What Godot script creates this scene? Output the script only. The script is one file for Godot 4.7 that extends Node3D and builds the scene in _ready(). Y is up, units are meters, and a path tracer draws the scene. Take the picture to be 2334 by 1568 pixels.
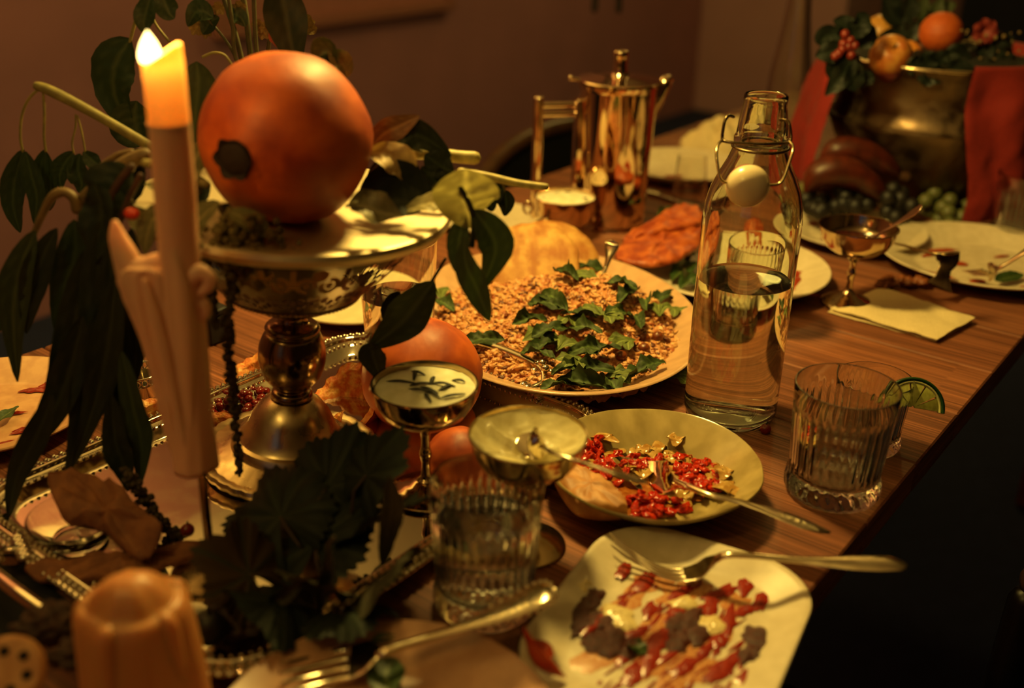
extends Node3D
# A candle-lit dinner table after the meal. Units are metres; the table top is at y = 0.75.

const TOP := 0.75
const ALONG := Vector3(0.606, 0, -0.795)   # the table's long direction
const ACROSS := Vector3(0.795, 0, 0.606)   # from the far long side to the near one
var org := Vector3.ZERO
var used := {}
var M := {}
var rng := RandomNumberGenerator.new()
var fn := FastNoiseLite.new()

class MB:
	var v := PackedVector3Array()
	var uv := PackedVector2Array()
	var c := PackedColorArray()
	var i := PackedInt32Array()
	var col := Color.WHITE
	var cf = null
	func grid(nu: int, nv: int, f: Callable, wu := false, wv := false, orient := 1) -> MB:
		var s := v.size()
		var i0 := i.size()
		var cu := nu if wu else nu + 1
		var cv := nv if wv else nv + 1
		for b in cv:
			for a in cu:
				var p: Vector3 = f.call(float(a) / nu, float(b) / nv)
				v.append(p)
				uv.append(Vector2(float(a) / nu, float(b) / nv))
				c.append(cf.call(float(a) / nu, float(b) / nv, p) if cf != null else col)
		for b in nv:
			for a in nu:
				var p: int = s + b * cu + a
				var q: int = s + b * cu + (a + 1) % cu
				var t: int = s + ((b + 1) % cv) * cu + (a + 1) % cu
				var r: int = s + ((b + 1) % cv) * cu + a
				i.append_array(PackedInt32Array([p, q, t, p, t, r]))
		if orient == 1:
			fix(i0, s)
		return self
	func fix(i0: int, s0: int) -> void:
		var m := Vector3.ZERO
		for k in range(s0, v.size()):
			m += v[k]
		m /= maxf(1, v.size() - s0)
		var vol := 0.0
		for k in range(i0, i.size(), 3):
			vol += (v[i[k]] - m).dot((v[i[k + 1]] - m).cross(v[i[k + 2]] - m))
		if vol > 0:
			for k in range(i0, i.size(), 3):
				var t := i[k]
				i[k] = i[k + 1]
				i[k + 1] = t
	func lathe(p: Array, seg := 48, X := Transform3D(), mod = null, crease := 0.6) -> MB:
		var i0 := i.size()
		var s0 := v.size()
		var run: Array = [p[0]]
		var total := 0.0
		for k in range(1, p.size()):
			run.append(p[k])
			var last: bool = k == p.size() - 1
			if not last:
				var d1: Vector2 = p[k] - p[k - 1]
				var d2: Vector2 = p[k + 1] - p[k]
				last = absf(d1.angle_to(d2)) > crease
			if last:
				var rr := run.duplicate()
				var n := rr.size() - 1
				var f := func(a, b):
					var q: Vector2 = rr[roundi(b * n)]
					var th: float = a * TAU
					var r: float = q.x
					if mod != null:
						r = mod.call(th, q)
					return X * Vector3(r * cos(th), q.y, r * sin(th))
				grid(seg, n, f, true, false, 0)
				run = [p[k]]
		fix(i0, s0)
		return self
	func tube(pts: Array, rad, seg := 8, flat := 1.0, up := Vector3.UP, round_ends := true) -> MB:
		var n := pts.size()
		var fr: Array = []
		var side := Vector3.ZERO
		for k in n:
			var t: Vector3 = (pts[mini(k + 1, n - 1)] - pts[maxi(k - 1, 0)]).normalized()
			if k == 0:
				side = t.cross(up)
				if side.length() < 0.01:
					side = t.cross(Vector3(0.3, 0.2, 0.9))
			side = (side - t * side.dot(t)).normalized()
			fr.append([pts[k], side, side.cross(t).normalized(), _r(rad, float(k) / (n - 1), n), t])
		if round_ends:
			for e in 2:
				var z: Array = fr[0] if e == 0 else fr[-1]
				var sg := -1.0 if e == 0 else 1.0
				var extra := [[z[0] + z[4] * sg * z[3] * 0.6, z[1], z[2], z[3] * 0.75, z[4]], [z[0] + z[4] * sg * z[3] * 0.9, z[1], z[2], 0.0, z[4]]]
				if e == 0:
					fr = [extra[1], extra[0]] + fr
				else:
					fr = fr + extra
		else:
			fr = [[fr[0][0], fr[0][1], fr[0][2], 0.0, fr[0][4]]] + fr + [[fr[-1][0], fr[-1][1], fr[-1][2], 0.0, fr[-1][4]]]
		var m := fr.size() - 1
		var f := func(a, b):
			var z: Array = fr[roundi(b * m)]
			return z[0] + (z[1] * cos(a * TAU) + z[2] * sin(a * TAU) * flat) * z[3]
		return grid(seg, m, f, true)
	func _r(rad, t: float, _n: int) -> float:
		if rad is Array:
			var x: float = t * (rad.size() - 1)
			var k := mini(int(x), rad.size() - 2)
			return lerpf(rad[k], rad[k + 1], x - k)
		return rad
	func blob(at: Vector3, R: Vector3, amp := 0.0, freq := 3.0, sd := 0.0, noise: FastNoiseLite = null, nu := 16, nv := 10, B := Basis()) -> MB:
		var f := func(a, b):
			var th: float = a * TAU
			var ph: float = b * PI
			var d := Vector3(sin(ph) * cos(th), cos(ph), sin(ph) * sin(th))
			var k := 1.0
			if noise:
				k += amp * noise.get_noise_3d(d.x * freq + sd, d.y * freq + sd * 0.7, d.z * freq)
			return at + B * (d * R * k)
		return grid(nu, nv, f, true)
	func box(X: Transform3D, size: Vector3, bev := 0.0) -> MB:
		# a box with chamfered edges
		var h := size / 2
		var b := minf(bev, minf(h.x, minf(h.y, h.z)) * 0.9)
		for ax in 3:
			for sg in [-1.0, 1.0]:
				var n := Vector3.ZERO
				n[ax] = sg
				var u := Vector3.ZERO
				u[(ax + 1) % 3] = 1
				var w := Vector3.ZERO
				w[(ax + 2) % 3] = 1
				var hu: float = h[(ax + 1) % 3] - b
				var hw: float = h[(ax + 2) % 3] - b
				var ce: Vector3 = n * h[ax]
				quad(X * (ce - u * hu - w * hw), X * (ce + u * hu - w * hw), X * (ce + u * hu + w * hw), X * (ce - u * hu + w * hw), X.basis * n)
		if b > 0:
			for ax in 3:
				for s1 in [-1.0, 1.0]:
					for s2 in [-1.0, 1.0]:
						var e1 := Vector3.ZERO
						e1[(ax + 1) % 3] = s1
						var e2 := Vector3.ZERO
						e2[(ax + 2) % 3] = s2
						var d := Vector3.ZERO
						d[ax] = h[ax] - b
						var c1: Vector3 = e1 * h[(ax + 1) % 3] + e2 * (h[(ax + 2) % 3] - b)
						var c2: Vector3 = e1 * (h[(ax + 1) % 3] - b) + e2 * h[(ax + 2) % 3]
						quad(X * (c1 - d), X * (c1 + d), X * (c2 + d), X * (c2 - d), X.basis * (e1 + e2))
			for sx in [-1.0, 1.0]:
				for sy in [-1.0, 1.0]:
					for sz in [-1.0, 1.0]:
						var s := Vector3(sx, sy, sz)
						tri(X * (s * Vector3(h.x, h.y - b, h.z - b)), X * (s * Vector3(h.x - b, h.y, h.z - b)), X * (s * Vector3(h.x - b, h.y - b, h.z)), X.basis * s)
		return self
	func quad(p: Vector3, q: Vector3, r: Vector3, t: Vector3, n: Vector3) -> void:
		tri(p, q, r, n, Vector2(0, 0), Vector2(1, 0), Vector2(1, 1))
		tri(p, r, t, n, Vector2(0, 0), Vector2(1, 1), Vector2(0, 1))
	func tri(p: Vector3, q: Vector3, r: Vector3, n: Vector3, a := Vector2.ZERO, b := Vector2.ZERO, d := Vector2.ZERO) -> void:
		var s := v.size()
		v.append_array(PackedVector3Array([p, q, r]))
		uv.append_array(PackedVector2Array([a, b, d]))
		c.append_array(PackedColorArray([col, col, col]))
		if (q - p).cross(r - p).dot(n) > 0:
			i.append_array(PackedInt32Array([s, s + 2, s + 1]))
		else:
			i.append_array(PackedInt32Array([s, s + 1, s + 2]))
	# a solid ribbon along centre points: half widths w, half thicknesses th, dish depth cup, all sampled along the way
	func ribbon(pts: Array, side: Vector3, w: Array, th: Array, cup := [0.0, 0.0], seg := 14) -> MB:
		var n := pts.size() - 1
		var f := func(a, b):
			var k := roundi(b * n)
			var p: Vector3 = pts[k]
			var t: Vector3 = (pts[mini(k + 1, n)] - pts[maxi(k - 1, 0)]).normalized()
			var sd: Vector3 = (side - t * side.dot(t)).normalized()
			var up: Vector3 = sd.cross(t).normalized()
			if up.y < 0:
				up = -up
			var ww := _r(w, b, 0)
			var x: float = cos(a * TAU)
			var y: float = sin(a * TAU)
			return p + sd * ww * x + up * (y * _r(th, b, 0) - _r(cup, b, 0) * (1.0 - x * x))
		return grid(seg, n, f, true)
	func leaf(sp: Array, hw: float, face: Vector3, o := {}) -> MB:
		var n: int = o.get("n", 14)
		var q: Array = MB.spline(sp, n)
		var fold: float = o.get("fold", 0.25)
		var wave: float = o.get("wave", 0.12)
		var curl: float = o.get("curl", 0.0)
		var peak: float = o.get("peak", 0.45)
		var ser: float = o.get("ser", 0.0)
		var tip: float = o.get("tip", 1.0)
		var twist: float = o.get("twist", 0.0)
		var ph: float = o.get("ph", sp[0].x * 91.0)
		var dark: Color = o.get("dark", Color(0.03, 0.06, 0.015))
		var lite: Color = o.get("lite", Color(0.09, 0.12, 0.03))
		var veins: float = o.get("veins", 7.0)
		var rib: float = o.get("rib", 0.05)
		var nu := 10
		var old = cf
		cf = func(a, b, _p):
			var x: float = absf(a * 2 - 1)
			var k: float = maxf(1.0 - x * 9.0, 0.0) + 0.55 * maxf(0.0, 1.0 - absf(fposmod(b * veins - x * 0.9, 1.0) - 0.5) * 7.0)
			return dark.lerp(lite, clampf(k, 0, 1))
		var f := func(a, b):
			var k := roundi(b * n)
			var t: Vector3 = (q[mini(k + 1, n)] - q[maxi(k - 1, 0)]).normalized()
			var fc := face.rotated(t, twist * b)
			var sd: Vector3 = t.cross(fc).normalized()
			var up: Vector3 = sd.cross(t).normalized()
			var e: float = log(0.5) / log(peak)
			var w: float = hw * pow(maxf(sin(PI * pow(b, e)), 0.0), tip) * (1.0 + ser * (fposmod(b * veins * 2.0, 1.0) - 0.5)) + 0.0006
			var x: float = a * 2 - 1
			var ang := curl * absf(x)
			return q[k] + sd * w * x * cos(ang) + up * (w * (fold * absf(x) + absf(x) * sin(ang)) + w * wave * sin(b * 11.0 + ph + x * 2.0) * absf(x) - w * rib * cos((b * veins - absf(x) * 0.9) * TAU))
		grid(nu, n, f, false, false, 0)
		cf = old
		return self
	static func spline(p: Array, n: int) -> Array:
		var r: Array = []
		var m := p.size() - 1
		for k in n + 1:
			var t := float(k) / n * m
			var a := mini(int(t), m - 1)
			var u := t - a
			var p0: Vector3 = p[maxi(a - 1, 0)]
			var p1: Vector3 = p[a]
			var p2: Vector3 = p[a + 1]
			var p3: Vector3 = p[mini(a + 2, m)]
			r.append(p1.cubic_interpolate(p2, p0, p3, u))
		return r
	func mesh(o: Vector3) -> ArrayMesh:
		var w := PackedVector3Array()
		var n := PackedVector3Array()
		w.resize(v.size())
		n.resize(v.size())
		for k in v.size():
			w[k] = v[k] - o
		for k in range(0, i.size(), 3):
			var d := (v[i[k + 2]] - v[i[k]]).cross(v[i[k + 1]] - v[i[k]])
			n[i[k]] += d
			n[i[k + 1]] += d
			n[i[k + 2]] += d
		for k in v.size():
			n[k] = n[k].normalized() if n[k].length_squared() > 0 else Vector3.UP
		var A := []
		A.resize(Mesh.ARRAY_MAX)
		A[Mesh.ARRAY_VERTEX] = w
		A[Mesh.ARRAY_NORMAL] = n
		A[Mesh.ARRAY_TEX_UV] = uv
		A[Mesh.ARRAY_COLOR] = c
		A[Mesh.ARRAY_INDEX] = i
		var am := ArrayMesh.new()
		am.add_surface_from_arrays(Mesh.PRIMITIVE_TRIANGLES, A)
		return am

# ---------------------------------------------------------------- things and parts
func named(called: String) -> String:
	if not used.has(called):
		used[called] = 0
		return called
	used[called] += 1
	return "%s_%03d" % [called, used[called]]

func tag(o: Node, label: String, category: String, group := "", kind := "") -> Node:
	if label:
		o.set_meta("label", label)
	if category:
		o.set_meta("category", category)
	if group:
		o.set_meta("group", group)
	if kind:
		o.set_meta("kind", kind)
	return o

func thing(called: String, at: Vector3, label: String, category: String, group := "") -> Node3D:
	var o := Node3D.new()
	o.name = named(called)
	add_child(o)
	o.position = at
	org = at
	tag(o, label, category, group)
	return o

func part(called: String, mb: MB, m: Material, parent: Node, o := org) -> MeshInstance3D:
	var x := MeshInstance3D.new()
	x.name = called
	x.mesh = mb.mesh(o)
	x.material_override = m
	parent.add_child(x, true)
	return x

func solo(called: String, mb: MB, m: Material, at: Vector3, label: String, category: String, group := "", kind := "") -> MeshInstance3D:
	var x := MeshInstance3D.new()
	x.name = named(called)
	x.mesh = mb.mesh(at)
	x.material_override = m
	add_child(x)
	x.position = at
	tag(x, label, category, group, kind)
	return x

func struct(called: String, mb: MB, m: Material, at := Vector3.ZERO) -> MeshInstance3D:
	return solo(called, mb, m, at, "", "", "", "structure")

func copy(o: Node3D, called: String, at: Vector3, turn: float, label: String, group := "") -> Node3D:
	var r: Node3D = o.duplicate()
	r.name = named(called)
	add_child(r)
	r.position = at
	r.rotation.y = turn
	tag(r, label, "", group)
	return r

func T(at: Vector3, yaw := 0.0, pitch := 0.0, roll := 0.0, s := 1.0) -> Transform3D:
	return Transform3D(Basis.from_euler(Vector3(pitch, yaw, roll)).scaled(Vector3(s, s, s)), at)

func P2(a: Array) -> Array:
	var r: Array = []
	for k in range(0, a.size(), 2):
		r.append(Vector2(a[k], a[k + 1]))
	return r

func sp2(a: Array, n: int) -> Array:
	# smooth 2D profile through the given numbers
	var r: Array = []
	for p in a:
		r.append(Vector3(p.x, p.y, 0))
	var q := MB.spline(r, n)
	var w: Array = []
	for p in q:
		w.append(Vector2(maxf(p.x, 0.0), p.y))
	return w

# ---------------------------------------------------------------- materials
func noise_tex(freq: float, octaves := 4, normal := false, size := 256, sd := 1) -> NoiseTexture2D:
	var key := "n%s%s%s%s%s" % [freq, octaves, normal, size, sd]
	if not M.has(key):
		var n := FastNoiseLite.new()
		n.noise_type = FastNoiseLite.TYPE_SIMPLEX_SMOOTH
		n.frequency = freq
		n.fractal_octaves = octaves
		n.seed = sd
		var t := NoiseTexture2D.new()
		t.width = size
		t.height = size
		t.seamless = true
		t.noise = n
		t.as_normal_map = normal
		M[key] = t
	return M[key]

func ramp_tex(freq: float, a: Color, b: Color, octaves := 4, lo := 0.25, hi := 0.75, sd := 1) -> NoiseTexture2D:
	var key := "r%s%s%s%s%s%s%s" % [freq, a, b, octaves, lo, hi, sd]
	if not M.has(key):
		var t: NoiseTexture2D = noise_tex(freq, octaves, false, 256, sd).duplicate()
		var g := Gradient.new()
		g.offsets = PackedFloat32Array([lo, hi])
		g.colors = PackedColorArray([a, b])
		t.color_ramp = g
		M[key] = t
	return M[key]

func mat(c: Color, rough := 0.6, metal := 0.0) -> StandardMaterial3D:
	var key := "m%s%s%s" % [c, rough, metal]
	if not M.has(key):
		var m := StandardMaterial3D.new()
		m.albedo_color = c
		m.roughness = rough
		m.metallic = metal
		M[key] = m
	return M[key]

# mottled: colour between a and b by noise, in the object's own axes, with relief in centimetres
func mot(a: Color, b: Color, freq := 0.02, scale := 12.0, rough := 0.6, relief := 0.0, lo := 0.25, hi := 0.75, sd := 1) -> StandardMaterial3D:
	var key := "t%s%s%s%s%s%s%s%s%s" % [a, b, freq, scale, rough, relief, lo, hi, sd]
	if not M.has(key):
		var m := StandardMaterial3D.new()
		m.albedo_texture = ramp_tex(freq, a, b, 4, lo, hi, sd)
		m.roughness = rough
		m.uv1_triplanar = true
		m.uv1_scale = Vector3.ONE * scale
		if relief > 0:
			m.heightmap_enabled = true
			m.heightmap_texture = noise_tex(freq * 3.0, 4, false, 256, sd)
			m.heightmap_scale = relief
		M[key] = m
	return M[key]

func vcol(rough := 0.6, spec := 0.5, back := Color.BLACK) -> StandardMaterial3D:
	var key := "v%s%s%s" % [rough, spec, back]
	if not M.has(key):
		var m := StandardMaterial3D.new()
		m.vertex_color_use_as_albedo = true
		m.roughness = rough
		m.metallic_specular = spec
		if back != Color.BLACK:
			m.backlight_enabled = true
			m.backlight = back
		M[key] = m
	return M[key]

func silver(rough := 0.14, c := Color(0.86, 0.82, 0.74), relief := 0.0) -> StandardMaterial3D:
	var key := "s%s%s%s" % [rough, c, relief]
	if not M.has(key):
		var m := StandardMaterial3D.new()
		m.albedo_color = c
		m.metallic = 1.0
		m.roughness_texture = ramp_tex(0.015, Color(rough * 0.7, rough * 0.7, rough * 0.7), Color(rough * 1.5, rough * 1.5, rough * 1.5))
		m.uv1_triplanar = true
		m.uv1_scale = Vector3.ONE * 9.0
		if relief > 0:
			m.heightmap_enabled = true
			m.heightmap_texture = noise_tex(0.03)
			m.heightmap_scale = relief
		M[key] = m
	return M[key]

func glass(c := Color(0.97, 1.0, 0.97, 0.0), ior := 0.05, rough := 0.0) -> StandardMaterial3D:
	var key := "g%s%s%s" % [c, ior, rough]
	if not M.has(key):
		var m := StandardMaterial3D.new()
		m.albedo_color = c
		m.roughness = rough
		m.transparency = BaseMaterial3D.TRANSPARENCY_ALPHA
		m.refraction_enabled = true
		m.refraction_scale = ior
		M[key] = m
	return M[key]

# ---------------------------------------------------------------- scene
func _ready() -> void:
	rng.seed = 7
	fn.noise_type = FastNoiseLite.TYPE_SIMPLEX_SMOOTH
	fn.frequency = 1.0
	fn.fractal_octaves = 3
	fn.seed = 3
	var cam := Camera3D.new()
	cam.name = "camera"
	add_child(cam)
	var cx := Vector3(0.9998, 0.01847, -0.00842).normalized()
	var cz := Vector3(0, 0.41469, 0.90996)
	cam.transform = Transform3D(Basis(cx, cz.cross(cx).normalized(), cz), Vector3(0, 1.205, 0))
	cam.fov = 36.18
	cam.near = 0.03
	cam.far = 40.0
	var ph := CameraAttributesPhysical.new()
	ph.frustum_focal_length = 36.73
	ph.exposure_aperture = 3.0
	ph.frustum_focus_distance = 0.93
	ph.frustum_near = 0.03
	ph.frustum_far = 40.0
	cam.attributes = ph
	cam.current = true
	var env := Environment.new()
	env.background_mode = Environment.BG_COLOR
	env.background_color = Color(0.36, 0.46, 0.62)
	env.background_energy_multiplier = 0.35
	env.tonemap_mode = Environment.TONE_MAPPER_LINEAR
	env.tonemap_exposure = 1.0
	env.sdfgi_enabled = true
	env.ssao_enabled = true
	env.ssil_enabled = true
	var we := WorldEnvironment.new()
	we.name = "environment"
	we.environment = env
	add_child(we)
	pendant()
	ceiling_lamp(Vector3(-0.75, 2.08, 0.15), 0.17, "round opal ceiling lamp on a short stem behind the viewer")
	ceiling_lamp(W(-1.45, 2.08, 3.6), 0.34, "added unseen opal lamp brightening the walls at the far end of the room")
	added_uplight()
	room()
	table()
	chairs()
	tray()
	candles()
	cake_stand()
	fruit()
	pot_and_cups()
	glasses()
	bottles()
	plates()
	platter()
	cutlery()
	urn()
	napkins()
	foliage()
	grape_leaves()
	litter()

const WARM := Color(1.0, 0.85, 0.43)

func W(n: float, y: float, a: float) -> Vector3:
	return ACROSS * n + ALONG * a + Vector3(0, y, 0)

func TB(at: Vector3) -> Transform3D:
	return T(at, -0.651)

func pendant() -> void:
	var at := Vector3(-0.01, 1.40, -1.02)
	var t := thing("pendant_lamp", at, "small bare globe bulb on a cord hanging above the table", "lamp")
	var b := MB.new().blob(at, Vector3.ONE * 0.035, 0, 1, 0, null, 24, 14)
	var m := mat(Color(1, 0.9, 0.7), 0.4).duplicate()
	m.emission_enabled = true
	m.emission = WARM
	m.emission_energy_multiplier = 25.0
	part("bulb", b, m, t)
	part("socket", MB.new().lathe(P2([0, 0.03, 0.018, 0.03, 0.02, 0.07, 0.012, 0.085, 0, 0.085]), 24, T(at)), mat(Color(0.15, 0.11, 0.08), 0.4, 0.8), t)
	part("cord", MB.new().tube([at + Vector3(0, 0.085, 0), Vector3(at.x, 2.4, at.z)], 0.003), mat(Color(0.05, 0.05, 0.05)), t)
	var l := OmniLight3D.new()
	l.name = "pendant_glow"
	l.light_color = WARM
	l.light_energy = 0.59
	l.light_size = 0.05
	l.omni_range = 12
	l.omni_attenuation = 2
	l.shadow_enabled = true
	add_child(l)
	l.position = at

func ceiling_lamp(at: Vector3, energy: float, label: String) -> void:
	# dim opal globe out of view; the far one is added wall fill
	var t := thing("ceiling_lamp", at, label, "lamp")
	var m := mat(Color(1, 0.92, 0.8), 0.4).duplicate()
	m.emission_enabled = true
	m.emission = WARM
	m.emission_energy_multiplier = 8.0
	part("globe", MB.new().blob(at, Vector3.ONE * 0.075, 0, 1, 0, null, 28, 18), m, t)
	part("stem", MB.new().lathe(P2([0, 0.07, 0.03, 0.07, 0.03, 0.085, 0.012, 0.09, 0.012, 0.28, 0.06, 0.285, 0.06, 0.30, 0, 0.30]), 24, T(at)), mat(Color(0.3, 0.24, 0.16), 0.3, 0.9), t)
	var l := OmniLight3D.new()
	l.name = "ceiling_glow"
	l.light_color = WARM
	l.light_energy = energy
	l.light_size = 0.085
	l.omni_range = 12
	l.omni_attenuation = 2
	l.shadow_enabled = true
	add_child(l)
	l.position = at

func added_uplight() -> void:
	# added unseen floor lamp, there to brighten the ceiling and the tray's reflection
	var at := W(-2.35, 0.0, 0.75)
	var t := thing("added_floor_lamp", at, "added unseen floor lamp with upturned bowl lighting the ceiling", "lamp")
	var m := mat(Color(0.12, 0.09, 0.07), 0.4, 0.6)
	part("base", MB.new().lathe(P2([0, 0, 0.14, 0, 0.14, 0.012, 0.02, 0.03, 0, 0.03]), 32, T(at)), m, t)
	part("pole", MB.new().tube([at + Vector3(0, 0.02, 0), at + Vector3(0, 1.62, 0)], 0.011, 10), m, t)
	part("bowl", MB.new().lathe(P2([0, 1.62, 0.03, 1.62, 0.1, 1.66, 0.15, 1.72, 0.148, 1.722, 0.097, 1.665, 0, 1.63]), 40, T(at)), m, t)
	var b := mat(Color(1, 0.9, 0.7), 0.4).duplicate()
	b.emission_enabled = true
	b.emission = WARM
	b.emission_energy_multiplier = 10.0
	part("bulb", MB.new().blob(at + Vector3(0, 1.665, 0), Vector3.ONE * 0.025, 0, 1, 0, null, 16, 10), b, t)
	var l := SpotLight3D.new()
	l.name = "added_uplight_glow"
	l.light_color = WARM
	l.light_energy = 2.3
	l.light_size = 0.05
	l.spot_angle = 72.0
	l.spot_angle_attenuation = 0.5
	l.spot_range = 8
	l.spot_attenuation = 2
	l.shadow_enabled = true
	add_child(l)
	l.position = at + Vector3(0, 1.71, 0)
	l.rotation.x = PI / 2

func room() -> void:
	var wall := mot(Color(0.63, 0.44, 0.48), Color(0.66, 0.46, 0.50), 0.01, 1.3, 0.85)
	var pier := mot(Color(0.73, 0.57, 0.58), Color(0.75, 0.59, 0.60), 0.01, 1.3, 0.85)  # wall colour lightened to put in the light on the nearer pier
	var dark := mot(Color(0.42, 0.29, 0.31), Color(0.45, 0.31, 0.33), 0.01, 1.3, 0.9)  # wall colour darkened to put in the shade of the recessed end
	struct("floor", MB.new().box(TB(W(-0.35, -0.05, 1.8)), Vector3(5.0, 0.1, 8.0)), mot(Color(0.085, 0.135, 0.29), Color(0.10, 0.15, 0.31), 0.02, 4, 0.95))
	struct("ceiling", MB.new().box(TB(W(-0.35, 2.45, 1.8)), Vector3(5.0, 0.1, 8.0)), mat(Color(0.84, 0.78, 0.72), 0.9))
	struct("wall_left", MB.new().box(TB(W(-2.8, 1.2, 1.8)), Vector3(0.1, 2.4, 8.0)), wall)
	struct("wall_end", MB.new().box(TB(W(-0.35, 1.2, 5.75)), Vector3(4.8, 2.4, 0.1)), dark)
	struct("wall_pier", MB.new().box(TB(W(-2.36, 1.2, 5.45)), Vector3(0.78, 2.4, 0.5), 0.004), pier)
	struct("wall_dark_panel", MB.new().box(TB(W(0.25, 1.2, 5.65)), Vector3(3.6, 2.4, 0.1), 0.004), mot(Color(0.08, 0.09, 0.16), Color(0.09, 0.10, 0.18), 0.01, 1.3, 0.95))  # near-black panel for the unlit opening there; its darkness is only colour
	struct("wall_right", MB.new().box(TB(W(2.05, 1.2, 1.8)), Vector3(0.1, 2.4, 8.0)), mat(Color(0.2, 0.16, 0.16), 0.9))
	var wn := MB.new()
	wn.box(TB(W(-0.35, 0.5, -2.15)), Vector3(4.8, 1.0, 0.1))
	wn.box(TB(W(-0.35, 2.3, -2.15)), Vector3(4.8, 0.2, 0.1))
	wn.box(TB(W(-1.68, 1.6, -2.15)), Vector3(2.14, 1.2, 0.1))
	wn.box(TB(W(1.4, 1.6, -2.15)), Vector3(1.2, 1.2, 0.1))
	struct("wall_near", wn, wall)
	var win := MB.new()
	for s in [-0.57, 0.1, 0.77]:
		win.box(TB(W(s, 1.6, -2.15)), Vector3(0.05, 1.2, 0.06), 0.004)
	for y in [1.02, 1.6, 2.18]:
		win.box(TB(W(0.1, y, -2.15)), Vector3(1.4, 0.05, 0.06), 0.004)
	var f := struct("added_window_1", win, mat(Color(0.3, 0.2, 0.15), 0.5))  # added window, out of view, so dusk blue can tint the dark areas
	var gm := mat(Color(1, 1, 1, 0.06), 0.05).duplicate()
	gm.transparency = BaseMaterial3D.TRANSPARENCY_ALPHA
	part("pane", MB.new().box(TB(W(0.1, 1.6, -2.15)), Vector3(1.36, 1.16, 0.004)), gm, f, Vector3.ZERO)
	# the framed picture whose lower edge shows at the top of the view
	var pa := W(-2.75, 1.098, 2.61)
	var t := thing("picture_frame", pa, "pale framed picture on the brown wall behind the leafy stems", "picture")
	var fm := mat(Color(0.6, 0.4, 0.37), 0.6)
	var fr := MB.new()
	for s in [-1.0, 1.0]:
		fr.box(TB(pa + Vector3(0, s * 0.38, 0) + ACROSS * 0.02), Vector3(0.05, 0.035, 1.1), 0.004)
		fr.box(TB(pa + ALONG * s * 0.5325 + ACROSS * 0.02), Vector3(0.05, 0.73, 0.035), 0.004)
	part("frame", fr, fm, t)
	part("canvas", MB.new().box(TB(pa + ACROSS * 0.01), Vector3(0.02, 0.72, 1.03)), mot(Color(0.66, 0.44, 0.42), Color(0.69, 0.46, 0.44), 0.02, 3, 0.8), t)
	# two dark hanging cords before the wall
	for k in 2:
		var p: Vector3 = [Vector3(0.1757, 0.8233, -2.55), Vector3(0.227, 0.8642, -2.55)][k]
		var pts := []
		for j in 9:
			pts.append(Vector3(p.x + 0.006 * sin(j * 1.7 + k * 2.0), 0.9 + j * 0.2125, p.z))
		solo("hanging_cable", MB.new().tube(pts, 0.0075), mat(Color(0.09, 0.07, 0.08), 0.7), pts[0], ["dark thin cord hanging straight down behind the coffee pot knob", "dark thin cord with a slight bend beside the coffee pot knob"][k], "cord")

func wood_img() -> ImageTexture:
	var im := Image.create(256, 1024, false, Image.FORMAT_RGB8)
	var n := FastNoiseLite.new()
	n.noise_type = FastNoiseLite.TYPE_SIMPLEX_SMOOTH
	n.fractal_octaves = 3
	n.frequency = 1.0
	for y in 1024:
		for x in 256:
			var fx := x / 256.0
			var fy := y / 1024.0
			var warp := n.get_noise_2d(fx * 1.5, fy * 6.0) * 0.012
			var big := n.get_noise_2d(fx * 0.8 + 7, (fy + warp) * 22.0) * 0.5 + 0.5
			var fine := n.get_noise_2d(fx * 2.5 + 31, (fy + warp) * 190.0)
			var pore := n.get_noise_2d(fx * 9.0 + 3, (fy + warp) * 420.0)
			var k := clampf(0.55 + (big - 0.5) * 0.55 + fine * 0.42, 0, 1)
			if pore > 0.25:
				k *= 1.0 - (pore - 0.25) * 1.2
			var c := Color(0.25, 0.135, 0.09).lerp(Color(0.71, 0.455, 0.33), k)
			im.set_pixel(x, y, c)
	return ImageTexture.create_from_image(im)

func table() -> void:
	var o := Node3D.new()
	o.name = named("dining_table")
	add_child(o)
	o.transform = TB(W(-0.58, 0.0, 1.05))
	tag(o, "long brown wooden dining table of crosswise boards under the dishes", "table")
	var tex := wood_img()
	var ms := []
	for k in 4:
		var m := StandardMaterial3D.new()
		m.albedo_texture = tex
		m.albedo_color = [Color(1, 1, 1), Color(0.93, 0.9, 0.88), Color(1, 0.97, 0.93), Color(0.88, 0.85, 0.82)][k]
		m.uv1_triplanar = true
		m.uv1_scale = Vector3(1.3, 2.0, 2.0)
		m.uv1_offset = Vector3(k * 0.27, 0, k * 0.19)
		m.roughness = 0.55
		m.metallic_specular = 0.35
		m.heightmap_enabled = true
		m.heightmap_texture = tex
		m.heightmap_scale = 0.02
		ms.append(m)
	var nb := 22
	var bw := 2.5 / nb
	for k in nb:
		part("board", MB.new().box(T(Vector3(0, 0.735, 1.25 - (k + 0.5) * bw)), Vector3(0.772, 0.03, bw - 0.0012), 0.0015), ms[k * 3 % 4], o, Vector3.ZERO)
	for s in [-1.0, 1.0]:
		part("apron", MB.new().box(T(Vector3(s * 0.33, 0.67, 0)), Vector3(0.025, 0.1, 2.3), 0.003), ms[3], o, Vector3.ZERO)
		for e in [-1.0, 1.0]:
			part("leg", MB.new().box(T(Vector3(s * 0.32, 0.36, e * 1.12)), Vector3(0.07, 0.72, 0.07), 0.006), ms[3], o, Vector3.ZERO)

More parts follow.
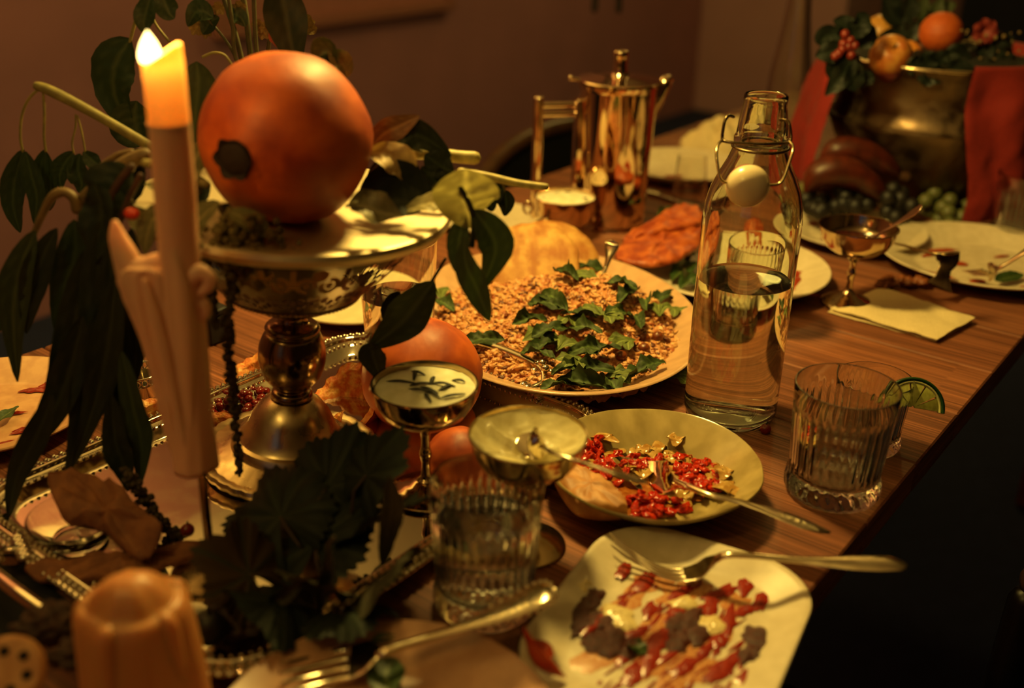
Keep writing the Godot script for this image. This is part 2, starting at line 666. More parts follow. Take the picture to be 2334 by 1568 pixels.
func chairs() -> void:
	var dk := mot(Color(0.075, 0.05, 0.045), Color(0.11, 0.07, 0.055), 0.02, 6, 0.38)
	# round-backed chair on the far side: its curved rail shows behind the coffee pot
	var spots := [[Vector3(0.1006, 0.7139, -2.12), 0.3, "dark wooden chair with wide curved back behind the coffee pot"], [Vector3(0.3161, 0.7716, -0.53), 0.24, "dark round-backed chair in shadow beside the near table edge"]]
	for k in spots.size():
		var p: Vector3 = spots[k][0]
		var at := Vector3(p.x, 0, p.z)
		var top: float = p.y
		var hw: float = spots[k][1]
		var t := thing("chair", at, spots[k][2], "chair")
		var yaw: float = [-0.651 + PI / 2, -0.651 - PI / 2][k]
		var X := T(at, yaw)
		var rail := []
		for j in 17:
			var a := PI * (0.03 + 0.94 * j / 16.0)
			rail.append(X * Vector3(hw * cos(a), top - 0.13 + 0.13 * pow(sin(a), 0.8), 0.02 - 0.06 * sin(a)))
		part("top_rail", MB.new().tube(rail, 0.017, 10), mot(Color(0.24, 0.15, 0.10), Color(0.30, 0.19, 0.12), 0.02, 6, 0.35), t)  # rail coloured paler than the chair for the light along its top edge
		# the solid curved back under the rail, and slats below it
		var pf := func(a, b):
			var x: float = cos(PI * (0.04 + 0.92 * b)) * hw * 0.97
			var q: Vector2 = [Vector2(0.0, -0.008), Vector2(0.0, 0.008), Vector2(1.0, 0.008), Vector2(1.0, -0.008)][roundi(a * 4) % 4]
			var yt: float = top - 0.135 + 0.13 * pow(sin(PI * (0.04 + 0.92 * b)), 0.8)
			return X * Vector3(x, lerpf(yt, top - 0.21, q.x), 0.015 - 0.06 * sin(PI * (0.04 + 0.92 * b)) + q.y)
		part("back_panel", MB.new().grid(4, 24, pf, true), mat(Color(0.035, 0.03, 0.035), 0.6), t)
		for s in 7:
			var x := (-0.165 + 0.055 * s) * hw / 0.24
			part("slat", MB.new().box(X * T(Vector3(x, (top - 0.2 + 0.47) / 2, -0.02)), Vector3(0.022, top - 0.2 - 0.47, 0.012), 0.002), dk, t)
		part("seat", MB.new().lathe(P2([0, 0.43, 0.2, 0.43, 0.215, 0.44, 0.215, 0.462, 0.2, 0.47, 0, 0.465]), 32, X * T(Vector3(0, 0, 0.19))), dk, t)
		for s in [-1.0, 1.0]:
			part("post", MB.new().tube([X * Vector3(s * hw * 0.98, top - 0.13, 0.02), X * Vector3(s * 0.2, 0.45, 0.02), X * Vector3(s * 0.21, 0.015, -0.05)], 0.015), dk, t)
			part("leg", MB.new().tube([X * Vector3(s * 0.16, 0.44, 0.34), X * Vector3(s * 0.19, 0.015, 0.38)], 0.015), dk, t)

# ---------------------------------------------------------------- silver tray, candles, cake stand
func rrect(hx: float, hz: float, r: float, th: float) -> Vector2:
	# the outline of a rounded rectangle in direction th, walked evenly
	var per := [hz - r, PI * r / 2, 2 * (hx - r), PI * r / 2, 2 * (hz - r), PI * r / 2, 2 * (hx - r), PI * r / 2, hz - r]
	var tot := 0.0
	for x in per:
		tot += x
	var s := fposmod(th / TAU, 1.0) * tot
	var k := 0
	while k < 8 and s > per[k]:
		s -= per[k]
		k += 1
	var a: float = s / r
	match k:
		0: return Vector2(hx, s)
		1: return Vector2(hx - r + r * cos(a), hz - r + r * sin(a))
		2: return Vector2(hx - r - s, hz)
		3: return Vector2(-hx + r - r * sin(a), hz - r + r * cos(a))
		4: return Vector2(-hx, hz - r - s)
		5: return Vector2(-hx + r - r * cos(a), -hz + r - r * sin(a))
		6: return Vector2(-hx + r + s, -hz)
		7: return Vector2(hx - r + r * sin(a), -hz + r - r * cos(a))
	return Vector2(hx, -hz + r + s)

func tray() -> void:
	var at := W(-0.572, TOP, 0.487)
	var o := Node3D.new()
	o.name = named("silver_tray")
	add_child(o)
	o.transform = TB(at)
	tag(o, "mirror-bright silver serving tray with gadrooned rim under the cake stand", "tray")
	var sv := silver(0.07)
	var hx := 0.163
	var hz := 0.218
	var ring := func(inset: float, y: float, a: float) -> Vector3:
		var q := rrect(hx - inset, hz - inset, maxf(0.055 - inset, 0.02), a * TAU)
		return Vector3(q.x, y, q.y)
	# base plate and raised wall in section: inset, height
	var sec := [[0.163, 0.004], [0.03, 0.004], [0.026, 0.005], [0.02, 0.011], [0.016, 0.013], [0.012, 0.0145], [0.004, 0.015], [0.001, 0.0145], [0.0, 0.013], [0.003, 0.0115], [0.014, 0.009], [0.022, 0.002], [0.028, 0.0], [0.163, 0.0]]
	var f := func(a, b):
		var k := roundi(b * (sec.size() - 1))
		if sec[k][0] > 0.1:
			var q := rrect(hx - 0.03, hz - 0.03, 0.025, a * TAU)
			return Vector3(q.x * 0.02, sec[k][1], q.y * 0.02)
		return ring.call(sec[k][0], sec[k][1], a)
	part("body", MB.new().grid(160, sec.size() - 1, f, true), sv, o, Vector3.ZERO)
	# gadroon beads along the rim, three rows
	var beads := MB.new()
	for row in 3:
		var cnt := 220
		for k in cnt:
			var p: Vector3 = ring.call([0.0015, 0.0065, 0.0185][row], [0.0145, 0.0158, 0.0125][row], (k + 0.5 * row) / cnt)
			beads.blob(p, Vector3.ONE * [0.0024, 0.0026, 0.0018][row], 0, 1, 0, null, 6, 4)
	var bd := part("gadroon_rim", beads, silver(0.12), o, Vector3.ZERO)
	tag(bd, "", "", "", "stuff")
	part("rim_rod", MB.new().tube(range(161).map(func(k): return ring.call(0.0105, 0.0155, (k % 160) / 160.0)), 0.0022, 6), sv, o, Vector3.ZERO)
	# scrolled handles at both ends
	for e in [-1.0, 1.0]:
		var h := MB.new()
		h.tube(MB.spline([Vector3(-0.062, 0.015, e * 0.212), Vector3(-0.066, 0.019, e * 0.226), Vector3(-0.05, 0.024, e * 0.240), Vector3(0, 0.026, e * 0.244), Vector3(0.05, 0.024, e * 0.240), Vector3(0.066, 0.019, e * 0.226), Vector3(0.062, 0.015, e * 0.212)], 36), [0.0045, 0.0035, 0.0042, 0.005, 0.0042, 0.0035, 0.0045], 10)
		for s in [-1.0, 1.0]:
			for k in 7:
				var a := k * 0.9
				h.blob(Vector3(s * 0.056 + 0.009 * cos(a) * s, 0.024 + 0.006 * sin(a), e * 0.238 + 0.004 * sin(a * 2)), Vector3(0.0045, 0.0035, 0.0045), 0, 1, 0, null, 8, 6)
			for k in 5:
				h.blob(Vector3(s * (0.052 + 0.006 * k), 0.016, e * (0.214 - 0.002 * k)), Vector3(0.005, 0.004, 0.007), 0, 1, 0, null, 8, 6)
		part("handle", h, sv, o, Vector3.ZERO)

func candles() -> void:
	# tall taper, half burnt, with a wide skirt of drips, on a thin metal pricket
	var base := Vector3(-0.2039, 0.755, -0.5959)
	var wax := mat(Color(0.92, 0.76, 0.58), 0.5).duplicate()
	wax.subsurf_scatter_enabled = true
	wax.subsurf_scatter_strength = 0.05
	wax.backlight_enabled = true
	wax.backlight = Color(0.8, 0.70, 0.46)
	var wax2 := mat(Color(0.92, 0.70, 0.56), 0.5).duplicate()
	wax2.subsurf_scatter_enabled = true
	wax2.subsurf_scatter_strength = 0.15
	var t := thing("taper_candle", base, "lit ivory taper candle with long wax drips on thin metal stick", "candle")
	var ax := [Vector3(-0.2079, 0.8336, -0.6), Vector3(-0.2073, 0.8718, -0.6), Vector3(-0.2052, 0.9221, -0.6), Vector3(-0.2032, 0.9695, -0.6), Vector3(-0.2016, 1.0141, -0.6), Vector3(-0.1999, 1.0537, -0.6), Vector3(-0.1991, 1.0863, -0.6), Vector3(-0.1992, 1.1062, -0.6)]
	var b := MB.new()
	var q := MB.spline(ax, 60)
	var f := func(a, v):
		var k := roundi(v * 60)
		var th: float = a * TAU
		var r = 0.0127 - 0.0012 * v
		r += 0.0016 * (1.0 - v) * fn.get_noise_2d(th * 0.9, v * 3.0) + 0.0009 * sin(th * 3.0 + 1.0) * (1.0 - v * 0.6)
		if v < 0.45:
			r += 0.004 * (0.45 - v) * maxf(0.0, sin(th * 2.0 + 0.6))
		if k == 0:
			r = 0.0
		var d = Vector3(cos(th), 0, -sin(th)) * r
		var p: Vector3 = q[k] + d
		if k > 57:
			# the burnt lip stands high on one side and is melted low on the other
			p.y += 0.007 * clampf(cos(th - 0.15) - 0.15, -0.75, 0.6) * (k - 57) / 3.0
		return p
	b.grid(40, 46, func(a, v): return f.call(a, v * 46.0 / 60.0), true)
	var mt := MB.new()
	mt.grid(40, 14, func(a, v): return f.call(a, (46.0 + v * 14.0) / 60.0), true, false, 0)
	# bowl inside the lip
	var tp: Vector3 = q[60]
	var g := func(a, v):
		var th: float = a * TAU
		var r: float = 0.0115 * (1.0 - v)
		var p := tp + Vector3(cos(th), 0, -sin(th)) * r
		p.y += 0.007 * clampf(cos(th - 0.15) - 0.15, -0.75, 0.6) * (1.0 - v) - 0.006 * sqrt(v)
		return p
	mt.grid(40, 6, g, true, false, 0)
	# added inner plug that keeps the flame's glow in the top length
	b.lathe(P2([0, 0.0002, 0.0120, 0.0002, 0.0118, -0.002, 0, -0.002]), 32, T(q[46]))
	part("glow_top", mt, wax, t)  # length split off in translucent wax so the candle glow shows in it
	part("wax_column", b, wax2, t)
	var dr := MB.new()
	# the broad apron of run wax below the column, with a horn at one side
	var ap := MB.spline([Vector3(-0.2191, 0.9809, -0.602), Vector3(-0.219, 0.9684, -0.602), Vector3(-0.2175, 0.9539, -0.602), Vector3(-0.2156, 0.9331, -0.602), Vector3(-0.2151, 0.9087, -0.602), Vector3(-0.2146, 0.8835, -0.602), Vector3(-0.2141, 0.8574, -0.602), Vector3(-0.2134, 0.8313, -0.602)], 50)
	var apw := [0.0205, 0.0235, 0.0222, 0.0185, 0.0145, 0.0125, 0.0105, 0.0060]
	var g2 := func(a, v):
		var k := roundi(v * 50)
		var w: float = dr._r(apw, v, 0)
		var th: float = a * TAU
		var dep: float = minf(w, 0.0125) * (0.55 if k == 0 or k == 50 else 1.0)
		if k == 0 or k == 50:
			w *= 0.15
		elif k < 4:
			w *= [0, 0.72, 0.88, 0.96][k]
		var fur := 1.0 + 0.10 * sin(th * 6.0 + v * 4.0) + 0.07 * sin(th * 11.0 - v * 6.0) + 0.05 * fn.get_noise_2d(th * 1.5, v * 9.0)
		return ap[k] + Vector3(w * cos(th) * (1.0 + (fur - 1.0) * 0.4), 0, dep * sin(th) * fur)
	dr.grid(72, 50, g2, true)
	dr.tube(MB.spline([Vector3(-0.2393, 1.0051, -0.602), Vector3(-0.2389, 0.9962, -0.602), Vector3(-0.2365, 0.9865, -0.602), Vector3(-0.2334, 0.9738, -0.602), Vector3(-0.23, 0.9536, -0.602)], 24), [0.0022, 0.0055, 0.0075, 0.0095, 0.009], 16, 0.85, Vector3(0, 0, 1))
	dr.tube(MB.spline([Vector3(-0.2208, 0.9737, -0.588), Vector3(-0.2178, 0.951, -0.588), Vector3(-0.2152, 0.9275, -0.588), Vector3(-0.2122, 0.8971, -0.588), Vector3(-0.2094, 0.8623, -0.588)], 24), [0.002, 0.0045, 0.0055, 0.004, 0.002], 12, 0.8, Vector3(0, 0, 1))
	dr.tube(MB.spline([Vector3(-0.2025, 0.9956, -0.59), Vector3(-0.2005, 0.9677, -0.59), Vector3(-0.201, 0.9388, -0.59), Vector3(-0.2027, 0.9086, -0.59), Vector3(-0.2046, 0.8709, -0.59)], 24), [0.003, 0.006, 0.006, 0.005, 0.002], 12, 0.8, Vector3(0, 0, 1))
	dr.tube(MB.spline([Vector3(-0.2375, 0.984, -0.601), Vector3(-0.2325, 0.9782, -0.601), Vector3(-0.2246, 0.9766, -0.601), Vector3(-0.2156, 0.9808, -0.601)], 16), [0.006, 0.0075, 0.008, 0.0065], 14, 0.9, Vector3(0, 0, 1))
	# stubby knobs of wax that stick out on the other side
	dr.tube(MB.spline([Vector3(-0.1984, 0.9711, -0.596), Vector3(-0.1917, 0.9764, -0.596), Vector3(-0.1865, 0.9754, -0.596), Vector3(-0.1842, 0.9714, -0.596), Vector3(-0.1868, 0.9668, -0.596), Vector3(-0.1912, 0.9633, -0.596)], 24), [0.006, 0.0062, 0.0048, 0.0044, 0.0036, 0.0025], 14, 0.95, Vector3(0, 0, 1))
	dr.tube(MB.spline([Vector3(-0.1993, 0.9559, -0.598), Vector3(-0.1925, 0.9561, -0.598), Vector3(-0.1899, 0.9532, -0.598), Vector3(-0.1909, 0.9485, -0.598), Vector3(-0.1957, 0.9443, -0.598)], 16), [0.006, 0.005, 0.0042, 0.004, 0.003], 12, 0.95, Vector3(0, 0, 1))
	dr.tube(MB.spline([Vector3(-0.1979, 0.9442, -0.598), Vector3(-0.1984, 0.9232, -0.598), Vector3(-0.1994, 0.8985, -0.598), Vector3(-0.2012, 0.873, -0.598), Vector3(-0.2029, 0.8484, -0.598)], 24), [0.006, 0.006, 0.0065, 0.0055, 0.002], 12, 0.9, Vector3(0, 0, 1))
	part("wax_drips", dr, wax2, t)
	var wick := [Vector3(-0.2024, 1.1075, -0.6), Vector3(-0.2033, 1.1104, -0.6), Vector3(-0.2043, 1.1122, -0.6)]
	part("wick", MB.new().tube(wick, 0.0008, 6), mat(Color(0.05, 0.04, 0.03)), t)
	var fm := mat(Color(1, 0.9, 0.6), 1.0).duplicate()
	fm.emission_enabled = true
	fm.emission = Color(1.0, 0.86, 0.52)
	fm.emission_energy_multiplier = 9.0
	var fc := Vector3(-0.2053, 1.106, -0.6)
	part("flame", MB.new().lathe(sp2(P2([0, -0.012, 0.0045, -0.008, 0.0062, -0.002, 0.0045, 0.004, 0.002, 0.0085, 0, 0.0115]), 16), 16, T(fc)), fm, t)
	var l := OmniLight3D.new()
	l.name = "candle_glow"
	l.light_color = Color(1.0, 0.74, 0.36)
	l.light_energy = 0.014
	l.light_size = 0.005
	l.omni_range = 6
	l.omni_attenuation = 2
	l.shadow_enabled = true
	add_child(l)
	l.position = fc
	# pricket
	var st := MB.new()
	var bt: Vector3 = base
	st.lathe(P2([0, 0, 0.026, 0, 0.028, 0.002, 0.024, 0.004, 0.010, 0.006, 0.004, 0.010, 0.0022, 0.016, 0, 0.016]), 28, T(bt))
	var stick := thing("candle_stick", base, "thin dark metal stick holding up the dripping taper candle", "candlestick")
	part("base", st, silver(0.25, Color(0.6, 0.5, 0.38)), stick)
	part("rod", MB.new().tube([bt + Vector3(0, 0.01, 0), Vector3(-0.2011, 0.8055, -0.588), Vector3(-0.2023, 0.8491, -0.594), Vector3(-0.2038, 0.873, -0.598)], 0.0030, 10), silver(0.2, Color(0.62, 0.5, 0.36)), stick)

	# stout pillar candle, unlit, nearest the camera
	var pb := Vector3(-0.2, TOP, -0.452)
	var t2 := thing("pillar_candle", pb, "stout honey-coloured pillar candle with slumped domed top, unlit", "candle")
	var pw := mat(Color(0.74, 0.50, 0.30), 0.4).duplicate()
	pw.subsurf_scatter_enabled = true
	pw.subsurf_scatter_strength = 0.5
	var mod := func(th, p):
		var r: float = p.x
		if r > 0.001:
			r += smoothstep(0.0, 0.02, p.x) * (0.0016 * sin(th * 2.0 + p.y * 20.0) + 0.001 * sin(th * 3.0 + 1.0 + p.y * 35.0) + 0.0006 * sin(th * 7.0 + p.y * 12.0))
		return maxf(r, 0.0)
	part("wax_body", MB.new().lathe(sp2(P2([0, 0, 0.034, 0.0, 0.0355, 0.01, 0.0325, 0.05, 0.030, 0.075, 0.0285, 0.087, 0.0262, 0.0925, 0.0235, 0.0945, 0.0215, 0.0945, 0.0195, 0.0965, 0.0165, 0.1010, 0.0120, 0.1060, 0.006, 0.1095, 0, 0.1105]), 60), 64, T(pb), mod), pw, t2)
	var pd := MB.new()
	for k in 5:
		var a := k * 1.27 + 0.5
		var d := Vector3(cos(a), 0, sin(a))
		var len := 0.03 + 0.04 * fposmod(k * 0.618, 1.0)
		pd.tube(MB.spline([pb + d * 0.0225 + Vector3(0, 0.094, 0), pb + d * 0.0275 + Vector3(0, 0.089, 0), pb + d * 0.030 + Vector3(0, 0.082 - len * 0.5, 0), pb + d * 0.031 + Vector3(0, 0.085 - len, 0)], 14), [0.003, 0.005, 0.004, 0.002], 10, 0.7, d)
	part("wax_drips", pd, pw, t2)

func skirt_hole(u: float, w: float) -> bool:
	# pierced scrollwork: u across one motif (-0.5..0.5), w from the lower edge (0) to the upper edge (1)
	if w < 0.04 or w > 0.93:
		return false
	var x := absf(u)
	for h in [[0.0, 0.12, 0.05], [0.17, 0.17, 0.05], [0.0, 0.27, 0.06], [0.33, 0.22, 0.05], [0.2, 0.33, 0.065], [0.5, 0.25, 0.05], [0.42, 0.36, 0.06]]:
		if Vector2(x - h[0], (w - h[1]) * 1.5).length() < h[2] * 1.45:
			return true
	var d1 := Vector2(x - 0.26, (w - 0.62) * 1.5).length()
	if d1 < 0.08:
		return true
	if d1 > 0.12 and d1 < 0.225 and not (u * (w - 0.62) > 0.02 and x > 0.3):
		return true
	var d2 := Vector2(x - 0.5, (w - 0.8) * 1.5).length()
	if d2 < 0.15:
		return true
	return x < 0.055 and w > 0.55 and w < 0.9

func cake_stand() -> void:
	var at := Vector3(-0.1812, 0.7545, -0.7549)
	var t := thing("cake_stand", at, "tall silver cake stand with pierced scrollwork skirt and baluster stem", "cake stand")
	var X := T(at, 0.0, 0.0, -0.075)
	var sv := silver(0.22, Color(0.58, 0.47, 0.34))
	var foot := P2([0, 0.0, 0.07, 0.0, 0.0735, 0.002, 0.0745, 0.005, 0.073, 0.008, 0.070, 0.0085, 0.066, 0.0075, 0.055, 0.011, 0.0485, 0.0135, 0.0475, 0.017, 0.0455, 0.0205, 0.042, 0.0215, 0.040, 0.0235, 0.036, 0.030, 0.031, 0.042, 0.024, 0.051, 0.017, 0.0555, 0, 0.056])
	var fmod := func(th, p):
		return p.x + (0.0012 * absf(sin(th * 18.0)) if p.x > 0.06 and p.y > 0.0015 else 0.0)
	part("foot", MB.new().lathe(foot, 108, X, fmod, 0.5), silver(0.30, Color(0.80, 0.70, 0.55)), t)
	part("stem", MB.new().lathe(sp2(P2([0.0, 0.0555, 0.013, 0.0555, 0.0165, 0.058, 0.0155, 0.062, 0.0125, 0.0645, 0.0165, 0.0685, 0.0225, 0.076, 0.0262, 0.088, 0.0262, 0.1, 0.0225, 0.111, 0.0195, 0.1145, 0.0215, 0.117, 0.019, 0.1205, 0.0125, 0.123, 0.011, 0.128, 0.0135, 0.1305, 0.0185, 0.133, 0.017, 0.1365, 0.0, 0.138]), 90), 48, X, null, 9.0), silver(0.2, Color(0.56, 0.45, 0.32)), t)
	# lower bowl under the skirt
	part("bowl", MB.new().lathe(P2([0, 0.134, 0.02, 0.134, 0.034, 0.139, 0.05, 0.149, 0.05, 0.1505, 0.033, 0.141, 0, 0.136]), 60, X), sv, t)
	var sk := MB.new()
	var nu := 864
	var nv := 52
	var s0 := sk.v.size()
	for b in nv + 1:
		for a in nu:
			var w := float(b) / nv
			var r := lerpf(0.049, 0.104, pow(w, 0.85))
			var y := lerpf(0.149, 0.209, w)
			sk.v.append(X * Vector3(r * cos(a * TAU / nu), y, r * sin(a * TAU / nu)))
			sk.uv.append(Vector2(float(a) / nu, w))
			sk.c.append(Color.WHITE)
	for b in nv:
		for a in nu:
			var u := fposmod((a + 0.5) / nu * 16.0, 1.0) - 0.5
			if skirt_hole(u, (b + 0.5) / nv):
				continue
			var p := s0 + b * nu + a
			var p2 := s0 + b * nu + (a + 1) % nu
			sk.i.append_array(PackedInt32Array([p, p2 + nu, p2, p, p + nu, p2 + nu]))
	part("pierced_skirt", sk, mat(Color(0.36, 0.28, 0.19), 0.4, 1.0), t)
	var rope := MB.new()
	for k in 90:
		var a := k * TAU / 90
		rope.blob(X * Vector3(0.051 * cos(a), 0.15, 0.051 * sin(a)), Vector3.ONE * 0.0021, 0, 1, 0, null, 6, 4)
	tag(part("bead_edge", rope, sv, t), "", "", "", "stuff")
	var satin := mat(Color(0.84, 0.77, 0.64), 0.5, 1.0)
	part("plate", MB.new().lathe(P2([0, 0.214, 0.09, 0.213, 0.104, 0.209, 0.112, 0.2095, 0.1165, 0.2125, 0.1175, 0.216, 0.116, 0.2195, 0.113, 0.2205, 0.109, 0.2195, 0, 0.219]), 96, X), satin, t)

# ---------------------------------------------------------------- fruit
func pomegranate(called: String, c: Vector3, r: float, crown: Vector3, label: String, group := "", seed_ := 0.0) -> Node3D:
	var t := thing(called, c - Vector3(0, r, 0), label, "pomegranate", group)
	var m := mot(Color(0.50, 0.14, 0.055), Color(0.80, 0.38, 0.13), 0.013, 5.5 + seed_, 0.55, 0.03, 0.2, 0.7, 5)
	m.clearcoat_enabled = true
	m.clearcoat = 0.05
	m.clearcoat_roughness = 0.35
	var up := crown.normalized()
	var B := Basis(up.cross(Vector3(0.2, 0.3, 0.9)).normalized(), up, up.cross(Vector3(0.2, 0.3, 0.9)).normalized().cross(up) * -1.0)
	B.z = B.x.cross(B.y)
	var f := func(a, b):
		var th: float = a * TAU
		var phv: float = b * PI
		var d := Vector3(sin(phv) * cos(th), cos(phv), sin(phv) * sin(th))
		var k := 1.0 + 0.022 * fn.get_noise_3d(d.x * 1.6 + seed_, d.y * 1.6, d.z * 1.6) + 0.012 * cos(th * 6.0) * sin(phv)
		k += 0.05 * exp(-phv * phv / 0.03) - 0.04 * exp(-pow(PI - phv, 2) / 0.05)
		return c + B * (d * r * k)
	part("rind", MB.new().grid(48, 32, f, true), m, t)
	var dk := mat(Color(0.11, 0.05, 0.03), 0.8)
	var cr := MB.new()
	var n := 6
	for k in n:
		var a := k * TAU / n
		var d := Vector3(cos(a), 0, sin(a))
		var s := Vector3(-sin(a), 0, cos(a))
		var p0 := c + B * (d * r * 0.15 + Vector3(0, r * 0.98, 0))
		cr.leaf([p0, c + B * (d * r * 0.2 + Vector3(0, r * 1.05, 0)), c + B * (d * r * 0.25 + Vector3(0, r * 1.08, 0))], r * 0.11, B * -d, {"n": 6, "peak": 0.25, "wave": 0.0, "dark": Color(0.02, 0.008, 0.004), "lite": Color(0.1, 0.03, 0.01)})
	cr.lathe(P2([r * 0.21, r * 0.95, r * 0.2, r * 1.03, r * 0.17, r * 1.03, r * 0.15, r * 0.96, 0, r * 0.95]), 24, Transform3D(B, c))
	cr.blob(c + B * Vector3(0, r * 1.02, 0), Vector3(r * 0.2, r * 0.05, r * 0.2), 0.3, 4, seed_, fn, 16, 8, B)  # dark disc put in for the shade inside the crown's hollow
	part("crown", cr, dk, t)
	return t

func plain_fruit(called: String, c: Vector3, r: float, a: Color, b: Color, label: String, cat: String, dimple: Vector3, group := "") -> Node3D:
	var t := thing(called, c - Vector3(0, r * 0.95, 0), label, cat, group)
	var up := dimple.normalized()
	var bx := up.cross(Vector3(0.2, 0.3, 0.9)).normalized()
	var B := Basis(bx, up, bx.cross(up))
	var f := func(u, v):
		var th: float = u * TAU
		var p: float = v * PI
		var d := Vector3(sin(p) * cos(th), cos(p), sin(p) * sin(th))
		var k := 1.0 - 0.34 * exp(-p * p / 0.09) - 0.1 * exp(-pow(PI - p, 2) / 0.06) + 0.015 * fn.get_noise_3d(d.x * 2 + c.x * 50, d.y * 2, d.z * 2)
		return c + B * (d * r * k)
	part("skin", MB.new().grid(32, 24, f, true), mot(a, b, 0.012, 11, 0.4), t)
	part("stalk", MB.new().tube([c + up * r * 0.62, c + up * r * 0.95 + bx * r * 0.06], r * 0.05, 6), mat(Color(0.12, 0.07, 0.03), 0.8), t)
	return t

func torn_rind(at: Vector3, r: float, X: Basis, a0: float, a1: float, sd: float, label: String) -> void:
	# a torn piece of pomegranate shell: orange skin outside, pale lumpy flesh inside
	var t := thing("pomegranate_shell", at, label, "fruit", "torn pomegranate shells on the tray")
	var edge := func(u: float) -> float:
		return 1.0 + 0.18 * fn.get_noise_2d(u * 9.0 + sd, sd)
	var f := func(u, v):
		var th: float = lerpf(a0, a1, u)
		var p: float = lerpf(0.12, 1.25 * edge.call(u), v)
		return at + X * (Vector3(sin(p) * cos(th), -cos(p), sin(p) * sin(th)) * r)
	part("skin", MB.new().grid(40, 16, f, false, false, 0), mot(Color(0.70, 0.22, 0.06), Color(0.80, 0.36, 0.10), 0.015, 10, 0.4), t)
	var g := func(u, v):
		var th: float = lerpf(a0, a1, u)
		var p: float = lerpf(0.12, 1.25 * edge.call(u), v)
		var rim: float = smoothstep(0.0, 0.1, minf(minf(u, 1.0 - u), 1.0 - v))
		var lump: float = 0.75 + 0.25 * fn.get_noise_3d(th * 3.0 + sd, p * 4.0, sd)
		return at + X * (Vector3(sin(p) * cos(th), -cos(p), sin(p) * sin(th)) * (r * (1.0 - 0.24 * rim * lump)))
	part("flesh", MB.new().grid(48, 24, g, false, false, 0), mot(Color(0.84, 0.38, 0.14), Color(0.95, 0.74, 0.42), 0.02, 22, 0.5, 0.08), t)

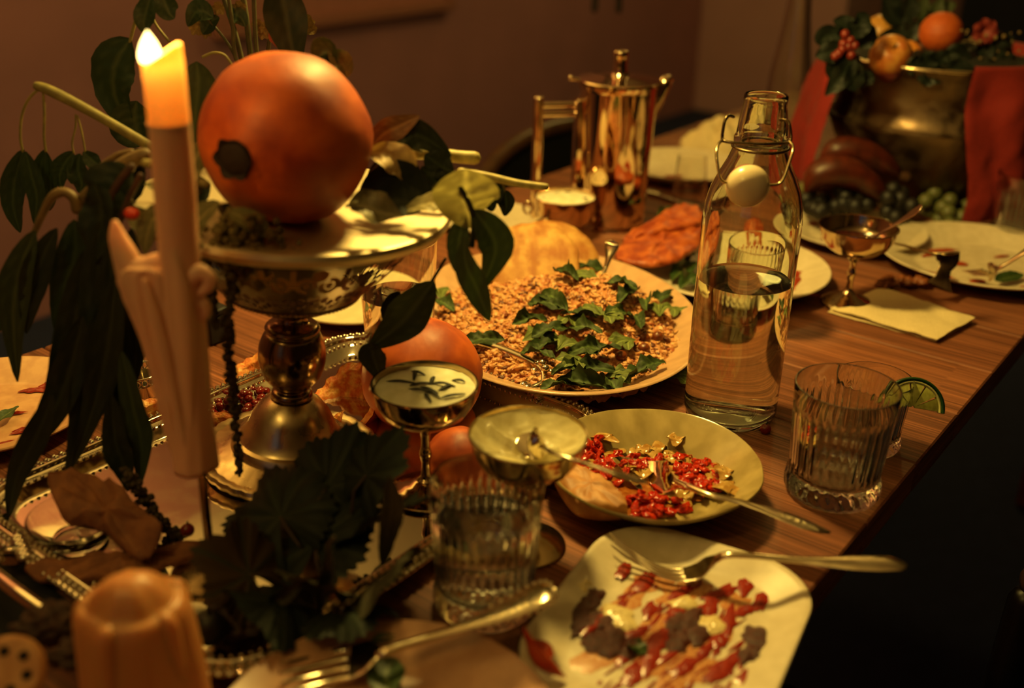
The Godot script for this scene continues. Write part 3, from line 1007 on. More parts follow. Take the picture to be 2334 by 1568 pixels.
func fruit() -> void:
	pomegranate("pomegranate", Vector3(-0.1595, 1.0289, -0.722), 0.0592, Vector3(-0.36, 0.0, 0.94), "large orange-red pomegranate on top of the silver cake stand")
	pomegranate("pomegranate", Vector3(-0.0799, 0.7866, -0.845), 0.0535, Vector3(-0.3, 0.5, -0.6), "orange-red pomegranate under a green leaf, behind the cream coupe", "", 1.3)
	pomegranate("pomegranate", Vector3(-0.0403, 0.7646, -0.735), 0.0285, Vector3(0.1, 0.3, -0.9), "small red pomegranate glimpsed between the two cream coupes", "", 2.1)
	torn_rind(Vector3(-0.2375, 0.774, -0.8698), 0.042, Basis.from_euler(Vector3(0.45, 0.0, 0.35)), 0.0, 6.0, 1.0, "torn pomegranate shell with pale flesh, behind the cake stand stem")
	torn_rind(Vector3(-0.1517, 0.776, -0.8385), 0.042, Basis.from_euler(Vector3(0.30, 0.3, 0.55)), 0.6, 5.6, 4.0, "orange pomegranate shell standing between stem and whole pomegranate")
	torn_rind(Vector3(-0.2477, 0.768, -0.7689), 0.030, Basis.from_euler(Vector3(0.45, 0.0, -0.2)), 0.0, 5.4, 7.0, "torn pomegranate shell lying behind the thin candle stick")
	torn_rind(Vector3(-0.3011, 0.77, -0.7759), 0.036, Basis.from_euler(Vector3(0.6, 1.0, 0.2)), 0.0, 5.8, 9.0, "torn pomegranate shell half hidden by the drooping dark leaves")
	torn_rind(Vector3(-0.1368, 0.762, -0.7918), 0.018, Basis.from_euler(Vector3(0.9, 0.2, -0.4)), 0.0, 4.6, 12.0, "small torn rind scrap leaning on the cake stand foot")
	# a nest of dark red seeds by the stand
	var sd := MB.new()
	var c := Vector3(-0.2391, 0.754, -0.8386)
	for k in 60:
		var a := rng.randf() * TAU
		var q := sqrt(rng.randf()) * 0.03
		sd.blob(c + Vector3(cos(a) * q * 1.3, 0.004 + 0.014 * (1 - q / 0.03) * rng.randf(), sin(a) * q), Vector3(0.0045, 0.0036, 0.0036), 0.15, 2, k, fn, 8, 6, Basis.from_euler(Vector3(rng.randf() * 6, rng.randf() * 6, 0)))
	var sm := mot(Color(0.30, 0.03, 0.02), Color(0.45, 0.07, 0.04), 0.02, 20, 0.25)
	solo("pomegranate_seeds", sd, sm, c, "heap of dark red pomegranate seeds behind the cake stand foot", "seeds", "", "stuff")
	# single fallen berries
	for q in [[Vector3(-0.2323, 0.762, -0.6359), "dark red berry on the tray left of the candle stick"], [Vector3(-0.21, 0.762, -0.6157), "dark red berry on the tray touching the candle stick"], [Vector3(0.226, 0.754, -0.8189), "single red berry on the bare wood beside the water bottle"]]:
		var bt := thing("berry", q[0], q[1], "berry", "fallen red berries")
		part("skin", MB.new().blob(q[0], Vector3(0.0052, 0.005, 0.0052), 0.06, 2, 1, fn, 14, 10), mat(Color(0.42, 0.06, 0.04), 0.3), bt)
		part("stalk", MB.new().tube([q[0] + Vector3(0, 0.0048, 0), q[0] + Vector3(0.001, 0.0075, 0)], 0.0006, 5), mat(Color(0.12, 0.08, 0.03)), bt)
	var br := Vector3(-0.2505, 0.9923, -0.66)
	solo("berry", MB.new().blob(br, Vector3(0.0052, 0.0042, 0.0042), 0.08, 2, 5, fn, 14, 10), mat(Color(0.72, 0.2, 0.08), 0.35), br, "bright orange berry among the stems left of the big pomegranate", "berry", "berries among the stems")
	# fig
	var fg := Vector3(-0.184, 0.77, -0.52)
	var ft := thing("fig", fg - Vector3(0, 0.01, 0), "dark round fig lying beside the pillar candle", "fig")
	part("skin", MB.new().blob(fg, Vector3(0.0105, 0.0115, 0.0105), 0.05, 2, 3, fn, 20, 14), mot(Color(0.05, 0.04, 0.05), Color(0.09, 0.06, 0.06), 0.02, 30, 0.5), ft)
	part("stalk", MB.new().tube([fg + Vector3(0, 0.011, 0), fg + Vector3(0.001, 0.016, 0.001)], 0.0012, 6), mat(Color(0.1, 0.07, 0.03)), ft)
	# red bananas before the urn
	var bm := mot(Color(0.24, 0.075, 0.035), Color(0.34, 0.12, 0.05), 0.012, 12, 0.42)
	var bl := [[[Vector3(0.4317, 0.8356, -1.46), Vector3(0.4515, 0.8485, -1.46), Vector3(0.4825, 0.8467, -1.46), Vector3(0.5159, 0.8311, -1.46), Vector3(0.5408, 0.8151, -1.46)], "upper dark red banana in front of the wine cooler", 0.021], [[Vector3(0.3991, 0.8078, -1.4), Vector3(0.4127, 0.8302, -1.4), Vector3(0.4399, 0.8356, -1.4), Vector3(0.4746, 0.8229, -1.4), Vector3(0.5073, 0.7989, -1.4)], "lower dark red banana nearest the fruit in front of the cooler", 0.022], [[Vector3(0.5101, 0.7712, -1.45), Vector3(0.477, 0.7834, -1.45), Vector3(0.4443, 0.7943, -1.45), Vector3(0.4193, 0.795, -1.45)], "dark banana lying lowest, in the shadow of the others", 0.02]]
	for q in bl:
		var t := thing("banana", q[0][0], q[1], "banana", "red bananas in front of the wine cooler")
		part("skin", MB.new().tube(MB.spline(q[0], 24), [0.006, q[2] * 0.85, q[2], q[2], q[2] * 0.8, 0.007], 10, 0.95), bm, t)
		var e: Vector3 = q[0][-1]
		var dd: Vector3 = (q[0][-1] - q[0][-2]).normalized()
		part("stalk", MB.new().tube([e, e + dd * 0.015 + Vector3(0, 0.004, 0)], [0.006, 0.008], 8), mat(Color(0.28, 0.16, 0.07), 0.7), t)
	# grapes
	var gt := thing("grape_bunch", Vector3(0.6185, 0.75, -1.4622), "bunch of pale green grapes between bananas and ribbed tumbler", "grapes")
	var gm := mat(Color(0.38, 0.39, 0.23), 0.45).duplicate()
	gm.subsurf_scatter_enabled = true
	gm.subsurf_scatter_strength = 0.3
	for p in [Vector3(0.6018, 0.7866, -1.47), Vector3(0.5874, 0.7775, -1.46), Vector3(0.6217, 0.7789, -1.46), Vector3(0.6087, 0.7719, -1.45), Vector3(0.6103, 0.7704, -1.43), Vector3(0.63, 0.7644, -1.43), Vector3(0.6107, 0.7556, -1.42), Vector3(0.6113, 0.7506, -1.46), Vector3(0.6527, 0.768, -1.47), Vector3(0.6352, 0.7444, -1.44), Vector3(0.6003, 0.7604, -1.47), Vector3(0.6564, 0.7462, -1.46)]:
		part("grape", MB.new().blob(p, Vector3(0.0108, 0.0112, 0.0108), 0, 1, 0, null, 16, 12), gm, gt)
	part("stalk", MB.new().tube(MB.spline([Vector3(0.5901, 0.7834, -1.48), Vector3(0.6149, 0.7695, -1.48), Vector3(0.6375, 0.7514, -1.48), Vector3(0.6592, 0.7385, -1.48)], 10), 0.0018, 6), mat(Color(0.2, 0.16, 0.06)), gt)
	var g2 := thing("grape_bunch", Vector3(0.5082, 0.75, -1.5189), "bunch of black grapes in shadow under the red bananas", "grapes")
	var dm := mat(Color(0.06, 0.04, 0.05), 0.55)
	for k in 34:
		var p := Vector3(0.4707, 0.7907, -1.4) + Vector3(rng.randf_range(-0.085, 0.075), rng.randf_range(-0.012, 0.016), rng.randf_range(-0.03, 0.03))
		p.y = maxf(p.y, TOP + 0.011)
		part("grape", MB.new().blob(p, Vector3.ONE * 0.011, 0, 1, 0, null, 12, 8), dm, g2)
	for p in [Vector3(0.4034, 0.8033, -1.42), Vector3(0.4109, 0.811, -1.42), Vector3(0.409, 0.7934, -1.42)]:
		part("grape", MB.new().blob(p, Vector3.ONE * 0.011, 0, 1, 0, null, 12, 8), gm, g2)

# ---------------------------------------------------------------- coffee pot, coupes, glasses, bottles
func pot_and_cups() -> void:
	var at := Vector3(0.1349, 0.75, -1.4143)
	var t := thing("coffee_pot", at, "tall polished metal coffee pot with squared handle and flat knobbed lid", "coffee pot")
	var sv := silver(0.035, Color(0.86, 0.76, 0.64))
	part("body", MB.new().lathe(P2([0, 0, 0.047, 0, 0.0485, 0.002, 0.0475, 0.004, 0.0460, 0.008, 0.0475, 0.06, 0.0495, 0.12, 0.0515, 0.186, 0.0535, 0.192, 0.0540, 0.194, 0.0525, 0.195, 0.0505, 0.19, 0.0465, 0.1, 0.0445, 0.006, 0, 0.005]), 64, T(at)), sv, t)
	part("lid", MB.new().lathe(P2([0, 0.1985, 0.03, 0.198, 0.048, 0.1965, 0.0545, 0.1965, 0.056, 0.198, 0.0545, 0.1995, 0.047, 0.2, 0.03, 0.2025, 0.012, 0.204, 0.0, 0.2042]), 64, T(at)), sv, t)
	part("knob", MB.new().lathe(sp2(P2([0, 0.203, 0.0125, 0.203, 0.0105, 0.209, 0.0095, 0.222, 0.0105, 0.232, 0.0085, 0.236, 0.0, 0.2375]), 30), 28, T(at)), sv, t)
	var hd := MB.new()
	var L := Vector3(-0.985, 0, 0.17)   # the handle stands to one side
	for y in [0.166, 0.154]:
		hd.tube([at + L * 0.049 + Vector3(0, y, 0), at + L * 0.108 + Vector3(0, y, 0)], 0.0048, 12)
	for y in [0.03]:
		hd.tube([at + L * 0.045 + Vector3(0, y, 0), at + L * 0.108 + Vector3(0, y, 0)], 0.0048, 12)
	hd.tube([at + L * 0.108 + Vector3(0, 0.016, 0), at + L * 0.108 + Vector3(0, 0.172, 0)], 0.0072, 14)
	hd.blob(at + L * 0.108 + Vector3(0, 0.176, 0), Vector3(0.0075, 0.003, 0.0075), 0, 1, 0, null, 14, 8)
	hd.box(Transform3D(Basis(L, Vector3.UP, L.cross(Vector3.UP)), at + L * 0.052 + Vector3(0, 0.095, 0)), Vector3(0.012, 0.16, 0.02), 0.003)
	part("handle", hd, sv, t)
	var sp := MB.new()
	var Rr := -L.rotated(Vector3.UP, 0.12)
	sp.tube(MB.spline([at + Rr * 0.045 + Vector3(0, 0.145, 0), at + Rr * 0.056 + Vector3(0, 0.172, 0), at + Rr * 0.066 + Vector3(0, 0.192, 0), at + Rr * 0.070 + Vector3(0, 0.1955, 0)], 12), [0.010, 0.012, 0.011, 0.008], 14, 0.9)
	part("spout", sp, sv, t)
	var lv := MB.new()
	lv.tube([at + L * 0.054 + Vector3(0, 0.198, 0), at + L * 0.064 + Vector3(0, 0.2, 0)], 0.0025, 8)
	lv.blob(at + L * 0.066 + Vector3(0, 0.201, 0), Vector3.ONE * 0.004, 0, 1, 0, null, 12, 8)
	part("thumb_tab", lv, sv, t)

	var cr := mot(Color(0.86, 0.84, 0.70), Color(0.93, 0.91, 0.80), 0.01, 20, 0.32, 0.02)
	var herb := mat(Color(0.07, 0.07, 0.03), 0.6)
	# three footed coupes
	var c1 := coupe(Vector3(-0.0648, 0.7545, -0.703), 0.040, 0.096, "silver footed coupe filled to the brim with herb-strewn cream", silver(0.10, Color(0.72, 0.63, 0.50)))
	var o1: Vector3 = Vector3(-0.0648, 0.7545, -0.703) + Vector3(0.001, 0, 0)
	var cm := MB.new()
	var f := func(a, b):
		var r: float = b * 0.0385
		var th: float = a * TAU
		return o1 + Vector3(r * cos(th), 0.0938 + 0.0012 * fn.get_noise_2d(r * 90 * cos(th), r * 90 * sin(th)) - 0.002 * pow(b, 6), r * sin(th))
	cm.grid(48, 14, f, true, false, 0)
	var dip := solo("cream_dip", cm, cr, o1 + Vector3(0, 0.093, 0), "pale yellow cream strewn with dark herbs in the full coupe", "cream")
	var hb := MB.new()
	for q in HERBS:
		var p0: Vector3 = o1 + Vector3(q[0], 0.0945, q[1])
		var p1: Vector3 = o1 + Vector3(q[2], 0.0945, q[3])
		var mid := (p0 + p1) / 2 + Vector3(rng.randf_range(-1, 1), 0.8, rng.randf_range(-1, 1)) * 0.0016
		hb.tube(MB.spline([p0, mid, p1], 8), [0.0005, 0.0017, 0.0015, 0.0006], 6, 0.5)
	part("herb_sprigs", hb, herb, dip, dip.position)
	tag(dip.get_child(0), "dark wilted herb sprigs", "", "", "stuff")
	var c2at := Vector3(0.0125, TOP, -0.642)
	coupe(c2at, 0.0415, 0.094, "silver footed coupe of half-eaten cream with spoon handle sticking out", silver(0.16, Color(0.78, 0.68, 0.50)))
	var g := func(a, b):
		var r: float = b * 0.0404
		var th: float = a * TAU
		var x := r * cos(th)
		var z := r * sin(th)
		var y := 0.0765 + 0.0165 * pow(b, 2.4)
		var ridge := exp(-pow((z + 0.004 - x * 0.45) / 0.0045, 2)) * 0.0075 * (1.0 if x > -0.028 and x < 0.022 else 0.3)
		var hole := exp(-(pow((x - 0.007) / 0.012, 2) + pow((z - 0.006 - x * 0.3) / 0.006, 2))) * 0.006
		return c2at + Vector3(x, y + ridge - hole + 0.0012 * fn.get_noise_2d(x * 120, z * 120), z)
	var cr2 := mot(Color(0.76, 0.70, 0.50), Color(0.88, 0.84, 0.66), 0.012, 16, 0.3, 0.03)
	solo("cream_dip", MB.new().grid(48, 22, g, true, false, 0), cr2, c2at + Vector3(0, 0.075, 0), "scooped cream clinging to the half-empty coupe", "cream")
	var c3at := Vector3(0.384, 0.753, -1.125)
	coupe(c3at, 0.043, 0.092, "small silver footed coupe with dark sauce standing beside the napkin", silver(0.13, Color(0.76, 0.66, 0.54)))
	solo("dark_sauce", MB.new().lathe(P2([0, 0.0725, 0.02, 0.0725, 0.033, 0.0735, 0.0345, 0.0755]), 32, T(c3at)), mot(Color(0.16, 0.05, 0.03), Color(0.26, 0.09, 0.05), 0.02, 30, 0.2), c3at + Vector3(0, 0.073, 0), "dark red-brown sauce at the bottom of the footed coupe by the napkin", "sauce")
	# squat silver bowl of white sauce left of the pot
	var b4 := Vector3(0.0664, 0.75, -1.3398)
	var t4 := thing("cream_bowl", b4, "squat silver bowl heaped with white sauce beside the coffee pot", "bowl")
	part("bowl", MB.new().lathe(P2([0, 0, 0.024, 0, 0.025, 0.003, 0.017, 0.008, 0.015, 0.013, 0.022, 0.018, 0.034, 0.028, 0.0385, 0.042, 0.040, 0.058, 0.0415, 0.0595, 0.0405, 0.0605, 0.0385, 0.059, 0.036, 0.042, 0.03, 0.028, 0, 0.02]), 56, T(b4)), silver(0.08, Color(0.82, 0.70, 0.56)), t4)
	for s in [-1.0]:
		part("ring_handle", MB.new().tube(range(17).map(func(k): return b4 + Vector3(-0.043 - 0.006 + 0.006 * cos(k * TAU / 16), 0.044 + 0.008 * sin(k * TAU / 16), 0.004)), 0.0018, 8), silver(0.08, Color(0.82, 0.70, 0.56)), t4)
	var h := func(a, b):
		var r: float = b * 0.0395
		var th: float = a * TAU
		return b4 + Vector3(r * cos(th), 0.0555 + 0.0055 * (1 - b * b) + 0.0015 * fn.get_noise_2d(r * 70 * cos(th) + 4, r * 70 * sin(th)), r * sin(th))
	var d4 := solo("white_sauce", MB.new().grid(40, 12, h, true, false, 0), cr, b4 + Vector3(0, 0.056, 0), "white sauce with dark herb flecks heaped in the squat silver bowl", "sauce")
	var fl := MB.new()
	for q in [[-0.026, 0.004, 0.009], [-0.006, -0.016, 0.008], [0.02, 0.006, 0.012], [0.026, 0.014, 0.006], [0.004, -0.022, 0.005]]:
		fl.blob(b4 + Vector3(q[0], 0.0595 - 0.1 * absf(q[0]), q[1]), Vector3(q[2], 0.0012, q[2] * 0.45), 0.3, 3, q[0] * 90, fn, 14, 8, Basis.from_euler(Vector3(0, q[0] * 40, 0)))
	part("herb_flecks", fl, mat(Color(0.10, 0.13, 0.06), 0.6), d4, d4.position)
	# small pierced silver salt dish far left
	var s5 := Vector3(-0.347, 0.75, -0.8737)
	var t5 := thing("salt_dish", s5, "small silver dish with pierced gallery edge behind the dripping candle", "dish")
	part("dish", MB.new().lathe(P2([0, 0, 0.021, 0, 0.022, 0.002, 0.022, 0.013, 0.021, 0.014, 0.0205, 0.003, 0, 0.002]), 40, T(s5)), silver(0.1), t5)
	var gl := MB.new()
	for k in 20:
		var a := k * TAU / 20
		gl.tube(range(9).map(func(j): return s5 + Vector3(0.0215 * cos(a + 0.13 * cos(j * TAU / 8)), 0.0175 + 0.0035 * sin(j * TAU / 8), 0.0215 * sin(a + 0.13 * cos(j * TAU / 8)))), 0.0008, 5)
	gl.tube(range(41).map(func(k): return s5 + Vector3(0.0215 * cos(k * TAU / 40), 0.0215, 0.0215 * sin(k * TAU / 40))), 0.0012, 6)
	part("gallery", gl, silver(0.1), t5)

const HERBS := [[-0.013, -0.024, -0.002, -0.018], [-0.011, -0.026, -0.010, -0.009], [-0.030, -0.006, -0.006, -0.003], [-0.012, 0.0, 0.005, -0.005], [-0.004, 0.002, 0.01, 0.012], [0.005, -0.016, 0.003, -0.003], [0.002, -0.003, 0.022, 0.0], [0.01, 0.008, 0.02, -0.002], [0.019, -0.01, 0.029, -0.007], [-0.012, 0.006, 0.005, 0.012], [0.001, 0.012, 0.006, 0.026], [0.012, 0.02, 0.030, 0.012], [-0.002, 0.004, 0.012, 0.02]]

func coupe(at: Vector3, R: float, H: float, label: String, sv: Material) -> Node3D:
	var t := thing("footed_coupe", at, label, "coupe")
	var hb := H - 0.034
	part("foot", MB.new().lathe(P2([0, 0, 0.029, 0, 0.030, 0.0015, 0.029, 0.003, 0.026, 0.0035, 0.024, 0.0055, 0.020, 0.006, 0.017, 0.0085, 0.013, 0.009, 0.009, 0.0125, 0, 0.013]), 48, T(at), null, 0.9), sv, t)
	part("stem", MB.new().lathe(sp2(P2([0, 0.012, 0.0075, 0.0125, 0.0042, 0.017, 0.0034, 0.028, 0.0048, 0.036, 0.0034, 0.043, 0.004, hb - 0.008, 0.009, hb, 0.0, hb + 0.001]), 50), 28, T(at), null, 9.0), sv, t)
	var p := P2([0, 0, R * 0.25, 0.0005, R * 0.55, 0.004, R * 0.8, 0.0115, R * 0.93, 0.021, R * 0.985, 0.0335, R * 1.015, 0.0338, R * 1.01, 0.0346, R * 0.972, 0.0345, R * 0.91, 0.022, R * 0.78, 0.0135, R * 0.53, 0.006, R * 0.24, 0.0025, 0, 0.002])
	part("bowl", MB.new().lathe(p, 64, T(at + Vector3(0, hb, 0))), sv, t)
	return t

func tumbler_mesh(at: Vector3) -> MB:
	var outer := [[0.030, 0.0], [0.0345, 0.0008], [0.0365, 0.003], [0.0375, 0.006], [0.0378, 0.010], [0.0375, 0.014], [0.0366, 0.0168], [0.0360, 0.0185], [0.0357, 0.021]]
	for k in 14:
		outer.append([0.0358 + 0.0032 * k / 13.0, 0.024 + 0.053 * k / 13.0])
	outer += [[0.0393, 0.081], [0.0396, 0.087], [0.0400, 0.0945], [0.0397, 0.0955], [0.0389, 0.0955]]
	var p: Array = [Vector2(0, 0.0015), Vector2(0.022, 0.0012)]
	for q in outer:
		p.append(Vector2(q[0], q[1]))
	for q in [[0.0384, 0.0945], [0.0380, 0.087], [0.0374, 0.07], [0.0362, 0.05], [0.0350, 0.03], [0.0342, 0.023], [0.032, 0.0185], [0.026, 0.0165], [0.014, 0.0158], [0.0, 0.0155]]:
		p.append(Vector2(q[0], q[1]))
	var mod := func(th, q):
		var r: float = q.x
		if q.y > 0.0 and q.y < 0.017 and r > 0.0355:
			r += 0.0011 * (absf(fposmod(th * 26.0 / TAU + q.y * 60.0, 1.0) - 0.5) + absf(fposmod(th * 26.0 / TAU - q.y * 60.0, 1.0) - 0.5) - 0.5)
		elif q.y > 0.0195 and q.y < 0.079 and r > 0.0352 + 0.0036 * (q.y - 0.02) / 0.06 - 0.0006:
			var e := clampf(minf(q.y - 0.0195, 0.079 - q.y) / 0.006, 0, 1)
			r -= 0.0013 * e * absf(cos(th * 17.0))
		return r
	return MB.new().lathe(p, 272, T(at), mod, 0.9)

func glasses() -> void:
	var gm := glass(Color(1.0, 1.0, 0.98, 0.0), 0.05)
	var at := Vector3(0.2591, 0.75, -0.7253)
	var t := thing("tumbler", at, "fluted whisky tumbler standing empty near the table edge", "glass", "fluted tumblers")
	part("glass", tumbler_mesh(at), gm, t)
	var lt := copy(t, "tumbler", Vector3(-0.0146, 0.75, -0.5754), 0.3, "fluted tumbler of water half hidden behind the front fork handle", "fluted tumblers")
	lt.scale = Vector3(0.93, 1.0, 0.93)
	org = lt.position
	var wm := glass(Color(1, 1, 1, 0.0), 0.033)
	var wp := P2([0, 0.0154, 0.014, 0.0157, 0.026, 0.0164, 0.032, 0.0184, 0.0343, 0.023, 0.0352, 0.03, 0.0363, 0.05, 0.0371, 0.064, 0.0369, 0.0646, 0.03, 0.064, 0, 0.064])
	part("water", MB.new().lathe(wp, 64, T(lt.position)), wm, lt)
	var cpy := copy(t, "tumbler", Vector3(0.3085, 0.75, -0.8028), 0.8, "short fluted tumbler with a lime slice on its rim behind the empty one", "fluted tumblers")
	cpy.scale = Vector3(0.80, 0.68, 0.80)
	copy(t, "tumbler", Vector3(0.262, TOP, -1.062), 0.5, "fluted tumbler of water seen through the swing-top bottle", "fluted tumblers")
	var ft := copy(t, "tumbler", Vector3(0.683, 0.75, -1.3728), 1.1, "fluted tumbler farthest off, cut by the frame beside the grapes", "fluted tumblers")
	ft.scale = Vector3(0.95, 0.98, 0.95)
	# lime half-slice wedged on the rim of the second tumbler
	var lc := Vector3(0.3435, 0.8036, -0.79)
	var lim := thing("lime_slice", lc, "half slice of lime wedged on the rim of the rear tumbler", "lime")
	var LX := Transform3D(Basis(Vector3(0.93, -0.1, 0.2).normalized(), Vector3(0.18, 0.86, -0.45).normalized(), Vector3(0.0, 0.45, 0.88).normalized()).orthonormalized(), lc + Vector3(-0.004, -0.010, 0))
	var rind := MB.new()
	var pulp := MB.new()
	var half := func(r0: float, r1: float, w: float, mb: MB):
		var f := func(a, b):
			var th: float = lerpf(0.0, PI, b)
			var q: Vector2 = [Vector2(r0, -w), Vector2(r1, -w), Vector2(r1 + 0.0004, 0), Vector2(r1, w), Vector2(r0, w)][roundi(a * 5) % 5]
			return LX * Vector3(q.x * cos(th), q.x * sin(th), q.y)
		mb.grid(5, 24, f, true)
	half.call(0.0225, 0.0255, 0.003, rind)
	part("rind", rind, mat(Color(0.10, 0.24, 0.06), 0.35), lim)
	var pith := MB.new()
	half.call(0.0205, 0.0226, 0.0029, pith)
	part("pith", pith, mat(Color(0.80, 0.78, 0.50), 0.5), lim)
	for k in 5:
		var f := func(a, b):
			var th: float = lerpf(PI * k / 5.0 + 0.04, PI * (k + 1) / 5.0 - 0.04, b)
			var q: Vector2 = [Vector2(0.0015, -0.0027), Vector2(0.0204, -0.0027), Vector2(0.0204, 0.0027), Vector2(0.0015, 0.0027)][roundi(a * 4) % 4]
			return LX * Vector3(q.x * cos(th), q.x * sin(th), q.y)
		part("segment", MB.new().grid(4, 5, f, true), mot(Color(0.62, 0.62, 0.28), Color(0.72, 0.72, 0.38), 0.03, 30, 0.3), lim)
	# tall plain highball behind the stand, with water
	var hb := Vector3(-0.108, TOP + 0.0045, -0.918)
	var t2 := thing("highball_glass", hb, "tall plain highball glass of water behind the cake stand", "glass")
	part("glass", MB.new().lathe(P2([0, 0, 0.029, 0, 0.0305, 0.002, 0.0375, 0.135, 0.0372, 0.1362, 0.0362, 0.1355, 0.0292, 0.010, 0.026, 0.008, 0, 0.0075]), 64, T(hb)), gm, t2)
	part("water", MB.new().lathe(P2([0, 0.0074, 0.026, 0.0079, 0.0294, 0.010, 0.0334, 0.081, 0.033, 0.0816, 0, 0.081]), 64, T(hb)), wm, t2)
	# tall narrow glass behind the swing-top bottle
	var t3a := Vector3(0.2557, 0.75, -1.5016)
	var t3 := thing("tall_glass", t3a, "narrow empty glass between the coffee pot and swing-top bottle", "glass")
	part("glass", MB.new().lathe(P2([0, 0, 0.021, 0, 0.0225, 0.002, 0.0245, 0.03, 0.0215, 0.065, 0.0205, 0.075, 0.0195, 0.075, 0.0203, 0.065, 0.023, 0.03, 0.021, 0.006, 0, 0.005]), 56, T(t3a)), gm, t3)
	# low glass dish on the tray's near corner
	var gd := Vector3(-0.3093, 0.7545, -0.6309)
	var t4 := thing("glass_dish", gd, "small shallow glass dish behind the toasted bread, catching highlights", "dish")
	part("glass", MB.new().lathe(P2([0, 0, 0.018, 0, 0.02, 0.002, 0.030, 0.013, 0.0335, 0.022, 0.0325, 0.0225, 0.0288, 0.0145, 0.018, 0.005, 0, 0.0045]), 56, T(gd)), gm, t4)

func bottles() -> void:
	var gm := glass(Color(0.99, 1.0, 0.96, 0.0), 0.05)
	var at := Vector3(0.2007, 0.75, -0.8556)
	var t := thing("swing_top_bottle", at, "clear swing-top bottle half full of water with porcelain stopper hanging", "bottle")
	var out := P2([0.0, 0.004, 0.028, 0.001, 0.036, 0.0, 0.0405, 0.003, 0.0418, 0.009, 0.0418, 0.05, 0.0418, 0.1, 0.0418, 0.15, 0.0418, 0.184, 0.0405, 0.199, 0.0368, 0.213, 0.0310, 0.226, 0.0255, 0.237, 0.0222, 0.246, 0.0212, 0.2495, 0.0222, 0.252, 0.0222, 0.2555, 0.0208, 0.2580, 0.0200, 0.266, 0.0184, 0.276, 0.0172, 0.284, 0.0178, 0.2865, 0.0176, 0.2895, 0.0166, 0.2905])
	var inn := P2([0.0152, 0.2895, 0.0150, 0.282, 0.0166, 0.270, 0.0178, 0.258, 0.0182, 0.25, 0.0200, 0.243, 0.0235, 0.234, 0.0288, 0.2235, 0.0345, 0.211, 0.0380, 0.198, 0.0393, 0.184, 0.0393, 0.15, 0.0393, 0.13, 0.0393, 0.1, 0.0393, 0.05, 0.0393, 0.013, 0.0375, 0.008, 0.034, 0.0055, 0.028, 0.006, 0.0, 0.009])
	part("glass", MB.new().lathe(out + inn, 96, T(at), null, 1.2), gm, t)
	part("water", MB.new().lathe(P2([0, 0.0088, 0.028, 0.0058, 0.034, 0.0053, 0.0377, 0.0078, 0.0395, 0.013, 0.0395, 0.05, 0.0395, 0.1, 0.0395, 0.1325, 0.0390, 0.1322, 0.036, 0.1312, 0.02, 0.1310, 0, 0.1310]), 96, T(at), null, 0.9), glass(Color(1, 1, 1, 0.0), 0.033), t)
	var wire := silver(0.25, Color(0.45, 0.38, 0.28))
	var wl := MB.new()
	# collar wire round the neck, lever loops at either side
	wl.tube(range(33).map(func(k): return at + Vector3(0.0228 * cos(k * TAU / 32), 0.2478, 0.0228 * sin(k * TAU / 32))), 0.0013, 8)
	wl.tube(MB.spline([Vector3(0.1724, 1.0255, -0.838), Vector3(0.167, 1.0274, -0.832), Vector3(0.1636, 1.0227, -0.828), Vector3(0.1628, 1.0106, -0.826), Vector3(0.1643, 1.0095, -0.822), Vector3(0.1732, 1.0092, -0.818), Vector3(0.1885, 1.0091, -0.817), Vector3(0.2061, 1.0093, -0.819), Vector3(0.2152, 1.0093, -0.824), Vector3(0.2174, 1.0126, -0.828), Vector3(0.2159, 1.0214, -0.832), Vector3(0.2137, 1.024, -0.836), Vector3(0.2101, 1.0234, -0.84)], 60), 0.0013, 8)
	part("bail_wire", wl, wire, t)
	var w2 := MB.new()
	w2.tube(MB.spline([Vector3(0.1635, 1.0104, -0.824), Vector3(0.1585, 1.0087, -0.816), Vector3(0.1556, 1.0035, -0.806), Vector3(0.157, 0.993, -0.8), Vector3(0.1592, 0.9859, -0.797), Vector3(0.1636, 0.9832, -0.797), Vector3(0.1695, 0.9826, -0.797)], 30), 0.0012, 8)
	w2.tube(MB.spline([Vector3(0.2155, 1.01, -0.824), Vector3(0.2165, 1.0085, -0.816), Vector3(0.215, 1.0056, -0.808), Vector3(0.2114, 0.9967, -0.802), Vector3(0.2077, 0.9866, -0.798), Vector3(0.2035, 0.9826, -0.797), Vector3(0.1944, 0.9821, -0.797)], 30), 0.0012, 8)
	part("stopper_wire", w2, silver(0.2, Color(0.85, 0.78, 0.6)), t)
	var sc := Vector3(0.1808, 0.9804, -0.798)
	var d := Vector3(0.05, -0.25, 0.96).normalized()
	var bx := Vector3.UP.cross(d).normalized()
	var SB := Basis(bx, d, bx.cross(d))
	var pm := mat(Color(0.88, 0.80, 0.66), 0.22)
	part("porcelain_stopper", MB.new().lathe(sp2(P2([0, -0.008, 0.012, -0.008, 0.0160, -0.005, 0.0170, -0.001, 0.0158, 0.005, 0.0118, 0.0105, 0.006, 0.0132, 0, 0.0138]), 40), 40, Transform3D(SB, sc), null, 9.0), pm, t)
	part("rubber_washer", MB.new().lathe(P2([0.006, -0.0125, 0.0125, -0.0125, 0.013, -0.0105, 0.0125, -0.008, 0.006, -0.008]), 28, Transform3D(SB, sc)), mat(Color(0.45, 0.14, 0.07), 0.7), t)
	# tall slim bottle at the back with red seal
	var b := Vector3(0.458, TOP, -1.80)
	var t2 := thing("tall_bottle", b, "tall slim clear bottle with red wax on its top at the back", "bottle")
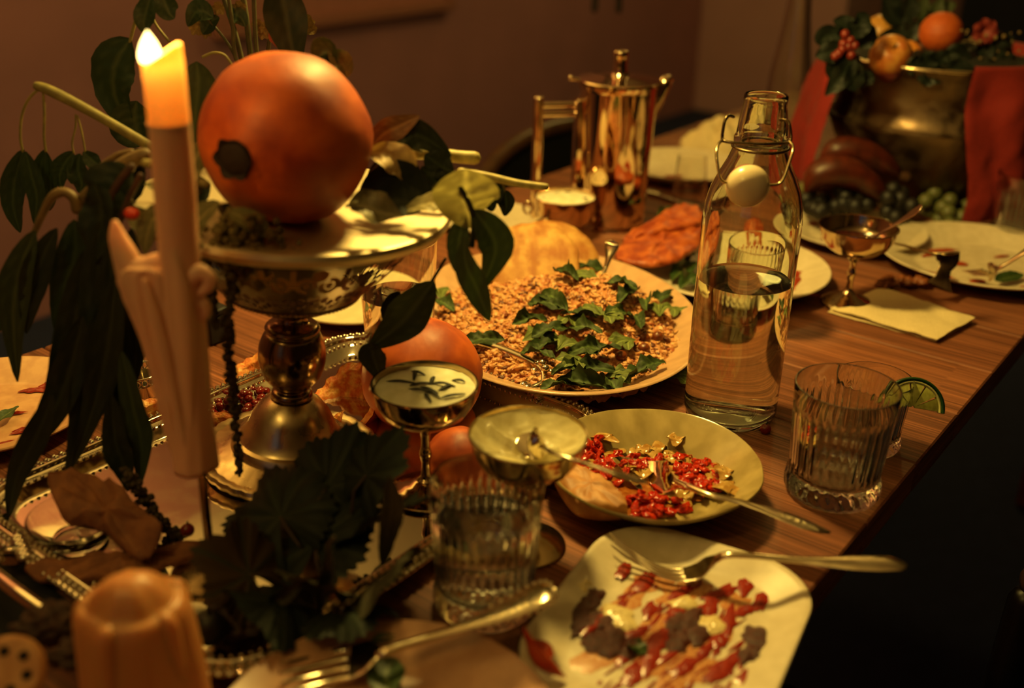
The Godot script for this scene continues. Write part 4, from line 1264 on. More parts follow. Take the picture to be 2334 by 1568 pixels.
	part("glass", MB.new().lathe(P2([0, 0.004, 0.03, 0, 0.0355, 0.003, 0.036, 0.01, 0.036, 0.11, 0.034, 0.145, 0.027, 0.19, 0.0215, 0.235, 0.0175, 0.275, 0.016, 0.30, 0.0185, 0.302, 0.0185, 0.307, 0.0155, 0.309, 0.0150, 0.345, 0.0135, 0.345, 0.0135, 0.305, 0.015, 0.275, 0.019, 0.235, 0.0245, 0.19, 0.0315, 0.145, 0.0335, 0.11, 0.0335, 0.012, 0.03, 0.007, 0, 0.009]), 56, T(b)), gm, t2)
	var wx := MB.new()
	wx.lathe(P2([0.0156, 0.328, 0.0165, 0.330, 0.0165, 0.352, 0.014, 0.355, 0, 0.355]), 32, T(b))
	for k in 5:
		var a := k * 1.3
		wx.tube([b + Vector3(0.0158 * cos(a), 0.335, 0.0158 * sin(a)), b + Vector3(0.0158 * cos(a), 0.318 - 0.004 * (k % 3), 0.0158 * sin(a))], [0.003, 0.002], 8)
	part("wax_seal", wx, mat(Color(0.55, 0.09, 0.05), 0.4), t2)

# ---------------------------------------------------------------- plates, food, cutlery
func splat(mb: MB, c: Vector3, rx: float, rz: float, yaw: float, h: float, sd: float) -> void:
	var f := func(a, b):
		var th: float = a * TAU
		var o: float = 1.0 + 0.45 * fn.get_noise_2d(cos(th) * 1.3 + sd * 3.1, sin(th) * 1.3 + sd) + 0.2 * fn.get_noise_2d(cos(th) * 4.0 + sd, sin(th) * 4.0 + sd * 2.0)
		var r: float = b * o
		var y: float = h * (1.0 - pow(b, 3.0)) * (0.75 + 0.5 * fn.get_noise_2d(cos(th) * r * 3.0 + sd, sin(th) * r * 3.0))
		return c + Vector3(r * rx * cos(th), y, r * rz * sin(th)).rotated(Vector3.UP, yaw)
	mb.grid(18, 5, f, true, false, 0)

func slab(mb: MB, poly: Array, th: float, amp := 0.0, sd := 0.0, smooth := true) -> void:
	# a thick flat piece with soft edges over a closed outline
	var n := 48
	var o: Array = []
	var m := poly.size()
	for k in n:
		var t := float(k) / n * m
		var a := int(t)
		var u := t - a
		if smooth:
			o.append(poly[a % m].cubic_interpolate(poly[(a + 1) % m], poly[(a - 1 + m) % m], poly[(a + 2) % m], u))
		else:
			o.append(poly[a % m].lerp(poly[(a + 1) % m], u))
	var c := Vector3.ZERO
	for p in o:
		c += p
	c /= n
	var sec := [[0.0, 0.0], [0.96, 0.0], [1.0, 0.35], [0.985, 0.75], [0.93, 1.0], [0.75, 1.05], [0.5, 1.1], [0.25, 1.1], [0.0, 1.1]]
	var f := func(a, b):
		var q: Array = sec[roundi(b * 8)]
		var p: Vector3 = c.lerp(o[roundi(a * n) % n], q[0])
		var w := amp * fn.get_noise_2d(p.x * 60 + sd, p.z * 60) if q[1] > 0 else 0.0
		return p + Vector3(0, q[1] * th + w, 0)
	mb.grid(n, 8, f, true)

func plate(called: String, at: Vector3, R: float, h: float, m: Material, label: String, group := "", mod = null, X := Transform3D()) -> Node3D:
	var t := thing(called, at, label, "plate", group)
	var p := P2([0, 0.002, R * 0.46, 0.002, R * 0.5, 0.0, R * 0.54, 0.0, R * 0.58, 0.003, R * 0.8, h * 0.5, R * 0.985, h - 0.002, R, h, R * 0.992, h + 0.0012, R * 0.975, h + 0.0005, R * 0.80, h * 0.5 + 0.004, R * 0.66, 0.0065, R * 0.6, 0.0055, 0, 0.005])
	part("body", MB.new().lathe(p, 72, Transform3D(X.basis, at), mod, 1.0), m, t)
	return t

func bits(mb: MB, at: Vector3, list: Array, y: float, h := 0.0015) -> void:
	# sauce smears given as x, z, length, width, turn
	for q in list:
		splat(mb, at + Vector3(q[0], y, q[1]), q[2], q[3], q[4], h, q[0] * 130 + q[1] * 70)

func plates() -> void:
	var cream := mot(Color(0.80, 0.74, 0.62), Color(0.85, 0.79, 0.68), 0.02, 12, 0.4)
	var red := mot(Color(0.50, 0.10, 0.05), Color(0.62, 0.17, 0.07), 0.03, 30, 0.25)
	var brown := mot(Color(0.20, 0.05, 0.02), Color(0.38, 0.12, 0.045), 0.03, 40, 0.3, 0.08)
	# pale hand-made round plate with tomato salad
	var a1 := Vector3(0.113, TOP + 0.0005, -0.718)
	var rimm := func(th, p):
		return p.x * (1.0 + (0.012 * fn.get_noise_2d(th * 1.2, 3.0) + 0.006 * sin(th * 5.0)) * smoothstep(0.05, 0.085, p.x))
	var olive := mot(Color(0.56, 0.49, 0.31), Color(0.70, 0.62, 0.42), 0.014, 9, 0.16)
	plate("round_plate", a1, 0.0855, 0.029, olive, "pale olive hand-made round plate with bright red tomato remains", "", rimm)
	var ts := MB.new()
	for q in TOMATO:
		for k in int(q[4] * 1.6):
			var x: float = q[0] + q[2] * rng.randfn(0, 0.55)
			var z: float = q[1] + q[3] * rng.randfn(0, 0.55)
			var rr := Vector2(x, z).length()
			if rr > 0.074:
				continue
			var p := a1 + Vector3(x, 0.0075 + 0.005 * rng.randf() + 0.62 * maxf(0.0, rr - 0.052), z)
			ts.blob(p, Vector3(rng.randf_range(0.003, 0.0075), rng.randf_range(0.0015, 0.0032), rng.randf_range(0.0025, 0.005)), 0.9, 2.2, k * 1.3 + q[0] * 99, fn, 14, 9, Basis.from_euler(Vector3(rng.randf_range(-0.3, 0.3), rng.randf() * 6, rng.randf_range(-0.5, 0.5))))
	solo("tomato_salad", ts, mot(Color(0.60, 0.05, 0.01), Color(0.78, 0.22, 0.05), 0.03, 24, 0.12), a1 + Vector3(0, 0.01, 0), "wet bright red chopped tomato left on the round olive plate", "tomato", "", "stuff")
	var on := MB.new()
	for k in 30:
		var a := rng.randf_range(-3.0, 1.2)
		var rr := rng.randf_range(0.015, 0.066)
		var p := a1 + Vector3(rr * cos(a), 0.0085 + 0.55 * maxf(0.0, rr - 0.050), rr * sin(a))
		var d := Vector3(rng.randf_range(-1, 1), 0, rng.randf_range(-1, 1)).normalized()
		var L := rng.randf_range(0.008, 0.016)
		on.ribbon(MB.spline([p - d * L, p - d * L * 0.4 + Vector3(0, 0.003, 0), p + Vector3(0, 0.001, 0) + d.cross(Vector3.UP) * 0.004, p + d * L * 0.5 + Vector3(0, 0.004, 0), p + d * L], 16), d.cross(Vector3.UP), [0.0015, 0.006, 0.0045, 0.007, 0.0055, 0.0015], [0.0004, 0.0008, 0.0004], [0.0, 0.0022, -0.0015, 0.002, 0.0], 10)
	solo("onion_strips", on, mot(Color(0.60, 0.42, 0.18), Color(0.78, 0.64, 0.38), 0.02, 20, 0.1), a1 + Vector3(0, 0.012, 0), "glossy pale onion strips mixed through the tomato on the round plate", "onion", "", "stuff")
	var jf := MB.new()
	for q in TOMATO:
		splat(jf, a1 + Vector3(q[0] * 0.8, 0.0068, q[1] * 0.8), 0.020, 0.015, q[0] * 40, 0.0012, q[1] * 300)
	splat(jf, a1 + Vector3(0.0, 0.0068, 0.0), 0.045, 0.036, 0.4, 0.001, 3.0)
	solo("salad_juice", jf, mot(Color(0.52, 0.26, 0.09), Color(0.66, 0.42, 0.18), 0.02, 20, 0.06), a1 + Vector3(0, 0.008, 0), "shiny orange juice pooled in the round olive plate", "juice", "", "stuff")
	var pw := MB.new()
	slab(pw, [Vector3(0.0335, 0.766, -0.7089), Vector3(0.0482, 0.766, -0.714), Vector3(0.0717, 0.766, -0.6925), Vector3(0.0871, 0.766, -0.6641), Vector3(0.0845, 0.766, -0.6536), Vector3(0.0618, 0.766, -0.6528), Vector3(0.0461, 0.766, -0.6644)], 0.014, 0.004, 2.0)
	var pwc := [Vector3(0.0601, 0.766, -0.6798)]
	solo("bread_wedge", pw, mot(Color(0.66, 0.44, 0.25), Color(0.80, 0.58, 0.36), 0.014, 14, 0.55), pwc[0], "folded pale bread wedge on the near edge of the olive plate", "bread")
	# squared plate, sauce-smeared, hanging slightly over the table edge
	var a2 := Vector3(0.0, TOP, 0.0)
	var sc := Vector3(0.106, TOP, -0.545)
	var o := Node3D.new()
	o.name = named("square_plate")
	add_child(o)
	o.transform = T(sc, -0.475)
	tag(o, "cream squared plate smeared with red sauce, nearest the table edge", "plate")
	var sec := [[0.078, 0.001, 0.0], [0.03, 0.001, 0.02], [0.026, 0.0, 0.022], [0.022, 0.001, 0.025], [0.004, 0.0105, 0.045], [0.0, 0.0125, 0.048], [0.0015, 0.0138, 0.047], [0.006, 0.0128, 0.043], [0.022, 0.006, 0.03], [0.03, 0.0045, 0.022], [0.078, 0.004, 0.0]]
	var f := func(a, b):
		var q: Array = sec[roundi(b * 10)]
		if q[0] > 0.07:
			return Vector3(0, q[1], 0)
		var e := rrect(0.0785 - q[0], 0.098 - q[0], maxf(q[2], 0.01), a * TAU)
		return Vector3(e.x, q[1], e.y)
	part("body", MB.new().grid(120, 10, f, true), cream, o, Vector3.ZERO)
	var s2 := MB.new()
	var s3 := MB.new()
	for q in [Vector3(0.0809, 0.7565, -0.6058), Vector3(0.0953, 0.7552, -0.5956), Vector3(0.1214, 0.7552, -0.5867), Vector3(0.1451, 0.7552, -0.5851), Vector3(0.1651, 0.7552, -0.5954), Vector3(0.0949, 0.7552, -0.565), Vector3(0.1119, 0.7552, -0.561), Vector3(0.1301, 0.7552, -0.5661), Vector3(0.084, 0.7552, -0.5426), Vector3(0.0972, 0.7552, -0.5346), Vector3(0.1147, 0.7552, -0.5393), Vector3(0.0898, 0.7552, -0.518), Vector3(0.0733, 0.7552, -0.5175), Vector3(0.104, 0.7552, -0.5224), Vector3(0.1454, 0.7552, -0.5532), Vector3(0.1367, 0.7552, -0.5358), Vector3(0.1269, 0.7552, -0.5272), Vector3(0.1596, 0.7552, -0.567), Vector3(0.1718, 0.7552, -0.5766), Vector3(0.1107, 0.7552, -0.5107), Vector3(0.1352, 0.7552, -0.5114), Vector3(0.0773, 0.7552, -0.502), Vector3(0.147, 0.7552, -0.5021), Vector3(0.0559, 0.757, -0.5482), Vector3(0.1368, 0.7552, -0.5708)]:
		splat(s2, q, rng.randf_range(0.008, 0.019), rng.randf_range(0.003, 0.0065), rng.randf_range(0.5, 1.3), 0.0012, rng.randf() * 90)
	for k in 130:
		var q := sc + Vector3(rng.randf_range(-0.05, 0.06), 0.0049, rng.randf_range(-0.05, 0.09))
		splat(s2, q, rng.randf_range(0.002, 0.011), rng.randf_range(0.0006, 0.0018), rng.randf_range(0.6, 1.2), 0.0006, rng.randf() * 90)
	var film := MB.new()
	for q in [Vector3(0.0982, 0.7545, -0.5942), Vector3(0.1212, 0.7545, -0.5853), Vector3(0.0779, 0.7545, -0.5699), Vector3(0.0994, 0.7545, -0.5526), Vector3(0.08, 0.7545, -0.5307), Vector3(0.1131, 0.7545, -0.5276), Vector3(0.1383, 0.7545, -0.5451), Vector3(0.089, 0.7545, -0.5109), Vector3(0.1211, 0.7545, -0.5079), Vector3(0.0642, 0.7545, -0.5428), Vector3(0.1548, 0.7545, -0.5723), Vector3(0.0569, 0.7545, -0.5178), Vector3(0.1007, 0.7545, -0.4959)]:
		splat(film, q, rng.randf_range(0.014, 0.024), rng.randf_range(0.007, 0.012), rng.randf_range(0.5, 1.2), 0.0005, rng.randf() * 90)
	solo("sauce_film", film, mot(Color(0.74, 0.46, 0.26), Color(0.80, 0.60, 0.40), 0.03, 30, 0.25), sc + Vector3(0, 0.0047, 0), "thin orange film of sauce spread over the squared plate", "sauce", "", "stuff")
	solo("sauce_smear", s2, red, sc + Vector3(0, 0.005, 0), "streaks and spatters of red sauce across the squared cream plate", "sauce", "", "stuff")
	for q in [Vector3(0.0513, 0.756, -0.5694), Vector3(0.0577, 0.7555, -0.5772), Vector3(0.0531, 0.756, -0.5493), Vector3(0.0578, 0.7555, -0.533), Vector3(0.0647, 0.7555, -0.5503), Vector3(0.0694, 0.7555, -0.5376), Vector3(0.0656, 0.7555, -0.525), Vector3(0.0478, 0.756, -0.558), Vector3(0.1107, 0.7555, -0.5517), Vector3(0.1214, 0.7555, -0.5564), Vector3(0.1234, 0.7555, -0.5413), Vector3(0.1098, 0.7555, -0.5346), Vector3(0.161, 0.7555, -0.5382), Vector3(0.1539, 0.7555, -0.5236), Vector3(0.0797, 0.7555, -0.5275)]:
		splat(s3, q, rng.randf_range(0.010, 0.016), rng.randf_range(0.006, 0.009), rng.randf_range(0.4, 1.6), 0.0034, rng.randf() * 90)
	solo("meat_scraps", s3, brown, sc + Vector3(0, 0.0055, 0), "dark brown stewed scraps heaped on the squared cream plate", "food scraps", "", "stuff")
	var dol := MB.new()
	for q in [Vector3(0.0726, 0.7555, -0.5594), Vector3(0.0761, 0.7555, -0.5507), Vector3(0.0491, 0.759, -0.5867), Vector3(0.1193, 0.7555, -0.5722), Vector3(0.1334, 0.7555, -0.5502)]:
		splat(dol, q, rng.randf_range(0.008, 0.013), rng.randf_range(0.007, 0.011), rng.randf() * 3, 0.0028, rng.randf() * 50)
	solo("cream_smear", dol, mot(Color(0.85, 0.76, 0.54), Color(0.92, 0.84, 0.62), 0.02, 20, 0.25), sc + Vector3(0, 0.006, 0), "blobs of pale yellow cream among the sauce on the squared plate", "cream", "", "stuff")
	var gl := [Vector3(0.0822, 0.756, -0.5257), Vector3(0.0798, 0.756, -0.5289), Vector3(0.0887, 0.756, -0.5211)]
	solo("wilted_leaf", MB.new().leaf([gl[1], gl[0] + Vector3(0, 0.002, 0), gl[2]], 0.006, Vector3.UP, {"wave": 0.4}), vcol(0.4), gl[0], "dark wilted herb leaf in the middle of the squared plate", "leaf")
	# tomato skin curling over the near corner of the squared plate
	var sk := MB.new()
	var q0 := [Vector3(0.0129, 0.762, -0.5323), Vector3(0.0194, 0.772, -0.5225), Vector3(0.0328, 0.771, -0.5119), Vector3(0.0397, 0.762, -0.5087)]
	sk.leaf(MB.spline([Vector3(0.0142, 0.763, -0.5249), Vector3(0.0126, 0.771, -0.5054), Vector3(0.0218, 0.767, -0.491), Vector3(0.0365, 0.76, -0.4936)], 8), 0.012, Vector3(0.6, 0.7, -0.4), {"fold": 0.9, "wave": 0.05, "dark": Color(0.42, 0.05, 0.015), "lite": Color(0.55, 0.12, 0.03), "veins": 2.0})
	solo("tomato_skin", sk, vcol(0.25, 0.5, Color(0.3, 0.1, 0.05)), q0[0], "curled red tomato skin on the near corner of the squared plate", "tomato")
	# plain front plate with scraps, cut by the frame
	var a3 := Vector3(-0.066, TOP, -0.434)
	plate("dinner_plate", a3, 0.100, 0.018, mot(Color(0.70, 0.52, 0.40), Color(0.75, 0.57, 0.44), 0.02, 10, 0.25), "tan round dinner plate cut by the frame, fork lying across it")
	var oil := MB.new()
	bits(oil, a3, [[0.012, -0.035, 0.02, 0.008, 0.3], [0.03, -0.02, 0.018, 0.008, 0.9], [-0.005, -0.02, 0.01, 0.005, 0.2], [0.024, -0.062, 0.005, 0.003, 0.0], [0.012, -0.072, 0.004, 0.002, 0.4]], 0.0052, 0.0009)
	solo("oil_pool", oil, mat(Color(0.72, 0.56, 0.30), 0.05), a3 + Vector3(0, 0.0055, 0), "shiny pools of oil on the tan front plate", "oil", "", "stuff")
	for q in [[[Vector3(-0.0677, 0.762, -0.5056), Vector3(-0.0713, 0.762, -0.4902), Vector3(-0.0666, 0.762, -0.4721)], 0.011, "dark spoon-shaped leaf lying on the tan front plate"], [[Vector3(-0.1143, 0.764, -0.5198), Vector3(-0.1027, 0.764, -0.5243), Vector3(-0.0876, 0.764, -0.5145)], 0.008, "dark wilted leaf at the far rim of the tan front plate"], [[Vector3(-0.0838, 0.765, -0.5167), Vector3(-0.0774, 0.765, -0.5197), Vector3(-0.068, 0.765, -0.5213)], 0.003, "shred of dark leaf beside the fork neck on the front plate"]]:
		solo("wilted_leaf", MB.new().leaf(q[0], q[1], Vector3(0, 1, 0.3), {"wave": 0.1, "peak": 0.5}), vcol(0.5), q[0][1], q[2], "leaf")
	var rs := MB.new()
	bits(rs, a3, [[-0.05, -0.068, 0.02, 0.012, 0.4], [-0.065, -0.055, 0.014, 0.01, 0.9], [-0.07, -0.04, 0.018, 0.012, 0.2], [-0.055, -0.025, 0.016, 0.010, 1.2]], 0.0085, 0.004)
	solo("red_relish", rs, mot(Color(0.44, 0.08, 0.04), Color(0.56, 0.16, 0.07), 0.03, 30, 0.25), a3 + Vector3(-0.06, 0.009, -0.05), "dark red relish under the fork tines on the front plate", "relish", "", "stuff")
	# the plates farther up the table
	var a4 := Vector3(0.258, TOP, -1.2)
	plate("dinner_plate", a4, 0.122, 0.021, cream, "wide cream plate of torn flatbread behind the swing-top bottle")
	for q in [[[Vector3(0.1217, 0.776, -1.1938), Vector3(0.1474, 0.78, -1.2568), Vector3(0.1946, 0.786, -1.2853), Vector3(0.2395, 0.786, -1.3154), Vector3(0.2313, 0.778, -1.2427), Vector3(0.1929, 0.776, -1.1827), Vector3(0.1545, 0.775, -1.1652)], "large torn piece of orange flatbread nearest the water bottle"], [[Vector3(0.1343, 0.778, -1.2433), Vector3(0.1656, 0.788, -1.2774), Vector3(0.2113, 0.796, -1.3329), Vector3(0.2398, 0.796, -1.331), Vector3(0.2366, 0.79, -1.2848), Vector3(0.1793, 0.788, -1.2522)], "orange flatbread piece lying behind the large torn one"], [[Vector3(0.3076, 0.762, -1.3655), Vector3(0.3366, 0.762, -1.4061), Vector3(0.3397, 0.762, -1.3489), Vector3(0.3114, 0.762, -1.2683), Vector3(0.2949, 0.762, -1.2841)], "smaller flatbread scrap seen through the water bottle"]]:
		var mb := MB.new()
		slab(mb, q[0], 0.0075, 0.006, q[0][0].x * 50)
		solo("flatbread", mb, mot(Color(0.55, 0.20, 0.07), Color(0.74, 0.38, 0.15), 0.014, 11, 0.5, 0.08), q[0][0], q[1], "flatbread", "torn flatbread on the wide cream plate")
	var s4 := MB.new()
	bits(s4, a4, [[0.055, 0.045, 0.025, 0.012, 0.3], [0.085, 0.0, 0.02, 0.012, 0.7], [0.03, 0.06, 0.03, 0.006, 0.2], [0.07, 0.06, 0.03, 0.005, -0.2], [0.075, 0.025, 0.024, 0.012, 0.9], [0.02, -0.02, 0.03, 0.014, 0.4], [0.05, 0.01, 0.02, 0.014, 0.1]], 0.007, 0.006)
	solo("stewed_peppers", s4, mot(Color(0.52, 0.12, 0.04), Color(0.70, 0.26, 0.08), 0.03, 24, 0.3, 0.06), a4 + Vector3(0.06, 0.01, 0.03), "orange-red stewed peppers at the side of the wide cream plate", "peppers", "", "stuff")
	var sl := -1
	for q in [[[Vector3(0.186, 0.762, -1.1606), Vector3(0.2068, 0.762, -1.1986), Vector3(0.2264, 0.762, -1.2229)], 0.013], [[Vector3(0.1945, 0.762, -1.2055), Vector3(0.2096, 0.762, -1.2377), Vector3(0.2286, 0.762, -1.255)], 0.012], [[Vector3(0.1925, 0.762, -1.1328), Vector3(0.2079, 0.762, -1.1618), Vector3(0.2199, 0.762, -1.1799)], 0.011], [[Vector3(0.1909, 0.776, -1.3433), Vector3(0.2046, 0.776, -1.3829), Vector3(0.2171, 0.776, -1.41)], 0.008]]:
		sl += 1
		solo("salad_leaf", MB.new().leaf(q[0], q[1], Vector3(0, 1, 0.4), {"wave": 0.5, "curl": 0.5}), vcol(0.45, 0.5, Color(0.1, 0.2, 0.05)), q[0][1], ["crumpled dark salad leaf nearest the rice platter", "crumpled dark salad leaf tucked under the large torn flatbread", "lowest crumpled salad leaf, by the bottle on the wide plate", "small pale salad leaf on the flatbread's far edge"][sl], "leaf")
	var a5 := Vector3(0.4601, 0.75, -1.3626)
	plate("dinner_plate", a5, 0.094, 0.017, cream, "cream plate with red traces just behind the sauce coupe")
	var s5 := MB.new()
	bits(s5, a5, [[-0.05, -0.045, 0.016, 0.009, 0.4], [-0.015, -0.04, 0.022, 0.006, 0.1], [0.02, -0.03, 0.015, 0.006, 0.9], [0.015, -0.055, 0.012, 0.005, 0.7], [0.035, -0.045, 0.008, 0.004, 0.7], [0.055, 0.02, 0.012, 0.012, 0.4], [0.05, 0.045, 0.016, 0.008, 0.2], [-0.03, 0.01, 0.02, 0.012, 0.5]], 0.0065, 0.003)
	solo("sauce_smear", s5, red, a5 + Vector3(0, 0.008, 0), "red sauce traces ringing the cream plate behind the coupe", "sauce", "", "stuff")
	var a6 := Vector3(0.5895, 0.75, -1.2576)
	plate("dinner_plate", a6, 0.126, 0.021, cream, "cream plate farthest along the near side with a fork upon it")
	var s6 := MB.new()
	bits(s6, a6, [[-0.03, -0.05, 0.02, 0.006, 0.2], [-0.055, -0.03, 0.012, 0.005, 0.6], [-0.072, 0.045, 0.022, 0.012, -0.5], [-0.025, 0.0, 0.009, 0.008, 0.2], [-0.028, 0.062, 0.01, 0.007, 0.2], [0.05, 0.045, 0.02, 0.01, 0.6], [0.02, 0.08, 0.006, 0.003, 0.3], [0.04, -0.03, 0.012, 0.003, 0.3]], 0.0065, 0.002)
	solo("sauce_smear", s6, mot(Color(0.55, 0.17, 0.08), Color(0.70, 0.32, 0.14), 0.03, 30, 0.3), a6 + Vector3(0, 0.008, 0), "thin orange sauce traces on the plate with a fork", "sauce", "", "stuff")
	var lf := [Vector3(0.5763, 0.762, -1.1825), Vector3(0.5986, 0.762, -1.1955), Vector3(0.6217, 0.762, -1.2073)]
	solo("wilted_leaf", MB.new().leaf(lf, 0.009, Vector3(0, 1, 0.4), {"wave": 0.1}), vcol(0.45), lf[1], "dark green leaf on the farthest plate beside its fork", "leaf")
	var a7 := Vector3(0.268, TOP, -1.665)
	plate("dinner_plate", a7, 0.10, 0.022, cream, "cream plate with orange spots behind the coffee pot")
	var s7 := MB.new()
	bits(s7, a7, [[-0.02, 0.03, 0.012, 0.006, 0.2], [-0.045, 0.055, 0.016, 0.007, 0.3], [-0.01, 0.06, 0.01, 0.005, 0.2], [0.0, 0.085, 0.03, 0.006, 0.1]], 0.0075, 0.003)
	solo("sauce_smear", s7, red, a7 + Vector3(0, 0.009, 0), "few orange-red spots on the plate behind the coffee pot", "sauce", "", "stuff")
	plate("dinner_plate", Vector3(-0.0368, 0.75, -1.3952), 0.072, 0.012, cream, "small bare cream plate showing left of the flatbread")
	plate("dinner_plate", Vector3(-0.175, TOP, -1.085), 0.080, 0.016, mot(Color(0.84, 0.78, 0.62), Color(0.88, 0.82, 0.66), 0.02, 10, 0.3), "bright cream plate seen through the pierced cake stand skirt")
	var a8 := Vector3(-0.458, TOP, -0.815)
	plate("dinner_plate", a8, 0.094, 0.017, mot(Color(0.78, 0.58, 0.42), Color(0.85, 0.66, 0.48), 0.02, 10, 0.3), "pinkish plate with food traces cut by the frame beyond the tray")
	var s8 := MB.new()
	bits(s8, a8, [[0.045, -0.055, 0.016, 0.008, 0.3], [0.03, -0.06, 0.012, 0.006, 0.8], [0.02, -0.045, 0.014, 0.005, 0.2], [0.04, 0.03, 0.008, 0.005, 0.5], [0.035, 0.055, 0.01, 0.005, 0.8], [0.02, 0.0, 0.012, 0.002, 0.3]], 0.0065, 0.002)
	solo("sauce_smear", s8, red, a8 + Vector3(0.03, 0.008, 0), "red sauce spots on the pinkish plate beyond the tray", "sauce", "", "stuff")
	var l8 := [Vector3(-0.4398, 0.762, -0.7869), Vector3(-0.4375, 0.762, -0.8028), Vector3(-0.4343, 0.762, -0.8192)]
	solo("wilted_leaf", MB.new().leaf(l8, 0.007, Vector3(0, 1, 0.3), {"wave": 0.3, "ser": 0.6}), vcol(0.5), l8[1], "dark herb leaf on the pinkish plate beyond the tray", "leaf")

const TOMATO := [[-0.035, -0.022, 0.022, 0.016, 34], [-0.042, -0.004, 0.014, 0.010, 16], [-0.008, -0.028, 0.014, 0.008, 12], [0.03, -0.022, 0.018, 0.014, 24], [0.036, 0.006, 0.012, 0.016, 22], [-0.002, 0.026, 0.02, 0.010, 12], [-0.01, 0.046, 0.012, 0.006, 7], [-0.05, -0.04, 0.01, 0.006, 5]]
const PC := Vector3(0.043, 0.75, -1.02)

func mound(x: float, z: float) -> float:
	var q := Vector2(x, z).rotated(0.17)
	var d := Vector2(q.x / 0.128, q.y / 0.168).length()
	var h := 0.008 + 0.022 * sqrt(maxf(0.0, 1.0 - d * d))
	h += 0.030 * exp(-(pow((x - 0.05) / 0.055, 2) + pow((z + 0.01) / 0.06, 2)))
	h += 0.012 * exp(-(pow((x + 0.02) / 0.05, 2) + pow((z + 0.03) / 0.05, 2)))
	return h + 0.0055 * fn.get_noise_2d(x * 60.0, z * 60.0) + 0.0035 * absf(fn.get_noise_2d(x * 150.0 + 9.0, z * 150.0)) + 0.0016 * fn.get_noise_2d(x * 340.0, z * 340.0)

const CHICK := ["below its middle herbs", "left of the middle, under a parsley sprig", "toward the bottle, among pale leaves", "just right of the lower middle", "closest to the water bottle", "between bottle and heap crest", "near the crest", "on the bottle side, third row", "right behind the crest herbs"]
const PLACES := ["nearest the flatbread", "beside the flatbread's edge", "on the crest's left shoulder", "on the very crest", "right of the crest", "just below the crest", "left of the crest", "at the heap's left middle", "lowest of the left row", "under the left row", "left of the heap's centre", "at the heap's centre", "right of the heap's centre", "halfway to the bottle", "toward the bottle, upper row", "by the serving spoon's right", "upper right toward the bottle", "next to the serving spoon", "at the far right rim", "against the bottle-side rim", "left of the front row", "second in the front row", "third in the front row", "fourth in the front row", "fifth in the front row", "front row end touching the bottle", "at the front rim", "at the front rim, second", "at the stand-side rim, upper", "at the stand-side rim, lower", "between pomegranate and heap", "under the crest leaf", "far left above the row", "between left row and crest", "behind the crest", "behind and right of the crest", "midway on the bottle side", "above the front row", "low in front of the rim leaves", "behind the flatbread"]

func herb_label(k: int, kind: int) -> String:
	return ["dark crinkled mint leaf ", "lobed parsley sprig ", "small dark mint leaf "][kind] + "on the rice, " + PLACES[k]

